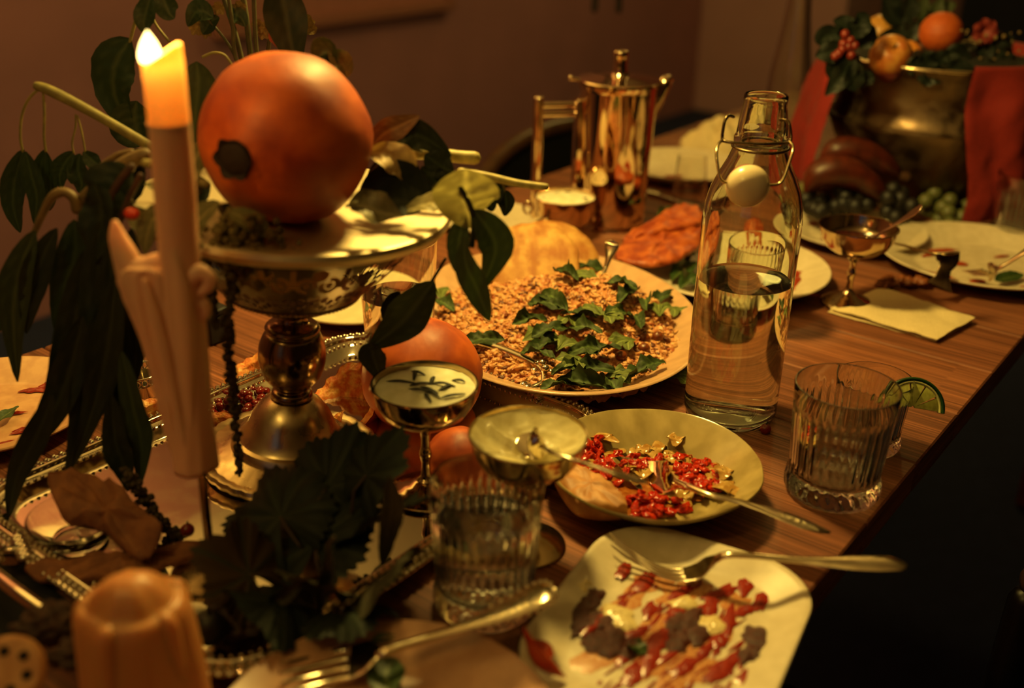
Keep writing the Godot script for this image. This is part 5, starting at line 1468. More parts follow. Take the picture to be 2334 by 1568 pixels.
func platter() -> void:
	var t := thing("platter", PC, "large oval tan platter heaped with rice and herbs mid-table", "platter")
	var B := Basis(Vector3.UP, 0.17) * Basis.from_scale(Vector3(0.150, 1.0, 0.194))
	part("body", MB.new().lathe(P2([0, 0.002, 0.5, 0.002, 0.54, 0.0, 0.6, 0.0, 0.64, 0.003, 0.88, 0.016, 0.985, 0.0275, 1.0, 0.0295, 0.995, 0.031, 0.975, 0.0305, 0.86, 0.0195, 0.66, 0.0075, 0, 0.006]), 96, Transform3D(B, PC), null, 0.35), mot(Color(0.74, 0.58, 0.44), Color(0.80, 0.64, 0.49), 0.02, 10, 0.3), t)
	var m := MB.new()
	m.cf = func(_a, _b, p):
		var k := clampf(0.5 + 0.8 * fn.get_noise_2d(p.x * 70.0 + 5, p.z * 70.0) + 0.5 * fn.get_noise_2d(p.x * 300.0, p.z * 300.0), 0, 1)
		return Color(0.42, 0.14, 0.045).lerp(Color(0.66, 0.30, 0.11), k)
	var f := func(a, b):
		var q := Vector2(0.128 * b, 0).rotated(a * TAU)
		q.y *= 0.168 / 0.128
		q = q.rotated(-0.17)
		return PC + Vector3(q.x, mound(q.x, q.y), q.y)
	m.grid(260, 120, f, true, false, 0)
	var base := solo("rice_heap", m, vcol(0.5), PC + Vector3(0, 0.012, 0), "heap of orange spiced rice and shredded meat on the oval platter", "rice", "", "stuff")
	# loose grains, flakes and dark bits over the heap
	var shapes := [Vector3(0.0042, 0.0006, 0.0008), Vector3(0.0036, 0.0015, 0.0026)]
	for kind in 2:
		var g := MB.new().blob(Vector3.ZERO, shapes[kind], 0.9, 2.0, kind * 7.0, fn, 10, 7)
		var mm := MultiMesh.new()
		mm.transform_format = MultiMesh.TRANSFORM_3D
		mm.use_colors = true
		mm.mesh = g.mesh(Vector3.ZERO)
		mm.instance_count = [2600, 3600][kind]
		for k in mm.instance_count:
			var q := Vector2(sqrt(rng.randf()) * 0.99, 0).rotated(rng.randf() * TAU) * Vector2(0.126, 0.166)
			q = q.rotated(-0.17)
			var tr := Transform3D(Basis.from_euler(Vector3(rng.randf_range(-0.9, 0.9), rng.randf() * 6.3, rng.randf_range(-0.7, 0.7))).scaled(Vector3.ONE * rng.randf_range(0.7, 1.5)), Vector3(q.x, mound(q.x, q.y) - 0.012 - [0.0, 0.0005][kind], q.y))
			mm.set_instance_transform(k, tr)
			var c := Color(0.54, 0.22, 0.075).lerp(Color(0.74, 0.42, 0.18), rng.randf())
			if rng.randf() < 0.12:
				c = Color(0.38, 0.10, 0.03)
			if kind == 1 and rng.randf() < 0.12:
				c = Color(0.12, 0.03, 0.015)
			mm.set_instance_color(k, c)
		var mi := MultiMeshInstance3D.new()
		mi.name = ["rice_grains", "meat_flakes"][kind]
		mi.multimesh = mm
		mi.material_override = vcol(0.45)
		base.add_child(mi)
		tag(mi, "", "", "", "stuff")
	# herbs strewn on top, each leaf its own thing
	var sites := [Vector3(0.0557, 0.8, -1.0353), Vector3(0.0807, 0.805, -1.0328), Vector3(0.0417, 0.8, -0.999), Vector3(0.0664, 0.808, -0.9622), Vector3(0.0917, 0.808, -0.9635), Vector3(0.0711, 0.806, -0.9428), Vector3(0.0344, 0.798, -0.9893), Vector3(0.0205, 0.796, -0.9354), Vector3(0.0245, 0.79, -0.9038), Vector3(0.0313, 0.793, -0.9177), Vector3(0.0478, 0.8, -0.9172), Vector3(0.0693, 0.802, -0.9066), Vector3(0.0848, 0.8, -0.9088), Vector3(0.1126, 0.792, -0.9343), Vector3(0.1372, 0.795, -1.0068), Vector3(0.1186, 0.8, -1.0055), Vector3(0.1511, 0.788, -1.0055), Vector3(0.1104, 0.802, -1.0171), Vector3(0.1671, 0.784, -1.0731), Vector3(0.1743, 0.78, -1.0453), Vector3(0.054, 0.788, -0.8748), Vector3(0.075, 0.789, -0.8756), Vector3(0.0953, 0.785, -0.8737), Vector3(0.1118, 0.784, -0.8765), Vector3(0.1307, 0.785, -0.8942), Vector3(0.1498, 0.78, -0.8922), Vector3(0.0487, 0.782, -0.8558), Vector3(0.0656, 0.781, -0.8586), Vector3(-0.0804, 0.785, -1.0726), Vector3(-0.0747, 0.785, -1.0321), Vector3(-0.0279, 0.784, -0.9348), Vector3(0.0572, 0.806, -0.9665), Vector3(0.0173, 0.796, -0.9657), Vector3(0.0375, 0.8, -0.941), Vector3(0.0833, 0.81, -0.9696), Vector3(0.1033, 0.805, -0.9714), Vector3(0.1246, 0.795, -0.9714), Vector3(0.0592, 0.798, -0.8901), Vector3(0.09, 0.78, -0.8635), Vector3(0.0841, 0.795, -1.1244)]
	for k in sites.size():
		var p: Vector3 = sites[k]
		var yaw := rng.randf() * TAU
		if k >= 20 and k <= 27:
			yaw = rng.randf_range(-0.9, 0.9)
		var L = [0.021, 0.026, 0.018][k % 3] * (1.25 if k in [23, 27, 26, 7, 2] else 1.0)
		var d = Vector3(cos(yaw), 0, sin(yaw)) * L
		var kind := k % 3
		var gcol = [Color(0.028, 0.045, 0.012), Color(0.10, 0.125, 0.03), Color(0.04, 0.062, 0.016)][(k * 7) % 3]
		var mb := MB.new()
		var nm := "mint_leaf"
		var y0 := mound(p.x - PC.x, p.z - PC.z) + TOP + 0.004
		p.y = maxf(y0, p.y * 0.3 + y0 * 0.7)
		if kind == 1:
			nm = "parsley_leaf"
			for j in 3:
				var e = d.rotated(Vector3.UP, (j - 1) * 0.9) * 0.75
				mb.leaf([p - d * 0.4, p + e * 0.4 + Vector3(0, 0.004, 0), p + e + Vector3(0, 0.001, 0)], L * 0.36, Vector3(rng.randf_range(-0.3, 0.3), 1, rng.randf_range(0.0, 0.5)), {"n": 8, "ser": 0.9, "wave": 0.35, "peak": 0.65, "veins": 4.0, "dark": gcol, "lite": gcol * 2.4})
		else:
			mb.leaf([p - d, p + Vector3(0, 0.005, 0), p + d + Vector3(0, rng.randf_range(-0.003, 0.004), 0)], L * 0.42, Vector3(rng.randf_range(-0.5, 0.5), 1, rng.randf_range(0.0, 0.7)), {"n": 14, "ser": 0.5, "wave": 0.4, "rib": 0.13, "fold": 0.3, "curl": rng.randf_range(0.0, 0.6), "veins": 8.0, "dark": gcol, "lite": gcol * 2.6, "twist": rng.randf_range(-0.8, 0.8)})
		solo(nm, mb, vcol(0.6, 0.35, Color(0.05, 0.09, 0.015)), p, herb_label(k, kind), "herb leaf", "mint strewn over the rice" if kind != 1 else "parsley strewn over the rice")
	# chickpeas and olives showing among the rice
	var ck := -1
	for q in [Vector3(0.085, 0.792, -0.9044), Vector3(0.0571, 0.796, -0.9063), Vector3(0.1314, 0.79, -0.958), Vector3(0.105, 0.792, -0.9154), Vector3(0.1734, 0.78, -0.9909), Vector3(0.1291, 0.79, -0.9365), Vector3(0.0772, 0.805, -0.924), Vector3(0.1453, 0.786, -0.9624), Vector3(0.0984, 0.8, -0.9334)]:
		var y0 := mound(q.x - PC.x, q.z - PC.z) + TOP + 0.0035
		ck += 1
		var qq := Vector3(q.x, y0, q.z)
		solo("chickpea", MB.new().blob(qq, Vector3(0.0062, 0.0052, 0.0058), 0.12, 2.0, q.x * 90, fn, 14, 10), mot(Color(0.36, 0.15, 0.05), Color(0.50, 0.24, 0.08), 0.02, 30, 0.35), qq, "brown chickpea on the rice heap " + CHICK[ck], "chickpea", "chickpeas in the rice")
	# two round flatbreads leaning on the heap
	for k in 2:
		var c: Vector3 = [Vector3(0.0202, 0.8013, -1.115), Vector3(0.046, 0.7956, -1.15)][k]
		var X := Transform3D(Basis.from_euler(Vector3([0.62, 0.5][k], [0.15, -0.2][k], [0.10, -0.25][k])), c)
		var ff := func(a, b):
			var sec := [[0.0, -0.003], [0.9, -0.004], [0.99, -0.002], [1.0, 0.001], [0.96, 0.004], [0.8, 0.0055], [0.55, 0.006], [0.3, 0.0055], [0.0, 0.0055]]
			var q: Array = sec[roundi(b * 8)]
			var th: float = a * TAU
			var r: float = 0.054 * q[0] * (1.0 + 0.05 * fn.get_noise_2d(cos(th) * 2 + k * 9, sin(th) * 2))
			var x := r * cos(th)
			var z := r * sin(th)
			return X * Vector3(x, q[1] + 0.0018 * fn.get_noise_2d(x * 40 + k * 5, z * 40) - 2.5 * (x * x + z * z) * 0.6, z)
		solo("flatbread", MB.new().grid(56, 8, ff, true), mot(Color(0.62, 0.38, 0.16), Color(0.78, 0.60, 0.32), 0.02, 9, 0.7, 0.03), c, ["round golden flatbread leaning on the rice heap in front", "round flatbread mostly hidden behind the golden leaning one"][k], "flatbread")

func spoon(pts: Array, side: Vector3, s: float, bowl_len: float, label: String, group := "") -> void:
	# pts runs from the handle's end to the tip of the bowl; bowl_len is the bowl's share of the length
	var q := MB.spline(pts, 60)
	var t := thing("spoon", (pts[0] + pts[-1]) / 2, label, "spoon", group)
	var cut := int(60 * (1.0 - bowl_len))
	var sv := silver(0.16, Color(0.88, 0.82, 0.70))
	part("handle", MB.new().ribbon(q.slice(0, cut + 2), side, [0.0015 * s, 0.0078 * s, 0.0092 * s, 0.0085 * s, 0.006 * s, 0.004 * s, 0.003 * s, 0.0026 * s, 0.0026 * s, 0.003 * s, 0.0036 * s], [0.0004 * s, 0.0013 * s, 0.0013 * s, 0.0012 * s, 0.0013 * s, 0.0016 * s, 0.0018 * s, 0.002 * s, 0.0018 * s]), sv, t)
	part("bowl", MB.new().ribbon(q.slice(cut), side, [0.0036 * s, 0.009 * s, 0.0150 * s, 0.0180 * s, 0.0188 * s, 0.0180 * s, 0.0155 * s, 0.0105 * s, 0.001 * s], [0.0014 * s, 0.0007 * s, 0.0007 * s, 0.0007 * s, 0.0005 * s], [0.0, 0.003 * s, 0.0065 * s, 0.0085 * s, 0.009 * s, 0.008 * s, 0.005 * s, 0.002 * s, 0.0], 22), silver(0.07, Color(0.88, 0.82, 0.70)), t)

func fork(pts: Array, side: Vector3, s: float, label: String, ribbed := false, hside := Vector3.ZERO) -> void:
	# pts runs from the handle's end to the tips of the tines; the last 30 hundredths are tines
	var q := MB.spline(pts, 80)
	var t := thing("fork", (pts[0] + pts[-1]) / 2, label, "fork")
	var sv := silver(0.15, Color(0.88, 0.82, 0.70))
	var w: Array = [0.002 * s, 0.0085 * s, 0.0096 * s, 0.0085 * s, 0.0062 * s, 0.0042 * s, 0.0032 * s, 0.0028 * s, 0.0028 * s, 0.0032 * s, 0.0036 * s]
	part("handle", MB.new().ribbon(q.slice(0, 48), hside if hside != Vector3.ZERO else side, w, [0.0005 * s, 0.0014 * s, 0.0014 * s, 0.0013 * s, 0.0015 * s, 0.0018 * s, 0.002 * s, 0.0018 * s]), sv, t)
	part("head", MB.new().ribbon(q.slice(46, 60), side, [0.0036 * s, 0.0075 * s, 0.0108 * s, 0.0116 * s, 0.0116 * s], [0.0016 * s, 0.0011 * s, 0.001 * s], [0.0, 0.001 * s, 0.0015 * s]), sv, t)
	for k in 4:
		var off := (k - 1.5) * 0.0068 * s
		var r: Array = []
		for j in range(59, 81):
			r.append(q[j] + side.normalized() * off)
		part("tine", MB.new().ribbon(r, side, [0.0021 * s, 0.0019 * s, 0.0017 * s, 0.0014 * s, 0.0006 * s], [0.001 * s, 0.001 * s, 0.0009 * s, 0.0004 * s], [0.0, 0.0], 8), sv, t)
	if ribbed:
		var e := MB.new()
		for sd in [-1.0, 1.0]:
			for j in range(2, 20, 2):
				var wq := e._r(w, j / 47.0, 0)
				e.blob(q[j] + side.normalized() * sd * wq, Vector3(0.0017, 0.0016, 0.0017) * s, 0, 1, 0, null, 8, 6)
		part("reeded_edge", e, sv, t)

func cutlery() -> void:
	spoon([Vector3(0.2296, 0.776, -0.6291), Vector3(0.2158, 0.78, -0.6298), Vector3(0.2015, 0.782, -0.6363), Vector3(0.1842, 0.784, -0.645), Vector3(0.1666, 0.785, -0.6532), Vector3(0.1482, 0.786, -0.6592), Vector3(0.136, 0.783, -0.6731), Vector3(0.13, 0.778, -0.6857), Vector3(0.1201, 0.769, -0.7087), Vector3(0.1083, 0.7655, -0.7244), Vector3(0.095, 0.7665, -0.7331), Vector3(0.0829, 0.77, -0.7357)], Vector3(0.35, 0, 0.94), 0.98, 0.34, "large spoon resting on the olive plate, handle over its rim")
	spoon([Vector3(0.093, 0.833, -0.5988), Vector3(0.081, 0.837, -0.5974), Vector3(0.0662, 0.842, -0.5974), Vector3(0.0516, 0.846, -0.5992), Vector3(0.0401, 0.8485, -0.6018), Vector3(0.0293, 0.8475, -0.6093), Vector3(0.0217, 0.844, -0.622), Vector3(0.0151, 0.84, -0.6371), Vector3(0.0069, 0.8385, -0.6493)], Vector3(0.4, 0, 0.92), 0.62, 0.30, "thin spoon standing in the half-eaten coupe, handle toward the olive plate")
	spoon([Vector3(0.4301, 0.8854, -1.075), Vector3(0.425, 0.877, -1.08), Vector3(0.4144, 0.8624, -1.09), Vector3(0.4013, 0.8464, -1.1), Vector3(0.3919, 0.8337, -1.11), Vector3(0.3884, 0.8247, -1.118), Vector3(0.383, 0.8148, -1.128)], Vector3(0.3, 0.35, -0.88), 0.78, 0.28, "spoon tilted up out of the dark sauce coupe by the napkin")
	spoon([Vector3(0.109, 0.8277, -1.11), Vector3(0.1083, 0.8215, -1.11), Vector3(0.1057, 0.8103, -1.105), Vector3(0.1021, 0.7981, -1.1), Vector3(0.0983, 0.7906, -1.095), Vector3(0.0953, 0.7846, -1.09), Vector3(0.0924, 0.7787, -1.085)], Vector3(0.95, 0.0, 0.3), 0.95, 0.3, "serving spoon with shining handle end stuck upright in the rice")
	fork([Vector3(0.2653, 0.786, -0.5789), Vector3(0.2543, 0.787, -0.5777), Vector3(0.2344, 0.786, -0.5789), Vector3(0.2152, 0.784, -0.5824), Vector3(0.196, 0.782, -0.5869), Vector3(0.1757, 0.782, -0.5892), Vector3(0.1583, 0.782, -0.5911), Vector3(0.1469, 0.78, -0.593), Vector3(0.1392, 0.772, -0.5958), Vector3(0.1299, 0.7625, -0.5979), Vector3(0.1166, 0.759, -0.5986), Vector3(0.1034, 0.76, -0.6033), Vector3(0.0889, 0.764, -0.6137), Vector3(0.0741, 0.771, -0.6238)], Vector3(0.1, 0.25, 1), 1.0, "silver fork on the squared plate, handle hanging past the table edge", false, Vector3(0.1, 0.02, 1))
	fork([Vector3(0.0305, 0.79, -0.54), Vector3(0.0232, 0.79, -0.5363), Vector3(0.0095, 0.788, -0.5276), Vector3(-0.0093, 0.784, -0.5198), Vector3(-0.0278, 0.781, -0.5123), Vector3(-0.0461, 0.778, -0.5065), Vector3(-0.0614, 0.777, -0.5001), Vector3(-0.0716, 0.776, -0.4963), Vector3(-0.0796, 0.772, -0.4968), Vector3(-0.0892, 0.767, -0.498), Vector3(-0.0986, 0.764, -0.4977), Vector3(-0.1087, 0.763, -0.4947), Vector3(-0.1204, 0.765, -0.4873), Vector3(-0.1311, 0.77, -0.4777)], Vector3(0.25, 0, 1), 1.22, "reeded fork across the tan front plate, handle crossing the tumbler", true)
	fork([Vector3(0.6172, 0.8428, -1.14), Vector3(0.6005, 0.8294, -1.14), Vector3(0.5837, 0.8115, -1.145), Vector3(0.5718, 0.7972, -1.15), Vector3(0.5632, 0.7876, -1.155), Vector3(0.5588, 0.7794, -1.165), Vector3(0.5558, 0.7726, -1.18), Vector3(0.5471, 0.7667, -1.195)], Vector3(0.2, 0.1, 1), 1.0, "fork on the farthest plate pointing at its sauce traces")
	# server with a thin handle and a waisted blade, hooked over the farthest plate's rim
	var kb := Vector3(0.4981, 0.7909, -1.16)
	var t := thing("cake_server", kb, "slim-handled silver server with waisted blade standing at the farthest plate", "server")
	var sv := silver(0.22, Color(0.50, 0.42, 0.34))
	part("handle", MB.new().ribbon(MB.spline([Vector3(0.4464, 0.8053, -1.19), Vector3(0.4642, 0.8037, -1.18), Vector3(0.4819, 0.801, -1.17), Vector3(0.4989, 0.8001, -1.16), Vector3(0.5143, 0.806, -1.155)], 30), Vector3(0.1, 0.6, 0.8), [0.001, 0.0022, 0.0024, 0.003, 0.006, 0.001], [0.001, 0.0014, 0.0014, 0.0012, 0.0006]), silver(0.2, Color(0.7, 0.6, 0.44)), t)
	part("blade", MB.new().ribbon(MB.spline([Vector3(0.5024, 0.8046, -1.158), Vector3(0.5034, 0.7939, -1.155), Vector3(0.4992, 0.7848, -1.15), Vector3(0.4962, 0.7747, -1.145), Vector3(0.4924, 0.769, -1.14)], 24), Vector3(1, 0, 0.1), [0.014, 0.013, 0.0075, 0.008, 0.0115, 0.0155], [0.0012, 0.0012, 0.0008]), sv, t)
	# table knife behind the pot, and one left of the flatbread
	for q in [[[Vector3(0.1984, 0.756, -1.5644), Vector3(0.2165, 0.756, -1.5468), Vector3(0.2396, 0.756, -1.5208), Vector3(0.273, 0.756, -1.4832)], "table knife lying on the wood right behind the coffee pot"], [[Vector3(0.0377, 0.78, -1.3302), Vector3(0.0243, 0.775, -1.3114), Vector3(0.0073, 0.77, -1.3002), Vector3(-0.0123, 0.768, -1.282)], "table knife resting against the small bare plate and flatbread"]]:
		var k := thing("table_knife", q[0][1], q[1], "knife")
		var p := MB.spline(q[0], 30)
		part("blade", MB.new().ribbon(p.slice(12), Vector3(0.3, 0, 1), [0.006, 0.0085, 0.009, 0.008, 0.001], [0.0012, 0.0009, 0.0004]), silver(0.1), k)
		part("handle", MB.new().ribbon(p.slice(0, 13), Vector3(0.3, 0, 1), [0.004, 0.009, 0.0075, 0.006], [0.002, 0.003, 0.0025]), silver(0.2), k)

# ---------------------------------------------------------------- wine cooler of fruit, napkins
func urn() -> void:
	var c := Vector3(0.6097, 0.8545, -1.56)
	c.y = TOP
	var t := thing("wine_cooler", c, "large round silver wine cooler piled with fruit and dark leaves", "wine cooler")
	var sv := silver(0.46, Color(0.46, 0.38, 0.30))
	part("body", MB.new().lathe(P2([0, 0, 0.085, 0, 0.09, 0.004, 0.088, 0.012, 0.080, 0.02, 0.092, 0.04, 0.112, 0.065, 0.132, 0.095, 0.142, 0.118, 0.1465, 0.126, 0.1455, 0.131, 0.1385, 0.134, 0.1335, 0.150, 0.1325, 0.172, 0.137, 0.192, 0.1445, 0.204, 0.150, 0.210, 0.152, 0.2145, 0.1495, 0.2175, 0.146, 0.2165, 0.139, 0.205, 0.129, 0.175, 0.128, 0.15, 0.12, 0.1, 0.07, 0.03, 0, 0.028]), 96, T(c), null, 0.9), sv, t)
	part("rim_band", MB.new().tube(range(97).map(func(k): return c + Vector3(0.1515 * cos(k * TAU / 96), 0.2165, 0.1515 * sin(k * TAU / 96))), 0.0028, 8), silver(0.16, Color(0.82, 0.74, 0.58)), t)
	# red cloths hung over the rim: angle is counted from +x towards the camera
	var rc := mot(Color(0.47, 0.065, 0.045), Color(0.52, 0.08, 0.05), 0.03, 30, 0.85).duplicate()
	rc.rim_enabled = true
	rc.rim = 0.05
	rc.backlight_enabled = true
	rc.backlight = Color(0.2, 0.03, 0.02)
	for k in 2:
		var a0: float = [-0.55, 2.72][k]
		var a1: float = [1.60, 3.75][k]
		var fl: float = [0.012, 0.03][k]
		var f := func(a, b):
			var th: float = lerpf(a0, a1, a)
			var s: float = b   # 0 inside the rim, 0.15 on it, 1 at the hem
			var fold: float = sin(th * [7.0, 9.0][k] + k) * 0.006 + sin(th * 15.0 + 2.0 + s * 2.0) * 0.0035 + 0.006 * fn.get_noise_2d(th * 3.0, s * 3.0)
			var r: float
			var y: float
			if s < 0.15:
				r = lerpf(0.128, 0.1545, s / 0.15)
				y = 0.2 + 0.026 * sin(s / 0.15 * PI / 2)
			else:
				var u: float = (s - 0.15) / 0.85
				r = 0.1575 + fl * sin(minf(u * 1.4, 1.0) * PI / 2) + fold * minf(u * 5.0, 1.0)
				y = lerpf(0.226, 0.018, u)
			if k == 0:
				# a rolled fold stands up at one end, and the edge swings away to the cooler's front
				y += 0.045 * exp(-pow((th - 0.25) / 0.32, 2)) * clampf(1.0 - s * 1.6, 0, 1)
				th += 0.08 * sin(s * 5.0) * smoothstep(0.6, 1.0, a)
			else:
				r += 0.018 * s * sin(th * 5.0 + 1.0)
				y -= 0.004 * sin(th * 8.0)
			return c + Vector3(r * cos(th), maxf(y, 0.004), r * sin(th))
		var o := c + Vector3(0.15 * cos((a0 + a1) / 2), 0.1, 0.15 * sin((a0 + a1) / 2))
		solo("red_cloth", MB.new().grid(70, 40, f, false, false, 0), rc, o, ["dark red cloth draped over the cooler's front beside the grapes", "bright red cloth hanging down the cooler's side toward the bottles"][k], "cloth")
	# fruit
	plain_fruit("apple", Vector3(0.5053, 0.9775, -1.465), 0.0285, Color(0.60, 0.30, 0.11), Color(0.74, 0.52, 0.24), "yellow-orange apple with deep dimple at the front of the cooler", "apple", Vector3(-0.12, 0.62, 0.72))
	plain_fruit("apple", Vector3(0.5325, 0.9876, -1.6), 0.028, Color(0.68, 0.46, 0.18), Color(0.74, 0.54, 0.25), "pale yellow apple half hidden behind a dark leaf", "apple", Vector3(0.1, 0.1, -1))
	plain_fruit("apple", Vector3(0.5464, 0.9694, -1.52), 0.022, Color(0.78, 0.44, 0.16), Color(0.84, 0.56, 0.24), "small yellow apple wedged between dimpled apple and the orange", "apple", Vector3(0.2, 0.1, -1))
	plain_fruit("plum", Vector3(0.5067, 0.9597, -1.46), 0.017, Color(0.26, 0.06, 0.05), Color(0.36, 0.09, 0.07), "dark red plum under the dimpled apple at the cooler rim", "plum", Vector3(0.2, 0.3, -1))
	var oc := Vector3(0.5928, 1.0011, -1.53)
	var ot := thing("orange", oc - Vector3(0, 0.028, 0), "round orange resting highest on the dark fruit in the cooler", "orange")
	part("skin", MB.new().blob(oc, Vector3(0.0295, 0.0280, 0.0295), 0.02, 3, 1, fn, 32, 24), mot(Color(0.66, 0.28, 0.08), Color(0.72, 0.34, 0.11), 0.02, 14, 0.6, 0.03), ot)
	part("stalk", MB.new().blob(oc + Vector3(-0.002, -0.022, 0.018), Vector3(0.003, 0.002, 0.003), 0, 1, 0, null, 10, 6), mat(Color(0.08, 0.08, 0.03)), ot)
	# an added dark lumpy fill under everything, and a few black plums that show
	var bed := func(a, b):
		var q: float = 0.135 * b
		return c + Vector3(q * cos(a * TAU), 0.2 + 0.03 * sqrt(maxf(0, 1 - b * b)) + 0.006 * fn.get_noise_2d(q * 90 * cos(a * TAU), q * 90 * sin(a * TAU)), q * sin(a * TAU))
	solo("dark_fill", MB.new().grid(60, 20, bed, true, false, 0), mot(Color(0.05, 0.05, 0.04), Color(0.09, 0.08, 0.06), 0.03, 30, 0.9), c + Vector3(0, 0.2, 0), "dark lumpy fill added inside the wine cooler under the fruit", "cooler_fill", "", "stuff")
	var dk := mot(Color(0.05, 0.035, 0.05), Color(0.10, 0.05, 0.06), 0.02, 20, 0.45)
	var pl := [Vector3(0.556, 0.9668, -1.5), Vector3(0.5761, 0.9672, -1.5), Vector3(0.6027, 0.9654, -1.5), Vector3(0.6247, 0.9682, -1.5), Vector3(0.6474, 0.9615, -1.5), Vector3(0.675, 0.9703, -1.53)]
	for k in pl.size():
		solo("black_plum", MB.new().blob(pl[k], Vector3(0.016, 0.015, 0.016), 0.04, 2, k, fn, 18, 12), dk, pl[k], ["black plum touching the dimpled apple's right side", "black plum right under the orange", "black plum under the orange, nearest the rim", "black plum right of the orange", "black plum above the red cloth's rolled edge", "black plum under the dark red flower"][k], "plum", "black plums in the wine cooler")
	# sprays of dark leaves in and over the cooler
	var lm := vcol(0.5, 0.4, Color(0.01, 0.015, 0.006))
	var sprays := [
		["dark leafy spray with red berries hanging over the cooler's rim", 0.017],
		["dark leaves standing behind the apples in the cooler", 0.018],
		["tall pale-green leaf spray rising beside the orange", 0.014],
		["dark leaf mass with tiny pale buds right of the orange", 0.018],
		["dark leaves along the cooler rim under the orange", 0.016],
	]
	for s in sprays.size():
		var q: Array = sprays[s]
		var st: Array = SPRAYS[s][0]
		var w := thing("leaf_spray", st[0], q[0], "leaves")
		part("stem", MB.new().tube(MB.spline(st, 14), [0.0022, 0.0015, 0.0008], 6), mat(Color(0.12, 0.11, 0.05)), w)
		for l in SPRAYS[s][1]:
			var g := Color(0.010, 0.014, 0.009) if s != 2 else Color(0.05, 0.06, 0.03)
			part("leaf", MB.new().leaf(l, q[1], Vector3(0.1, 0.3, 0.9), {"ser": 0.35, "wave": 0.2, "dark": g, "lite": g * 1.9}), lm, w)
	var bt := thing("berry_cluster", Vector3(0.4243, 0.9991, -1.4), "cluster of dull red berries on the leafy spray over the rim", "berries")
	for p in [Vector3(0.4198, 1.0139, -1.4), Vector3(0.4277, 1.0064, -1.4), Vector3(0.4193, 1.0018, -1.4), Vector3(0.4266, 0.9986, -1.4), Vector3(0.4155, 0.9896, -1.4), Vector3(0.4114, 0.9862, -1.4), Vector3(0.4317, 0.9877, -1.4), Vector3(0.4192, 0.9952, -1.4), Vector3(0.4344, 0.9999, -1.4)]:
		part("berry", MB.new().blob(p, Vector3.ONE * 0.0058, 0.05, 2, p.x * 40, fn, 12, 8), mot(Color(0.42, 0.10, 0.07), Color(0.52, 0.16, 0.10), 0.02, 30, 0.4), bt)
	part("stalk", MB.new().tube(MB.spline([Vector3(0.4393, 0.9848, -1.405), Vector3(0.426, 0.9967, -1.405), Vector3(0.4161, 1.0065, -1.405)], 8), 0.0012, 5), mat(Color(0.12, 0.11, 0.05)), bt)
	var fc := Vector3(0.6378, 1.0086, -1.5)
	var ft := thing("red_flower", fc, "small dark red flower right of the orange in the cooler", "flower")
	for k in 7:
		var a := k * TAU / 7
		var d := Vector3(cos(a), sin(a), 0.35)
		part("petal", MB.new().leaf([fc, fc + d * 0.009 + Vector3(0, 0, 0.004), fc + d * 0.018], 0.007, Vector3(0, 0, 1), {"n": 8, "peak": 0.6, "dark": Color(0.2, 0.02, 0.02), "lite": Color(0.3, 0.05, 0.03)}), vcol(0.6), ft)
	part("stem", MB.new().tube([fc, fc + Vector3(-0.01, -0.06, 0)], 0.0014, 6), mat(Color(0.1, 0.1, 0.04)), ft)
	var bd := MB.new()
	for k in 40:
		var p := c + Vector3(rng.randf_range(-0.03, 0.13), rng.randf_range(0.222, 0.262), rng.randf_range(0.02, 0.10))
		bd.blob(p, Vector3.ONE * rng.randf_range(0.0012, 0.003), 0.2, 3, k, fn, 6, 5)
	solo("pale_buds", bd, mat(Color(0.45, 0.36, 0.22), 0.7), c + Vector3(0.05, 0.24, 0.06), "tiny pale buds scattered through the dark leaves of the cooler", "buds", "", "stuff")

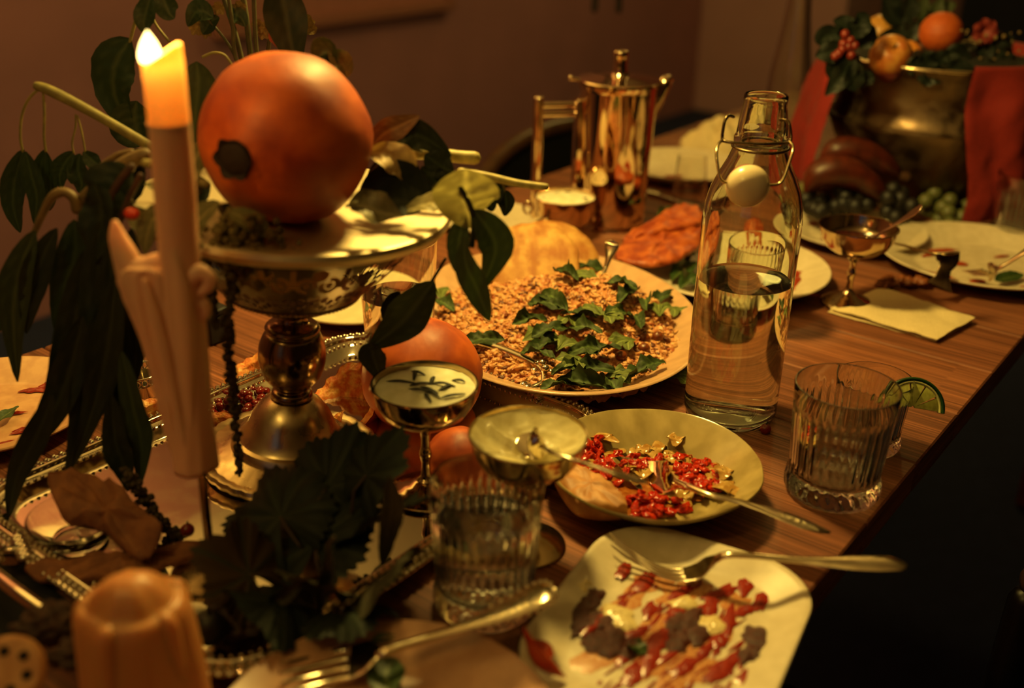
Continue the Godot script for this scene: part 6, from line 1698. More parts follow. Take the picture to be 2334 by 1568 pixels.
const SPRAYS := [
	[[Vector3(0.4776, 0.955, -1.45), Vector3(0.4365, 0.9935, -1.42), Vector3(0.4237, 1.021, -1.42)], [[Vector3(0.4324, 1.0018, -1.42), Vector3(0.4237, 1.021, -1.42), Vector3(0.4083, 1.029, -1.42)], [Vector3(0.4348, 1.0047, -1.42), Vector3(0.4428, 1.0269, -1.42), Vector3(0.4381, 1.0389, -1.42)], [Vector3(0.4277, 0.9949, -1.41), Vector3(0.4057, 0.9889, -1.41), Vector3(0.3881, 0.9841, -1.41)], [Vector3(0.4349, 0.9855, -1.4), Vector3(0.424, 0.9629, -1.4), Vector3(0.405, 0.9352, -1.4)], [Vector3(0.4385, 0.98, -1.4), Vector3(0.4391, 0.9575, -1.4), Vector3(0.4444, 0.9417, -1.4)], [Vector3(0.4254, 1.01, -1.42), Vector3(0.4001, 1.0068, -1.42), Vector3(0.396, 0.9955, -1.42)], [Vector3(0.4511, 0.9923, -1.43), Vector3(0.4571, 1.0092, -1.43), Vector3(0.4516, 1.0258, -1.43)], [Vector3(0.4343, 0.9895, -1.41), Vector3(0.4167, 0.9723, -1.41), Vector3(0.4139, 0.9524, -1.41)], [Vector3(0.4491, 0.9673, -1.41), Vector3(0.4538, 0.956, -1.41), Vector3(0.4515, 0.9445, -1.41)]]],
	[[Vector3(0.5665, 0.9462, -1.58), Vector3(0.5607, 0.9994, -1.6), Vector3(0.5418, 1.054, -1.6)], [[Vector3(0.5537, 1.0019, -1.58), Vector3(0.5349, 1.0199, -1.58), Vector3(0.5196, 1.0437, -1.58)], [Vector3(0.5527, 1.008, -1.58), Vector3(0.559, 1.0264, -1.58), Vector3(0.5579, 1.0504, -1.58)], [Vector3(0.5422, 0.9937, -1.55), Vector3(0.5567, 1, -1.55), Vector3(0.5664, 1.0152, -1.55)], [Vector3(0.5482, 0.991, -1.52), Vector3(0.5204, 0.9916, -1.52), Vector3(0.495, 0.978, -1.52)], [Vector3(0.5505, 0.9817, -1.55), Vector3(0.5681, 0.9881, -1.55), Vector3(0.5711, 1.0063, -1.55)], [Vector3(0.5501, 1.0238, -1.6), Vector3(0.5407, 1.0419, -1.6), Vector3(0.5408, 1.06, -1.6)]]],
	[[Vector3(0.6137, 0.9403, -1.62), Vector3(0.6084, 0.9962, -1.63), Vector3(0.5968, 1.0459, -1.63)], [[Vector3(0.6119, 0.9772, -1.63), Vector3(0.6009, 1.0087, -1.63), Vector3(0.5957, 1.052, -1.63)], [Vector3(0.6095, 0.9899, -1.63), Vector3(0.6167, 1.0153, -1.63), Vector3(0.625, 1.0403, -1.63)], [Vector3(0.6085, 1.0076, -1.64), Vector3(0.6323, 1.0206, -1.64), Vector3(0.6506, 1.0272, -1.64)]]],
	[[Vector3(0.6266, 0.943, -1.5), Vector3(0.6462, 0.9762, -1.52), Vector3(0.6776, 0.9932, -1.53)], [[Vector3(0.6208, 0.9644, -1.48), Vector3(0.5999, 0.9787, -1.48), Vector3(0.5816, 0.9801, -1.48)], [Vector3(0.6341, 0.9672, -1.5), Vector3(0.6426, 0.9852, -1.5), Vector3(0.6366, 0.9998, -1.5)], [Vector3(0.645, 0.9734, -1.5), Vector3(0.668, 0.9798, -1.5), Vector3(0.6868, 0.9772, -1.5)], [Vector3(0.6285, 0.9662, -1.47), Vector3(0.6482, 0.9578, -1.47), Vector3(0.662, 0.9492, -1.47)], [Vector3(0.6076, 0.9617, -1.46), Vector3(0.5909, 0.9555, -1.46), Vector3(0.5666, 0.9579, -1.46)], [Vector3(0.6573, 0.9824, -1.52), Vector3(0.6768, 0.9917, -1.52), Vector3(0.6834, 1.0037, -1.52)], [Vector3(0.6005, 0.9674, -1.46), Vector3(0.5822, 0.9699, -1.46), Vector3(0.5521, 0.9722, -1.46)], [Vector3(0.6171, 0.9589, -1.46), Vector3(0.6248, 0.9503, -1.46), Vector3(0.629, 0.9445, -1.46)], [Vector3(0.6584, 0.9677, -1.5), Vector3(0.6839, 0.9622, -1.5), Vector3(0.7009, 0.9685, -1.5)]]],
	[[Vector3(0.5305, 0.955, -1.44), Vector3(0.5631, 0.9701, -1.44), Vector3(0.5899, 0.9637, -1.43)], [[Vector3(0.5407, 0.9638, -1.44), Vector3(0.528, 0.9694, -1.44), Vector3(0.5187, 0.972, -1.44)], [Vector3(0.5519, 0.967, -1.44), Vector3(0.544, 0.9783, -1.44), Vector3(0.5366, 0.9867, -1.44)], [Vector3(0.5636, 0.9672, -1.44), Vector3(0.5673, 0.9787, -1.44), Vector3(0.5773, 0.9875, -1.44)], [Vector3(0.5719, 0.9662, -1.43), Vector3(0.5893, 0.9666, -1.43), Vector3(0.6067, 0.9525, -1.43)], [Vector3(0.5491, 0.9629, -1.43), Vector3(0.5444, 0.957, -1.43), Vector3(0.5332, 0.9539, -1.43)], [Vector3(0.536, 0.9712, -1.43), Vector3(0.5555, 0.9601, -1.43), Vector3(0.5735, 0.9576, -1.43)]]],
]

func cloth(mb: MB, c: Array, th: float, amp: float, sd: float, edge := 0.0) -> void:
	# a cloth layer over four corners, wavy, with thickness
	var n := 26
	var pos := func(a: float, b: float, up: float):
		var p: Vector3 = c[0].lerp(c[1], a).lerp(c[3].lerp(c[2], a), b)
		var e := smoothstep(0.0, 0.12, minf(minf(a, 1 - a), minf(b, 1 - b)))
		p += Vector3(0, up * th * (0.4 + 0.6 * e) + amp * (fn.get_noise_2d(p.x * 16 + sd, p.z * 16) + 0.4 * fn.get_noise_2d(p.x * 50 + sd, p.z * 50)), 0)
		p += (c[1] - c[0]).normalized() * edge * sin(b * 17.0 + sd) * a * a * 0.6
		return p
	mb.grid(n, n, func(a, b): return pos.call(a, b, 1.0), false, false, 0)
	mb.grid(n, n, func(a, b): return pos.call(a, b, 0.0), false, false, 0)
	for s in 4:
		var f := func(a, b):
			var q: Vector2 = [Vector2(a, 0), Vector2(1, a), Vector2(1 - a, 1), Vector2(0, 1 - a)][s]
			return pos.call(q.x, q.y, b)
		mb.grid(n, 1, f, false, false, 0)

func napkins() -> void:
	var m := mot(Color(0.84, 0.76, 0.58), Color(0.88, 0.80, 0.62), 0.03, 40, 0.9)
	var mb := MB.new()
	var c := [Vector3(0.3554, 0.751, -1.0996), Vector3(0.433, 0.751, -1.1683), Vector3(0.5108, 0.751, -1.0788), Vector3(0.4502, 0.751, -1.0238)]
	cloth(mb, [c[3], c[2], c[1], c[0]], 0.0022, 0.0012, 1.0)
	var t := thing("folded_napkin", c[0].lerp(c[2], 0.5), "folded cream cloth napkin lying on the bare wood by the coupe", "napkin")
	part("lower_fold", mb, m, t)
	var m2 := MB.new()
	var d := [Vector3(0.3578, 0.7552, -1.0999), Vector3(0.4372, 0.7552, -1.1706), Vector3(0.5124, 0.7552, -1.0777), Vector3(0.4499, 0.7552, -1.0202)]
	cloth(m2, [d[0], d[1], d[2], d[3]], 0.0026, 0.0022, 5.0, 0.0)
	part("upper_fold", m2, m, t)
	# crumpled white napkin at the back
	var b := Vector3(0.3707, 0.75, -1.8468)
	var f := func(a, v):
		var th: float = a * TAU
		var r: float = 0.060 * sin(v * PI * 0.5) * (1 + 0.25 * fn.get_noise_2d(cos(th) * 1.2, sin(th) * 1.2 + 3))
		var y: float = 0.048 * cos(v * PI * 0.5) * (1 + 0.35 * fn.get_noise_2d(th * 0.8 + 4, v * 3)) + 0.006 * sin(th * 7 + v * 5)
		return b + Vector3(r * 1.25 * cos(th), maxf(y, 0.002), r * sin(th))
	solo("crumpled_napkin", MB.new().grid(60, 24, f, true), m, b, "crumpled white napkin in a heap behind the farther plate", "napkin")
	# added near-black sheet: shade on the table past the tray, put in as colour
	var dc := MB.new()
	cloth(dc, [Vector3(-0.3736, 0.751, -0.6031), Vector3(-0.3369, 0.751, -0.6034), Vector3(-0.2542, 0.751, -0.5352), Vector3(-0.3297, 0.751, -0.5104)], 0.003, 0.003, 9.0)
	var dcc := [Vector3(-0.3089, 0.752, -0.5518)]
	solo("shade_sheet", dc, mot(Color(0.05, 0.05, 0.07), Color(0.07, 0.065, 0.09), 0.03, 40, 0.95), dcc[0], "near-black sheet added as shade past the tray's end in the corner", "cloth")
	# small dark box
	var k := Vector3(-0.312, TOP, -0.995)
	var bt := thing("dark_box", k, "small black box standing past the tray behind the candle", "box")
	part("body", MB.new().box(T(k + Vector3(0, 0.016, 0), -0.651), Vector3(0.032, 0.03, 0.026), 0.002), mat(Color(0.05, 0.05, 0.06), 0.6), bt)
	part("lid", MB.new().box(T(k + Vector3(0, 0.0345, 0), -0.651), Vector3(0.034, 0.007, 0.028), 0.0015), mat(Color(0.05, 0.05, 0.06), 0.6), bt)

# ---------------------------------------------------------------- cut stems and leaves on the stand, grape leaves, litter
const FACE := Vector3(0.1, 0.3, 0.95)

func plant(called: String, label: String, group: String, stems: Array, radii: Array, scol: Color, leaves: Array, dark: Color, lite: Color, o := {}) -> Node3D:
	# stems: point lists; leaves: [points, half width, optional facing]
	var t := thing(called, stems[0][0], label, o.get("cat", "leaves"), group)
	for k in stems.size():
		part("stem", MB.new().tube(MB.spline(stems[k], 20), radii[k % radii.size()], 8), mot(scol, scol * 1.25, 0.02, 16, 0.6), t)
	var m := vcol(0.5, 0.4, o.get("back", Color(0.05, 0.07, 0.02)))
	for l in leaves:
		var q := {"dark": dark, "lite": lite}
		q.merge(o, false)
		if l.size() > 3:
			q.merge(l[3], true)
		part("leaf", MB.new().leaf(l[0], l[1], l[2] if l.size() > 2 else FACE, q), m, t)
	return t

func foliage() -> void:
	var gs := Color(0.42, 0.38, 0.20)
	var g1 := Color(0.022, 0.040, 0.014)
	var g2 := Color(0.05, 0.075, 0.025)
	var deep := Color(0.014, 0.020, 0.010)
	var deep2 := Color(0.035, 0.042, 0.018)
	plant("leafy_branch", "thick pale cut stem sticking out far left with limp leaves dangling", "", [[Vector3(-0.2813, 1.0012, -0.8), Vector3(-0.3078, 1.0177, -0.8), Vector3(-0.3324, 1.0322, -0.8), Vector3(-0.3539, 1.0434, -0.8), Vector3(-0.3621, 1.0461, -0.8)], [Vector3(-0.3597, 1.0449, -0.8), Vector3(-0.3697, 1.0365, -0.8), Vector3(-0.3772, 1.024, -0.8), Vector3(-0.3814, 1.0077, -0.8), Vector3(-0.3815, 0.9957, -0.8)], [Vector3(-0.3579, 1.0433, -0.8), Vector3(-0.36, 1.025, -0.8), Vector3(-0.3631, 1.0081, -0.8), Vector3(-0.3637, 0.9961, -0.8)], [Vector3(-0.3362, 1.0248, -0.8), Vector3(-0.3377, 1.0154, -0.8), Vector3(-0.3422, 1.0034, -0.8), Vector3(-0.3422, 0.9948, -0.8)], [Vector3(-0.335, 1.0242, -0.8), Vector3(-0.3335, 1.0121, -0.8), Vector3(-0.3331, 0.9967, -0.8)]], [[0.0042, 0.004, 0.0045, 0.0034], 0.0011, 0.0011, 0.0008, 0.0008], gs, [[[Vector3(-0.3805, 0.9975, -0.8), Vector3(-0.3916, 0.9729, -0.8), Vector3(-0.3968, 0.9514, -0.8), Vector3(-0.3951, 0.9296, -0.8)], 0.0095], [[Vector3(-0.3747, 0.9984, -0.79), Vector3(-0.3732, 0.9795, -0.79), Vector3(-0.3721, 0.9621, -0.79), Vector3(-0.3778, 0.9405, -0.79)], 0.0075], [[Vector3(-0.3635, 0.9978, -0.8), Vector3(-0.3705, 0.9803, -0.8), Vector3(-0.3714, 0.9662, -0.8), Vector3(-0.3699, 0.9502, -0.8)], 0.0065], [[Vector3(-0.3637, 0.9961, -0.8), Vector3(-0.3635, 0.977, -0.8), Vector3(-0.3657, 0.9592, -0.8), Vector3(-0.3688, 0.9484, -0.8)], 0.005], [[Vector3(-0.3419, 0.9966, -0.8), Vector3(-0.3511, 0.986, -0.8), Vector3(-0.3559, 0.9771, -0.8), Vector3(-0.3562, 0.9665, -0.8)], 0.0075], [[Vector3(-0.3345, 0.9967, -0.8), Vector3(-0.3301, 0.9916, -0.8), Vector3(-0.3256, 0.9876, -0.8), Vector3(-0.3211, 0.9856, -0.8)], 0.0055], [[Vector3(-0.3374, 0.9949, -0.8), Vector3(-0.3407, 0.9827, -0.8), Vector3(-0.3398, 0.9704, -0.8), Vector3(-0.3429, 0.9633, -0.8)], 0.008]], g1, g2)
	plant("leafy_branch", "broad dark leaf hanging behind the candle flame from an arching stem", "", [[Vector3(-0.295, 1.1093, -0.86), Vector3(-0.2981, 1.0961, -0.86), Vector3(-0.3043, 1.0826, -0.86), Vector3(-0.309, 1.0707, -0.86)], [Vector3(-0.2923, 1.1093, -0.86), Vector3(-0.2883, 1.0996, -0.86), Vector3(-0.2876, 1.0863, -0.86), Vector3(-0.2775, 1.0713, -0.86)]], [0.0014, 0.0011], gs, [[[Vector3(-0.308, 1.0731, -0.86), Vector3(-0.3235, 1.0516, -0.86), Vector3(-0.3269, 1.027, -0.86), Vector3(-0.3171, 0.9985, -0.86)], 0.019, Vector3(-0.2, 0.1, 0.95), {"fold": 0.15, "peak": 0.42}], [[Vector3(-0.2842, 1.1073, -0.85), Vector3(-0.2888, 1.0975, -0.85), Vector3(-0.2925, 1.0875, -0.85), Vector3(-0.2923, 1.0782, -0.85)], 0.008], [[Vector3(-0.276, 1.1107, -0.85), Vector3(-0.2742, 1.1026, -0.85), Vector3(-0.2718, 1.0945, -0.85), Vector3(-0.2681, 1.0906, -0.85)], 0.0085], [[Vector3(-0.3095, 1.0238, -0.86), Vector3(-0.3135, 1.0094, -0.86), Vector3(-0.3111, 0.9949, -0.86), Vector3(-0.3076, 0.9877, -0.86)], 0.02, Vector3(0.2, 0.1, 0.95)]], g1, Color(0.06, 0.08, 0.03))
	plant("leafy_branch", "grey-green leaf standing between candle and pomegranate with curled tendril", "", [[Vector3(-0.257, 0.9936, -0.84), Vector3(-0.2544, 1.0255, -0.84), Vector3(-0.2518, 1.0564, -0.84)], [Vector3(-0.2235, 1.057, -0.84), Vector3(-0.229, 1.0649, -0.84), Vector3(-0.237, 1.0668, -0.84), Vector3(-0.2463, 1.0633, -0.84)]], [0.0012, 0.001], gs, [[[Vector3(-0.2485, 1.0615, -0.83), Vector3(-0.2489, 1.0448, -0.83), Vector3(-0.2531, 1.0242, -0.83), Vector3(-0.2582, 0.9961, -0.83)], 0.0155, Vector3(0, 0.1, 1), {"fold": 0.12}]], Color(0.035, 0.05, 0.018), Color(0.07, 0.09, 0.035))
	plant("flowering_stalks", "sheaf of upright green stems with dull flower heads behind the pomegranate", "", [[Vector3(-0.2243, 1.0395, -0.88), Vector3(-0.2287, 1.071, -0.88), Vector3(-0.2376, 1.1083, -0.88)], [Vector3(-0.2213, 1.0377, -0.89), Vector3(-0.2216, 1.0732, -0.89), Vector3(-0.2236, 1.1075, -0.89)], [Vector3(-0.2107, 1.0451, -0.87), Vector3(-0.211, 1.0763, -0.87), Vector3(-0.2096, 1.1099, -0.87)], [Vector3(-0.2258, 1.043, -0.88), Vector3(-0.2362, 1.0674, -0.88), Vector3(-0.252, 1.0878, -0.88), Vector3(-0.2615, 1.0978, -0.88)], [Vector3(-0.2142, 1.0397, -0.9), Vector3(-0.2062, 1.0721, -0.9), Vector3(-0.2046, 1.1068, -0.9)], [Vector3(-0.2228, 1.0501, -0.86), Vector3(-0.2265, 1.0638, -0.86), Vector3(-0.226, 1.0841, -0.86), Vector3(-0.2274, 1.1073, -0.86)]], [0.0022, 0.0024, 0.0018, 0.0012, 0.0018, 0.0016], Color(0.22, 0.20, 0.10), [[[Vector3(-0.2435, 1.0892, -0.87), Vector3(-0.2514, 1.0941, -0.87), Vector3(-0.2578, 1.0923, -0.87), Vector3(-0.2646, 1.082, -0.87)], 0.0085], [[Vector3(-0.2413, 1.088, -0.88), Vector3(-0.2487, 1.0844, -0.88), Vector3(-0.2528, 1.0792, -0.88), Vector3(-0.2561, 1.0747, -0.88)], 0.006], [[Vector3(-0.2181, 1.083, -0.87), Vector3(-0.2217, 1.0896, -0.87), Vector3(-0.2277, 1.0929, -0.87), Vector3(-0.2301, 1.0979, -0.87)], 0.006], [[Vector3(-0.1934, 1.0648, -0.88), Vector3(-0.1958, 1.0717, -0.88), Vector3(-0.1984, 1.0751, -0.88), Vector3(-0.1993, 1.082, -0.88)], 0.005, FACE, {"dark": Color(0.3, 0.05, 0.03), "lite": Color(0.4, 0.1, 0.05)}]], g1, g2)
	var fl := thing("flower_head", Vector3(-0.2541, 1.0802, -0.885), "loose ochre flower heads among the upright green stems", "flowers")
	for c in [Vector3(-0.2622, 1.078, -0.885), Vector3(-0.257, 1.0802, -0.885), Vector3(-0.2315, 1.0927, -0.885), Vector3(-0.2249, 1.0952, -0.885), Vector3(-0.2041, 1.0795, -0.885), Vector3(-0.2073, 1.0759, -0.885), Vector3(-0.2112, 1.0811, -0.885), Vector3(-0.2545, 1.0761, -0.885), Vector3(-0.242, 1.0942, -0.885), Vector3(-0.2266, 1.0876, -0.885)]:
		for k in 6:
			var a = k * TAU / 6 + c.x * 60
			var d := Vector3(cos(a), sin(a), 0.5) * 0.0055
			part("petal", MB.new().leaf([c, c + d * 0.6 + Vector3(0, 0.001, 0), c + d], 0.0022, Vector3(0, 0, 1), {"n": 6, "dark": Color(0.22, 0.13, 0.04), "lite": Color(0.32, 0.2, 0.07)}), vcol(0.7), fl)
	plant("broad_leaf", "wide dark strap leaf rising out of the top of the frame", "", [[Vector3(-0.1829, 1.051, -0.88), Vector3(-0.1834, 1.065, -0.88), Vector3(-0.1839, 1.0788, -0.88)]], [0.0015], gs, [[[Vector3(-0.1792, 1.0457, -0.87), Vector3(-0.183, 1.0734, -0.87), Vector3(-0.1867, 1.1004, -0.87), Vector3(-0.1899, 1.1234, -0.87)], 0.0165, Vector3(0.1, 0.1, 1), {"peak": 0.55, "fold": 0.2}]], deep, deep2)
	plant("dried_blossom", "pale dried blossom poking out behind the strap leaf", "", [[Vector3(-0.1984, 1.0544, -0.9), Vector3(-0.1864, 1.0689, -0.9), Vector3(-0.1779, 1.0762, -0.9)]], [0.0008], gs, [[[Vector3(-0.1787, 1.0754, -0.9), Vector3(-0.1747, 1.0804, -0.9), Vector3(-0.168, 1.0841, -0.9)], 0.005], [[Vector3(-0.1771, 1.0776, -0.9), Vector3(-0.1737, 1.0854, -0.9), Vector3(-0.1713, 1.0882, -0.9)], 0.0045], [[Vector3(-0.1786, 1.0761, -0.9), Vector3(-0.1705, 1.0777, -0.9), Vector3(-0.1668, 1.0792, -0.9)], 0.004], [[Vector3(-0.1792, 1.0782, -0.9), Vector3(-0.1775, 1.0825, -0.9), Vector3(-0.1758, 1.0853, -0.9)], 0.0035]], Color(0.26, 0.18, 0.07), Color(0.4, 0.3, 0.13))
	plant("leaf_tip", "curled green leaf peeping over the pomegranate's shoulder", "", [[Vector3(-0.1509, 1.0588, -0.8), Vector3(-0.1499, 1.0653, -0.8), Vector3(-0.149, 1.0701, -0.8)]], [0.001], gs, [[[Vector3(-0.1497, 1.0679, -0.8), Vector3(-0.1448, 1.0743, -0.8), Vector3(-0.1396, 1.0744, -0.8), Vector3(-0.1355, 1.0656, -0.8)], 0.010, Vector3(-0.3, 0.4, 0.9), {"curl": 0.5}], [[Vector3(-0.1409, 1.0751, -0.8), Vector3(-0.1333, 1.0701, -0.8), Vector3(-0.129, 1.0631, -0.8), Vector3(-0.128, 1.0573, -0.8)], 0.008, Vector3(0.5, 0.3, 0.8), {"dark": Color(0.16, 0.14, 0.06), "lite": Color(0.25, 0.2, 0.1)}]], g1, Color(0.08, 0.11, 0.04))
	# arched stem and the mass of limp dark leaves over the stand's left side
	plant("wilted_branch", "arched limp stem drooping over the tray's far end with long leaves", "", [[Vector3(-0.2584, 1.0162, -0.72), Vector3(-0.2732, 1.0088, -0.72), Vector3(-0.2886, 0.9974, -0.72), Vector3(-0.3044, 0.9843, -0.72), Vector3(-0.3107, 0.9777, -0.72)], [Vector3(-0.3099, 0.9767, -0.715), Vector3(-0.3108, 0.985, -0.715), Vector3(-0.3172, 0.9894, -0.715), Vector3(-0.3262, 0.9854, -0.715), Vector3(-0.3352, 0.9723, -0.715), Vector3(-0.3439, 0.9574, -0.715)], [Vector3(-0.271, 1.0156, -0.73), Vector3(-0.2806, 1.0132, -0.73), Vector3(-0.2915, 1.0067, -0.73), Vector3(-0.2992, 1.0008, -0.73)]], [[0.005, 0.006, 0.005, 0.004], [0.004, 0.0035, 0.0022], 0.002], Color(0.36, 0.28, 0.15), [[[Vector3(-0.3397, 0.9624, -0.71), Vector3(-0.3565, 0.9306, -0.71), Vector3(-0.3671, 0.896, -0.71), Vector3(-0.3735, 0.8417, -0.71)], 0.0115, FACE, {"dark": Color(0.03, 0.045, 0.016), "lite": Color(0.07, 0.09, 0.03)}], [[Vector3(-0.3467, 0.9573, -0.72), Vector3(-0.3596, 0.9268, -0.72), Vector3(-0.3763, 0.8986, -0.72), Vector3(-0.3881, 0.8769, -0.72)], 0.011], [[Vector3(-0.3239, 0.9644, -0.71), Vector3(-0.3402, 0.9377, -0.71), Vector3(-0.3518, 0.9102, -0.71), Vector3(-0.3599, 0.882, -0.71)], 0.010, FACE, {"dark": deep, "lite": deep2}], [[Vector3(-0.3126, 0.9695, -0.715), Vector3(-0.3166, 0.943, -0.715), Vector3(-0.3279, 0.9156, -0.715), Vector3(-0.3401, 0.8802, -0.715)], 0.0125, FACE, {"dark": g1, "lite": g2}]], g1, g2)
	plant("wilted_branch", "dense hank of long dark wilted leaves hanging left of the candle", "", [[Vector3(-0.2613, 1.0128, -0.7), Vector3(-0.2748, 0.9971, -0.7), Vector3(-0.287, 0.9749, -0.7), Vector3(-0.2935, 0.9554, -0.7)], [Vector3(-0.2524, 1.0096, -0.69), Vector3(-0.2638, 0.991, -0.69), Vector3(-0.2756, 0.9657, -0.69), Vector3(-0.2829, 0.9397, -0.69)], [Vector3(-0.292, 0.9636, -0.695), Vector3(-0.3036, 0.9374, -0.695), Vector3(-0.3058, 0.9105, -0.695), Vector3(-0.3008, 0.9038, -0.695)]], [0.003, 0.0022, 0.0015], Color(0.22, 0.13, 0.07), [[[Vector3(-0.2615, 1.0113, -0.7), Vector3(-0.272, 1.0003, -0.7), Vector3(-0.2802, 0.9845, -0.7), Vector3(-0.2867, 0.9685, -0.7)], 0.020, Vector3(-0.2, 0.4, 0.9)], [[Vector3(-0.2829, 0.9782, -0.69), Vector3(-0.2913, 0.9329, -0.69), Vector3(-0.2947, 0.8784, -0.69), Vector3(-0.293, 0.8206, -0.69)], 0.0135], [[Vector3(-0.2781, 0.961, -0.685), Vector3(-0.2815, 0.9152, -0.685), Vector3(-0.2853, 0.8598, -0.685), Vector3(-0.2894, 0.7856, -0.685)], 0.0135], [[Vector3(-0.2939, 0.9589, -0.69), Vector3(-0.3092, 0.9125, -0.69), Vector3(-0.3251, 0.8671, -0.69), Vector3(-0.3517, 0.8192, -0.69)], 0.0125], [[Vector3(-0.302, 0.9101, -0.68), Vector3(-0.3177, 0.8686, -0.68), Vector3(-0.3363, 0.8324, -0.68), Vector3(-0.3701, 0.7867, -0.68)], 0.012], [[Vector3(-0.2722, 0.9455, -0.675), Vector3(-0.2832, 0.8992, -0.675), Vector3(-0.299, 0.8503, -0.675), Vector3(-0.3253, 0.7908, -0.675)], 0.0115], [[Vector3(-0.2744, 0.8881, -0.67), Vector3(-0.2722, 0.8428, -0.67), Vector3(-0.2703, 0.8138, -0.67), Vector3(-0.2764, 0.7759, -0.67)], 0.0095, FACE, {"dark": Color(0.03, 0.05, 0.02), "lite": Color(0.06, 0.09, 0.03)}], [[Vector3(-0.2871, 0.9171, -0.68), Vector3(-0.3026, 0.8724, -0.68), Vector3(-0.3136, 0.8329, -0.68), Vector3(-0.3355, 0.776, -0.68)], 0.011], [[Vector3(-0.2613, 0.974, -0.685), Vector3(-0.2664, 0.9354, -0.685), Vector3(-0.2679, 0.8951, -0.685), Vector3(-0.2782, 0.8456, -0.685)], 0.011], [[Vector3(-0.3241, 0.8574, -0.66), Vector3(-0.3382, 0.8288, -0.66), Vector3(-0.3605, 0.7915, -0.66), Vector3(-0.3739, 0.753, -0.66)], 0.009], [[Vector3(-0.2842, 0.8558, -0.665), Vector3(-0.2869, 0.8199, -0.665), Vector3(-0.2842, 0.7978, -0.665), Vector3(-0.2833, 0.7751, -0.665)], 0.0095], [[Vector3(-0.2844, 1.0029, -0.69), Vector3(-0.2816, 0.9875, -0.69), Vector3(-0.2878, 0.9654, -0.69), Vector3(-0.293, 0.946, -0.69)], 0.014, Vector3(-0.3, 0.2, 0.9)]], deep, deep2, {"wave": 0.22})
	# hanging amaranth tassels
	for q in [[[Vector3(-0.1743, 0.9738, -0.665), Vector3(-0.1833, 0.9606, -0.665), Vector3(-0.1904, 0.9415, -0.665), Vector3(-0.1961, 0.9122, -0.665), Vector3(-0.1986, 0.8854, -0.665), Vector3(-0.1974, 0.8578, -0.665), Vector3(-0.1982, 0.822, -0.665), Vector3(-0.1991, 0.7904, -0.665)], "long knobbly amaranth tassel hanging before the cake stand skirt", 0.0052, 300], [[Vector3(-0.2724, 0.8077, -0.64), Vector3(-0.2665, 0.7951, -0.64), Vector3(-0.2588, 0.7767, -0.64), Vector3(-0.2486, 0.7607, -0.64), Vector3(-0.2385, 0.7513, -0.64), Vector3(-0.222, 0.7463, -0.64)], "dark amaranth tassel trailing across the mirror tray to the stick", 0.0062, 200], [[Vector3(-0.207, 0.9724, -0.67), Vector3(-0.2074, 0.9488, -0.67), Vector3(-0.2075, 0.9263, -0.67), Vector3(-0.2075, 0.9081, -0.67)], "short brown amaranth tassel beside the long one under the stand", 0.0045, 150]]:
		var p := MB.spline(q[0], 60)
		var t := thing("amaranth_tassel", p[0], q[1], "tassel", "amaranth tassels")
		part("stem", MB.new().tube(p, 0.0012, 6), mat(Color(0.2, 0.15, 0.08)), t)
		var kb := MB.new()
		for k in q[3]:
			var s := rng.randf()
			var c: Vector3 = p[int(s * 59)]
			var r: float = q[2] * (0.55 + 0.45 * sin(PI * clampf(s * 0.9 + 0.1, 0, 1)))
			var d := Vector3(rng.randf_range(-1, 1), rng.randf_range(-1, 1), rng.randf_range(-1, 1)).normalized()
			kb.blob(c + d * r * rng.randf_range(0.3, 0.9), Vector3.ONE * rng.randf_range(0.0015, 0.0028), 0.3, 3, k, fn, 6, 5)
		tag(part("florets", kb, mot(Color(0.20, 0.16, 0.10), Color(0.30, 0.24, 0.14), 0.03, 40, 0.9), t), "", "", "", "stuff")
	# greyish flower clump at the stand's rim
	var gc := thing("amaranth_clump", Vector3(-0.1763, 0.9736, -0.655), "grey-green knobbly amaranth clump resting on the stand's near rim", "flowers")
	var cl := MB.new()
	for k in 300:
		var c := Vector3(-0.1819, 0.9732, -0.66) + Vector3(rng.randfn(0, 0.0125), rng.randfn(0, 0.0085), rng.randfn(0, 0.006))
		cl.blob(c, Vector3.ONE * rng.randf_range(0.002, 0.0038), 0.3, 3, k, fn, 6, 5)
	tag(part("florets", cl, mot(Color(0.30, 0.26, 0.14), Color(0.42, 0.36, 0.20), 0.03, 40, 0.9), gc), "", "", "", "stuff")
	part("stem", MB.new().tube(MB.spline([Vector3(-0.1954, 0.9955, -0.67), Vector3(-0.1907, 0.9835, -0.67), Vector3(-0.1846, 0.9697, -0.67)], 8), 0.0018, 6), mat(Color(0.25, 0.2, 0.1)), gc)
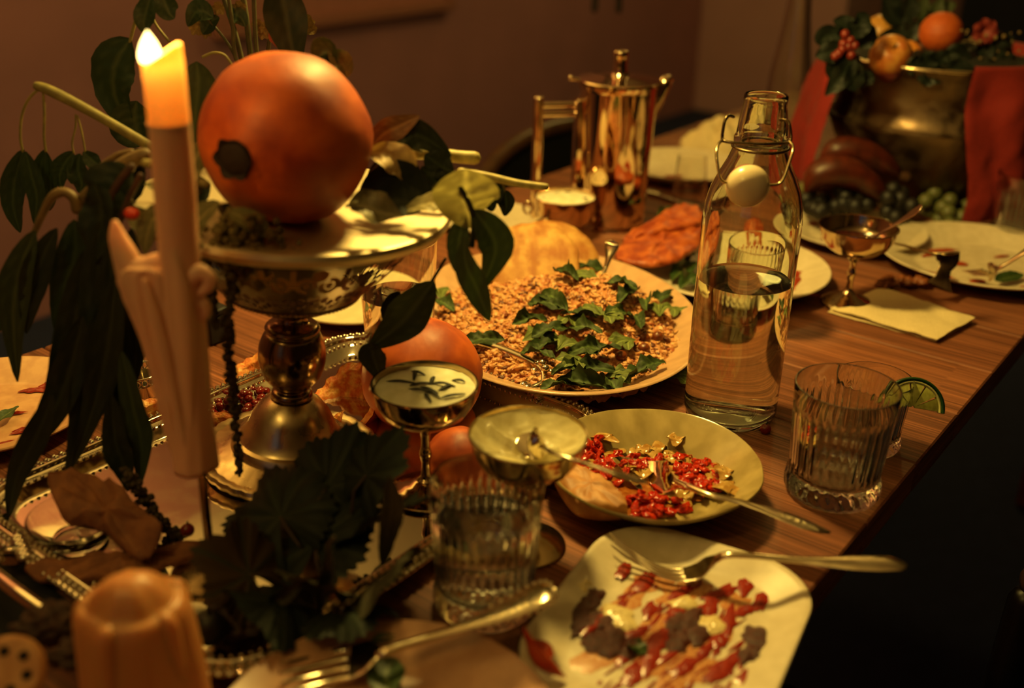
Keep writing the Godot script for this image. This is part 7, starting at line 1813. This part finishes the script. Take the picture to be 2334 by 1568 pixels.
	plant("pale_leaves", "limp olive leaves crumpled on the stand between candle and pomegranate", "", [[Vector3(-0.2056, 1.0073, -0.68), Vector3(-0.2196, 1.013, -0.68), Vector3(-0.2306, 1.0188, -0.68), Vector3(-0.2448, 1.0208, -0.68)]], [0.003], gs, [[[Vector3(-0.1951, 0.9985, -0.67), Vector3(-0.2094, 0.9861, -0.67), Vector3(-0.221, 0.9736, -0.67), Vector3(-0.2336, 0.9671, -0.67)], 0.011, Vector3(0, 0.7, 0.6)], [[Vector3(-0.2269, 0.9979, -0.66), Vector3(-0.2366, 0.9887, -0.66), Vector3(-0.2424, 0.9765, -0.66), Vector3(-0.2454, 0.9642, -0.66)], 0.009, Vector3(-0.3, 0.5, 0.8)], [[Vector3(-0.2076, 1.0163, -0.68), Vector3(-0.2203, 1.007, -0.68), Vector3(-0.2323, 1.0038, -0.68), Vector3(-0.2466, 1.0065, -0.68)], 0.008, Vector3(0, 0.8, 0.5)], [[Vector3(-0.187, 0.9958, -0.66), Vector3(-0.1761, 0.99, -0.66), Vector3(-0.1679, 0.9842, -0.66), Vector3(-0.1626, 0.9782, -0.66)], 0.008, Vector3(0, 0.8, 0.5)], [[Vector3(-0.2574, 0.9911, -0.68), Vector3(-0.2527, 0.982, -0.68), Vector3(-0.2456, 0.979, -0.68), Vector3(-0.236, 0.9854, -0.68)], 0.009, Vector3(0, 0.7, 0.6)], [[Vector3(-0.2089, 1.029, -0.7), Vector3(-0.2148, 1.0228, -0.7), Vector3(-0.2194, 1.0136, -0.7), Vector3(-0.2183, 1.0014, -0.7)], 0.008]], Color(0.12, 0.11, 0.045), Color(0.24, 0.2, 0.09))
	plant("dark_leaves", "dark leaves tucked under the big pomegranate on the stand's left", "", [[Vector3(-0.2215, 0.9893, -0.72), Vector3(-0.2325, 1.0018, -0.72), Vector3(-0.2465, 1.014, -0.72)]], [0.003], Color(0.25, 0.2, 0.1), [[[Vector3(-0.2146, 0.9958, -0.72), Vector3(-0.2246, 0.9892, -0.72), Vector3(-0.2322, 0.9761, -0.72), Vector3(-0.2305, 0.9631, -0.72)], 0.014, Vector3(0, 0.6, 0.8)], [[Vector3(-0.2214, 1.0125, -0.74), Vector3(-0.2316, 1.0059, -0.74), Vector3(-0.2446, 1.0025, -0.74), Vector3(-0.2568, 1.0054, -0.74)], 0.012, Vector3(0, 0.6, 0.8)], [[Vector3(-0.21, 0.9799, -0.72), Vector3(-0.1981, 0.9736, -0.72), Vector3(-0.1858, 0.9706, -0.72), Vector3(-0.1733, 0.9692, -0.72)], 0.010, Vector3(0, 0.9, 0.4)], [[Vector3(-0.2615, 1.0174, -0.73), Vector3(-0.2694, 1.0046, -0.73), Vector3(-0.2782, 0.9851, -0.73), Vector3(-0.284, 0.9653, -0.73)], 0.014, Vector3(-0.2, 0.5, 0.8)]], deep, deep2)
	# right of the pomegranate
	plant("dried_leaf", "curled dry leaf, dark green with pinkish brittle edge, right of the pomegranate", "", [[Vector3(-0.1047, 1.0131, -0.76), Vector3(-0.0886, 1.0167, -0.76), Vector3(-0.0694, 1.0122, -0.76)]], [0.0014], gs, [[[Vector3(-0.091, 1.0217, -0.755), Vector3(-0.0782, 1.0262, -0.755), Vector3(-0.064, 1.0223, -0.755), Vector3(-0.0472, 1.0104, -0.755)], 0.0185, Vector3(-0.1, 0.4, 0.9), {"dark": Color(0.022, 0.03, 0.014), "lite": Color(0.05, 0.065, 0.03), "ser": 0.9, "wave": 0.2}], [[Vector3(-0.1066, 1.0143, -0.755), Vector3(-0.0957, 1.0258, -0.755), Vector3(-0.0828, 1.0324, -0.755), Vector3(-0.0697, 1.0394, -0.755)], 0.0125, Vector3(0.1, 0.3, 0.9), {"dark": Color(0.22, 0.12, 0.06), "lite": Color(0.46, 0.3, 0.15), "ser": 0.6}], [[Vector3(-0.1028, 1.0118, -0.75), Vector3(-0.0923, 1.0143, -0.75), Vector3(-0.0828, 1.0145, -0.75), Vector3(-0.0733, 1.0124, -0.75)], 0.004, Vector3(0.1, 0.9, 0.3), {"dark": Color(0.25, 0.08, 0.05), "lite": Color(0.4, 0.2, 0.1)}]], deep, g1)
	plant("dried_leaf", "beige fluted dry leaf below the pink-edged one on the stand", "", [[Vector3(-0.1058, 0.9989, -0.74), Vector3(-0.0993, 1.0055, -0.74), Vector3(-0.0896, 1.0121, -0.74)]], [0.0012], gs, [[[Vector3(-0.1039, 1.0169, -0.735), Vector3(-0.0905, 1.0146, -0.735), Vector3(-0.0798, 1.0072, -0.735), Vector3(-0.0764, 0.9928, -0.735)], 0.017, Vector3(0.2, 0.6, 0.7), {"ser": 0.6, "wave": 0.2}]], Color(0.55, 0.38, 0.18), Color(0.75, 0.57, 0.30), {"back": Color(0.7, 0.65, 0.45)})
	plant("pale_leaf", "large straw-coloured ribbed leaf folding over the cake stand rim", "", [[Vector3(0.023, 0.9873, -0.76), Vector3(0.0018, 0.9896, -0.76), Vector3(-0.021, 0.9944, -0.76), Vector3(-0.0405, 0.9974, -0.76)]], [[0.0026, 0.0030, 0.0034]], Color(0.66, 0.60, 0.36), [[[Vector3(-0.0337, 1.0163, -0.7), Vector3(-0.0337, 1.0037, -0.7), Vector3(-0.0331, 0.9897, -0.7), Vector3(-0.0276, 0.974, -0.7)], 0.0225, Vector3(0.05, 0.75, 0.65), {"veins": 9.0, "fold": 0.10, "wave": 0.05, "rib": 0.07, "peak": 0.45, "dark": Color(0.30, 0.25, 0.11), "lite": Color(0.62, 0.54, 0.28)}], [[Vector3(-0.0412, 0.9897, -0.715), Vector3(-0.0536, 0.9872, -0.715), Vector3(-0.0659, 0.985, -0.715), Vector3(-0.0784, 0.9803, -0.715)], 0.010, Vector3(0.0, 0.9, 0.4), {"veins": 9.0}]], Color(0.36, 0.30, 0.13), Color(0.60, 0.52, 0.27), {"back": Color(0.95, 0.95, 0.75)})
	plant("cut_stalk", "pale thick cut stem end jutting right of the dried leaves", "", [[Vector3(-0.0745, 1.0054, -0.78), Vector3(-0.058, 1.0051, -0.78), Vector3(-0.0415, 1.0034, -0.78), Vector3(-0.0309, 1.0029, -0.78)]], [[0.0046, 0.0052]], Color(0.62, 0.56, 0.33), [[[Vector3(-0.066, 1.0126, -0.75), Vector3(-0.0584, 1.0069, -0.75), Vector3(-0.0511, 1.0022, -0.75), Vector3(-0.0447, 1, -0.75)], 0.010, Vector3(0, 0.5, 0.85)], [[Vector3(-0.0682, 1.0048, -0.745), Vector3(-0.0604, 0.9968, -0.745), Vector3(-0.054, 0.9946, -0.745), Vector3(-0.0461, 0.9971, -0.745)], 0.009, Vector3(0, 0.5, 0.85)]], Color(0.02, 0.028, 0.014), Color(0.05, 0.065, 0.03))
	plant("dark_leaves", "dark matted leaves lying behind the pomegranate on the stand's right", "", [[Vector3(-0.1094, 0.989, -0.74), Vector3(-0.0934, 0.991, -0.74), Vector3(-0.0776, 0.9897, -0.74)]], [[0.002]], Color(0.2, 0.16, 0.08), [[[Vector3(-0.0578, 0.9849, -0.73), Vector3(-0.0765, 0.9932, -0.73), Vector3(-0.0952, 0.9954, -0.73), Vector3(-0.1112, 0.9886, -0.73)], 0.0165, Vector3(0, 0.55, 0.8)], [[Vector3(-0.0633, 0.9829, -0.72), Vector3(-0.0819, 0.9864, -0.72), Vector3(-0.1005, 0.9879, -0.72), Vector3(-0.1163, 0.9818, -0.72)], 0.0145, Vector3(0, 0.6, 0.8)], [[Vector3(-0.0683, 0.9983, -0.745), Vector3(-0.081, 0.9996, -0.745), Vector3(-0.097, 0.9977, -0.745), Vector3(-0.1084, 0.9909, -0.745)], 0.0135, Vector3(0, 0.5, 0.85)], [[Vector3(-0.0593, 0.9946, -0.73), Vector3(-0.053, 0.9899, -0.73), Vector3(-0.0515, 0.9834, -0.73), Vector3(-0.0547, 0.9774, -0.73)], 0.010, Vector3(0.1, 0.5, 0.85), {"dark": Color(0.05, 0.05, 0.022), "lite": Color(0.1, 0.095, 0.04)}]], Color(0.010, 0.013, 0.008), Color(0.022, 0.027, 0.015))
	plant("small_leaves", "pair of small dark leaves hanging off the pale stem's tip", "", [[Vector3(-0.0112, 0.9913, -0.76), Vector3(-0.0086, 0.9874, -0.76), Vector3(-0.0078, 0.9833, -0.76)]], [0.0008], gs, [[[Vector3(-0.0085, 0.986, -0.76), Vector3(-0.0144, 0.9819, -0.76), Vector3(-0.0189, 0.9784, -0.76), Vector3(-0.0202, 0.9743, -0.76)], 0.007], [[Vector3(-0.0079, 0.9847, -0.76), Vector3(-0.0071, 0.9786, -0.76), Vector3(-0.0064, 0.9719, -0.76), Vector3(-0.0076, 0.9643, -0.76)], 0.006], [[Vector3(-0.0239, 0.9912, -0.75), Vector3(-0.0226, 0.9846, -0.75), Vector3(-0.018, 0.976, -0.75), Vector3(-0.0166, 0.9707, -0.75)], 0.0055]], deep, g2)
	plant("stand_leaf", "grey-brown leaf lying flat on the stand's bright plate", "", [[Vector3(-0.1128, 0.9942, -0.68), Vector3(-0.1098, 0.9957, -0.68), Vector3(-0.1062, 0.9967, -0.68)]], [[0.0012]], gs, [[[Vector3(-0.112, 0.9951, -0.685), Vector3(-0.1018, 0.9922, -0.685), Vector3(-0.0894, 0.9882, -0.685), Vector3(-0.0758, 0.986, -0.685)], 0.0125, Vector3(0, 0.75, 0.65), {"wave": 0.3, "curl": 0.3}]], Color(0.16, 0.13, 0.065), Color(0.28, 0.23, 0.12))
	plant("hanging_leaf", "large glossy dark green leaves drooping off the stand's right rim", "", [[Vector3(-0.0373, 1.0021, -0.7), Vector3(-0.0307, 0.9897, -0.7), Vector3(-0.0282, 0.9772, -0.7), Vector3(-0.0294, 0.9611, -0.7)]], [0.002], Color(0.1, 0.09, 0.04), [[[Vector3(-0.0288, 0.9873, -0.7), Vector3(-0.0166, 0.971, -0.7), Vector3(-0.0133, 0.9549, -0.7), Vector3(-0.0243, 0.9255, -0.7)], 0.0125, Vector3(0.3, 0.1, 0.9), {"peak": 0.45, "fold": 0.3}], [[Vector3(-0.0344, 0.9708, -0.69), Vector3(-0.0332, 0.9516, -0.69), Vector3(-0.0252, 0.9321, -0.69), Vector3(-0.0163, 0.9081, -0.69)], 0.0095, Vector3(-0.2, 0.2, 0.9), {"dark": Color(0.06, 0.08, 0.03), "lite": Color(0.11, 0.14, 0.055), "peak": 0.55}], [[Vector3(-0.0343, 0.9834, -0.7), Vector3(-0.038, 0.9673, -0.7), Vector3(-0.0386, 0.9511, -0.7), Vector3(-0.0349, 0.9346, -0.7)], 0.0085, Vector3(-0.4, 0.1, 0.9)]], Color(0.05, 0.065, 0.028), Color(0.11, 0.13, 0.06), {"back": Color(0.3, 0.4, 0.16)})
	plant("hanging_leaf", "green leaf folded across the second pomegranate below the stand", "", [[Vector3(-0.0594, 0.9264, -0.72), Vector3(-0.0545, 0.935, -0.72), Vector3(-0.0496, 0.9436, -0.72)]], [0.0012], Color(0.1, 0.09, 0.04), [[[Vector3(-0.059, 0.9206, -0.735), Vector3(-0.0742, 0.899, -0.735), Vector3(-0.0879, 0.8824, -0.735), Vector3(-0.1103, 0.8635, -0.735)], 0.0155, Vector3(0.2, 0.5, 0.8), {"fold": 0.35, "dark": Color(0.075, 0.095, 0.03), "lite": Color(0.15, 0.18, 0.07)}], [[Vector3(-0.1084, 0.8691, -0.735), Vector3(-0.1071, 0.858, -0.735), Vector3(-0.1041, 0.8468, -0.735), Vector3(-0.1004, 0.8362, -0.735)], 0.0105, Vector3(-0.2, 0.1, 0.95), {"peak": 0.35}], [[Vector3(-0.0859, 0.9072, -0.745), Vector3(-0.0919, 0.8981, -0.745), Vector3(-0.0958, 0.8889, -0.745), Vector3(-0.0975, 0.8778, -0.745)], 0.0065, Vector3(-0.5, 0.2, 0.8), {"dark": deep, "lite": deep2}]], Color(0.06, 0.07, 0.032), Color(0.11, 0.125, 0.06), {"back": Color(0.3, 0.4, 0.16)})

func palmate(mb: MB, c: Vector3, B: Basis, R: float, sd: float, dark: Color, lite: Color) -> void:
	# a lobed, toothed grape leaf: stalk notch at the back, five lobes
	var old = mb.cf
	mb.cf = func(a, b, _p):
		var th: float = (a - 0.5) * 2.0 * 2.8
		var v := 0.0
		for l in [0.0, 0.95, -0.95, 1.95, -1.95]:
			v = maxf(v, 1.0 - absf(th - l) * b * 16.0)
		v = maxf(v, 0.4 * (1.0 - absf(fposmod(b * 5.0 + absf(sin(th * 3.3)) * 0.8, 1.0) - 0.5) * 6.0))
		return dark.lerp(lite, clampf(v, 0, 1))
	var f := func(a, b):
		var th: float = (a - 0.5) * 2.0 * 2.8
		var o := 0.74
		for l in [[0.0, 1.0], [0.95, 0.92], [-0.95, 0.92], [1.95, 0.8], [-1.95, 0.8]]:
			o = maxf(o, l[1] * (1.0 - 0.3 * pow(absf(th - l[0]) / 0.55, 1.5)))
		o *= 1.0 + 0.13 * (absf(fposmod(th * 5.5, 1.0) - 0.5) * 2.0 - 0.5)
		var r: float = R * o * b
		var x: float = r * sin(th)
		var z: float = r * cos(th)
		var y: float = R * (0.16 * sin(x / R * 3.0 + sd) * b + 0.14 * cos(z / R * 2.5 + sd * 2.0) * b - 0.28 * b * b * (0.4 + 0.6 * sin(sd * 3.0 + th))) + R * 0.03 * cos(th * 10.0) * b
		return c + B * Vector3(x, y, -z)
	mb.grid(96, 10, f, false, false, 0)
	mb.cf = old

func grape_leaves() -> void:
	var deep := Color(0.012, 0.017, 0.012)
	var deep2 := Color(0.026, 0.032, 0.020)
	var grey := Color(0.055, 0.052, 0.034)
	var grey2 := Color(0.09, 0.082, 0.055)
	var list := [
		[Vector3(-0.1545, 0.7985, -0.6), Vector3(0.35, 0.5, 0.5), 0.040, 0, "dark toothed grape leaf spread over the mirror tray beside the stand"],
		[Vector3(-0.1249, 0.8142, -0.615), Vector3(0.5, -0.5, -0.2), 0.036, 0, "dark grape leaf on top of the pile before the stand's foot"],
		[Vector3(-0.0967, 0.8267, -0.61), Vector3(0.9, -0.9, 0.1), 0.032, 0, "dark grape leaf curling upright at the pile's right side"],
		[Vector3(-0.0949, 0.8, -0.6), Vector3(0.6, -1.6, 0.2), 0.036, 0, "dark grape leaf drooping toward the water tumbler"],
		[Vector3(-0.1286, 0.7883, -0.585), Vector3(0.7, 0.1, 0.3), 0.042, 0, "darkest grape leaf in the middle of the pile"],
		[Vector3(-0.0854, 0.7798, -0.555), Vector3(0.75, -2.2, 0.1), 0.034, 1, "grey-green grape leaf turned underside up in front of the pile"],
		[Vector3(-0.1174, 0.7866, -0.545), Vector3(0.9, 2.8, 0.3), 0.026, 1, "small rolled grape leaf showing its pale back"],
		[Vector3(-0.1659, 0.7847, -0.555), Vector3(0.5, 1.6, 0.2), 0.032, 0, "brownish grape leaf at the pile's side near the pillar candle"],
		[Vector3(-0.1436, 0.7761, -0.54), Vector3(0.6, 2.4, -0.2), 0.034, 0, "lowest grape leaf lying over the tray's near rim"],
		[Vector3(-0.1041, 0.7707, -0.535), Vector3(0.5, -2.6, 0.2), 0.032, 0, "dark grape leaf in shadow above the front plate"],
	]
	for k in list.size():
		var q: Array = list[k]
		var t := thing("grape_leaf", q[0], q[4], "grape leaf")
		var B := Basis.from_euler(q[1])
		var mb := MB.new()
		var c0: Color = [deep, grey][q[3]]
		if k == 7:
			c0 = Color(0.045, 0.024, 0.014)
		palmate(mb, q[0], B, q[2] * 1.25, k * 1.7, c0, [deep2, grey2][q[3]])
		part("blade", mb, vcol(0.6, 0.3, Color(0.02, 0.03, 0.01)), t)
		part("stalk", MB.new().tube([q[0], q[0] + B * Vector3(0.002, 0.004, 0.012), q[0] + B * Vector3(0.004, -0.002, 0.026)], 0.0011, 6), mat(Color(0.2, 0.12, 0.07)), t)
	# long rolled leaf, pale back
	plant("rolled_leaf", "narrow rolled leaf with pale underside hanging before the grape leaves", "", [[Vector3(-0.1111, 0.8192, -0.535), Vector3(-0.1095, 0.8241, -0.535), Vector3(-0.1061, 0.829, -0.535)]], [0.0012], Color(0.2, 0.14, 0.08), [[[Vector3(-0.1092, 0.8209, -0.535), Vector3(-0.1111, 0.8044, -0.535), Vector3(-0.1148, 0.7876, -0.535), Vector3(-0.1184, 0.7721, -0.535)], 0.0065, FACE, {"curl": 0.8}], [[Vector3(-0.1274, 0.7973, -0.535), Vector3(-0.1362, 0.7887, -0.535), Vector3(-0.1449, 0.7817, -0.535), Vector3(-0.1543, 0.7746, -0.535)], 0.006, FACE, {"curl": 0.7}], [[Vector3(-0.0751, 0.858, -0.56), Vector3(-0.0745, 0.8339, -0.56), Vector3(-0.0779, 0.8106, -0.56), Vector3(-0.0809, 0.79, -0.56)], 0.008, Vector3(0.6, 0.1, 0.8)]], Color(0.05, 0.04, 0.026), Color(0.09, 0.072, 0.045))

func litter() -> void:
	var toast := mot(Color(0.44, 0.25, 0.14), Color(0.58, 0.36, 0.21), 0.014, 14, 0.7, 0.06)
	var a := MB.new()
	slab(a, [Vector3(-0.333, 0.795, -0.6506), Vector3(-0.3032, 0.795, -0.6458), Vector3(-0.2729, 0.795, -0.6312), Vector3(-0.2432, 0.79, -0.6042), Vector3(-0.2345, 0.784, -0.595), Vector3(-0.2452, 0.772, -0.5848), Vector3(-0.2611, 0.772, -0.5922), Vector3(-0.2806, 0.778, -0.6072), Vector3(-0.2961, 0.778, -0.612), Vector3(-0.3121, 0.784, -0.616)], 0.007, 0.008, 1.0)
	var c0 := [Vector3(-0.2845, 0.78, -0.623)]
	solo("toasted_bread", a, toast, c0[0], "long torn piece of brown toasted bread leaning over the tray corner", "bread")
	var b := MB.new()
	slab(b, [Vector3(-0.327, 0.762, -0.5849), Vector3(-0.2975, 0.762, -0.5933), Vector3(-0.2664, 0.764, -0.6001), Vector3(-0.2372, 0.764, -0.6042), Vector3(-0.2156, 0.764, -0.6163), Vector3(-0.2091, 0.762, -0.61), Vector3(-0.2291, 0.76, -0.5958), Vector3(-0.2544, 0.76, -0.5812), Vector3(-0.2837, 0.76, -0.5721), Vector3(-0.3137, 0.76, -0.5735)], 0.006, 0.006, 4.0)
	var c1 := [Vector3(-0.2638, 0.762, -0.5919)]
	solo("toasted_bread", b, toast, c1[0], "flat brown strip of toasted bread lying along the tray behind the pillar candle", "bread")
	# holed pale slice at the frame's corner
	var lc := Vector3(-0.27, 0.8005, -0.445)
	var t := thing("lotus_slice", lc, "pale round slice with dark holes in the frame's lower corner", "vegetable slice")
	var X := Transform3D(Basis.from_euler(Vector3(0.75, 0.3, 0.0)), lc)
	part("flesh", MB.new().lathe(P2([0, -0.004, 0.0165, -0.004, 0.019, -0.002, 0.0195, 0.0, 0.019, 0.002, 0.0165, 0.004, 0, 0.004]), 40, X), mot(Color(0.72, 0.50, 0.32), Color(0.80, 0.60, 0.40), 0.02, 18, 0.6), t)
	for k in 6:
		var an := k * TAU / 6 + 0.4
		var pp := Vector3(0.0105 * cos(an), 0.004, 0.0105 * sin(an))
		part("hole", MB.new().lathe(P2([0, -0.0006, 0.0024, -0.0004, 0.0028, 0.0004, 0, 0.0006]), 16, X * T(pp)), mat(Color(0.10, 0.05, 0.03), 0.9), t)
	# dark stalk scraps and stew beyond the pillar candle
	for q in [[Vector3(-0.1703, 0.7603, -0.535), 0.016, "brown stewed scrap between grape leaves and pillar candle"], [Vector3(-0.1806, 0.7655, -0.55), 0.014, "dark brown husk scrap behind the fig"], [Vector3(-0.2705, 0.7883, -0.5), 0.02, "dark dry leaf scrap on the wood by the lotus slice"], [Vector3(-0.2428, 0.7917, -0.47), 0.016, "dark husk scrap beside the pillar candle's foot"]]:
		var mb := MB.new().blob(q[0], Vector3(q[1], q[1] * 0.45, q[1] * 0.7), 0.7, 2.0, q[0].x * 70, fn, 24, 16)
		solo("food_scrap", mb, mot(Color(0.16, 0.08, 0.05), Color(0.26, 0.14, 0.08), 0.02, 20, 0.7, 0.08), q[0], q[2], "food scrap")
	# crumbs and scraps beside the napkin
	var cr := MB.new()
	for k in 26:
		var p := Vector3(0.4614, 0.754, -1.1851) + Vector3(rng.randfn(0, 0.018), rng.randf() * 0.006, rng.randfn(0, 0.006))
		cr.blob(p, Vector3(0.006, 0.004, 0.005) * rng.randf_range(0.5, 1.3), 0.6, 2, k * 3.0, fn, 10, 7)
	var cc := Vector3(0.4614, 0.754, -1.1851)
	solo("onion_scraps", cr, mot(Color(0.42, 0.20, 0.09), Color(0.62, 0.36, 0.18), 0.03, 30, 0.5), cc, "fried onion scraps spilled on the wood beyond the napkin", "food scraps", "", "stuff")
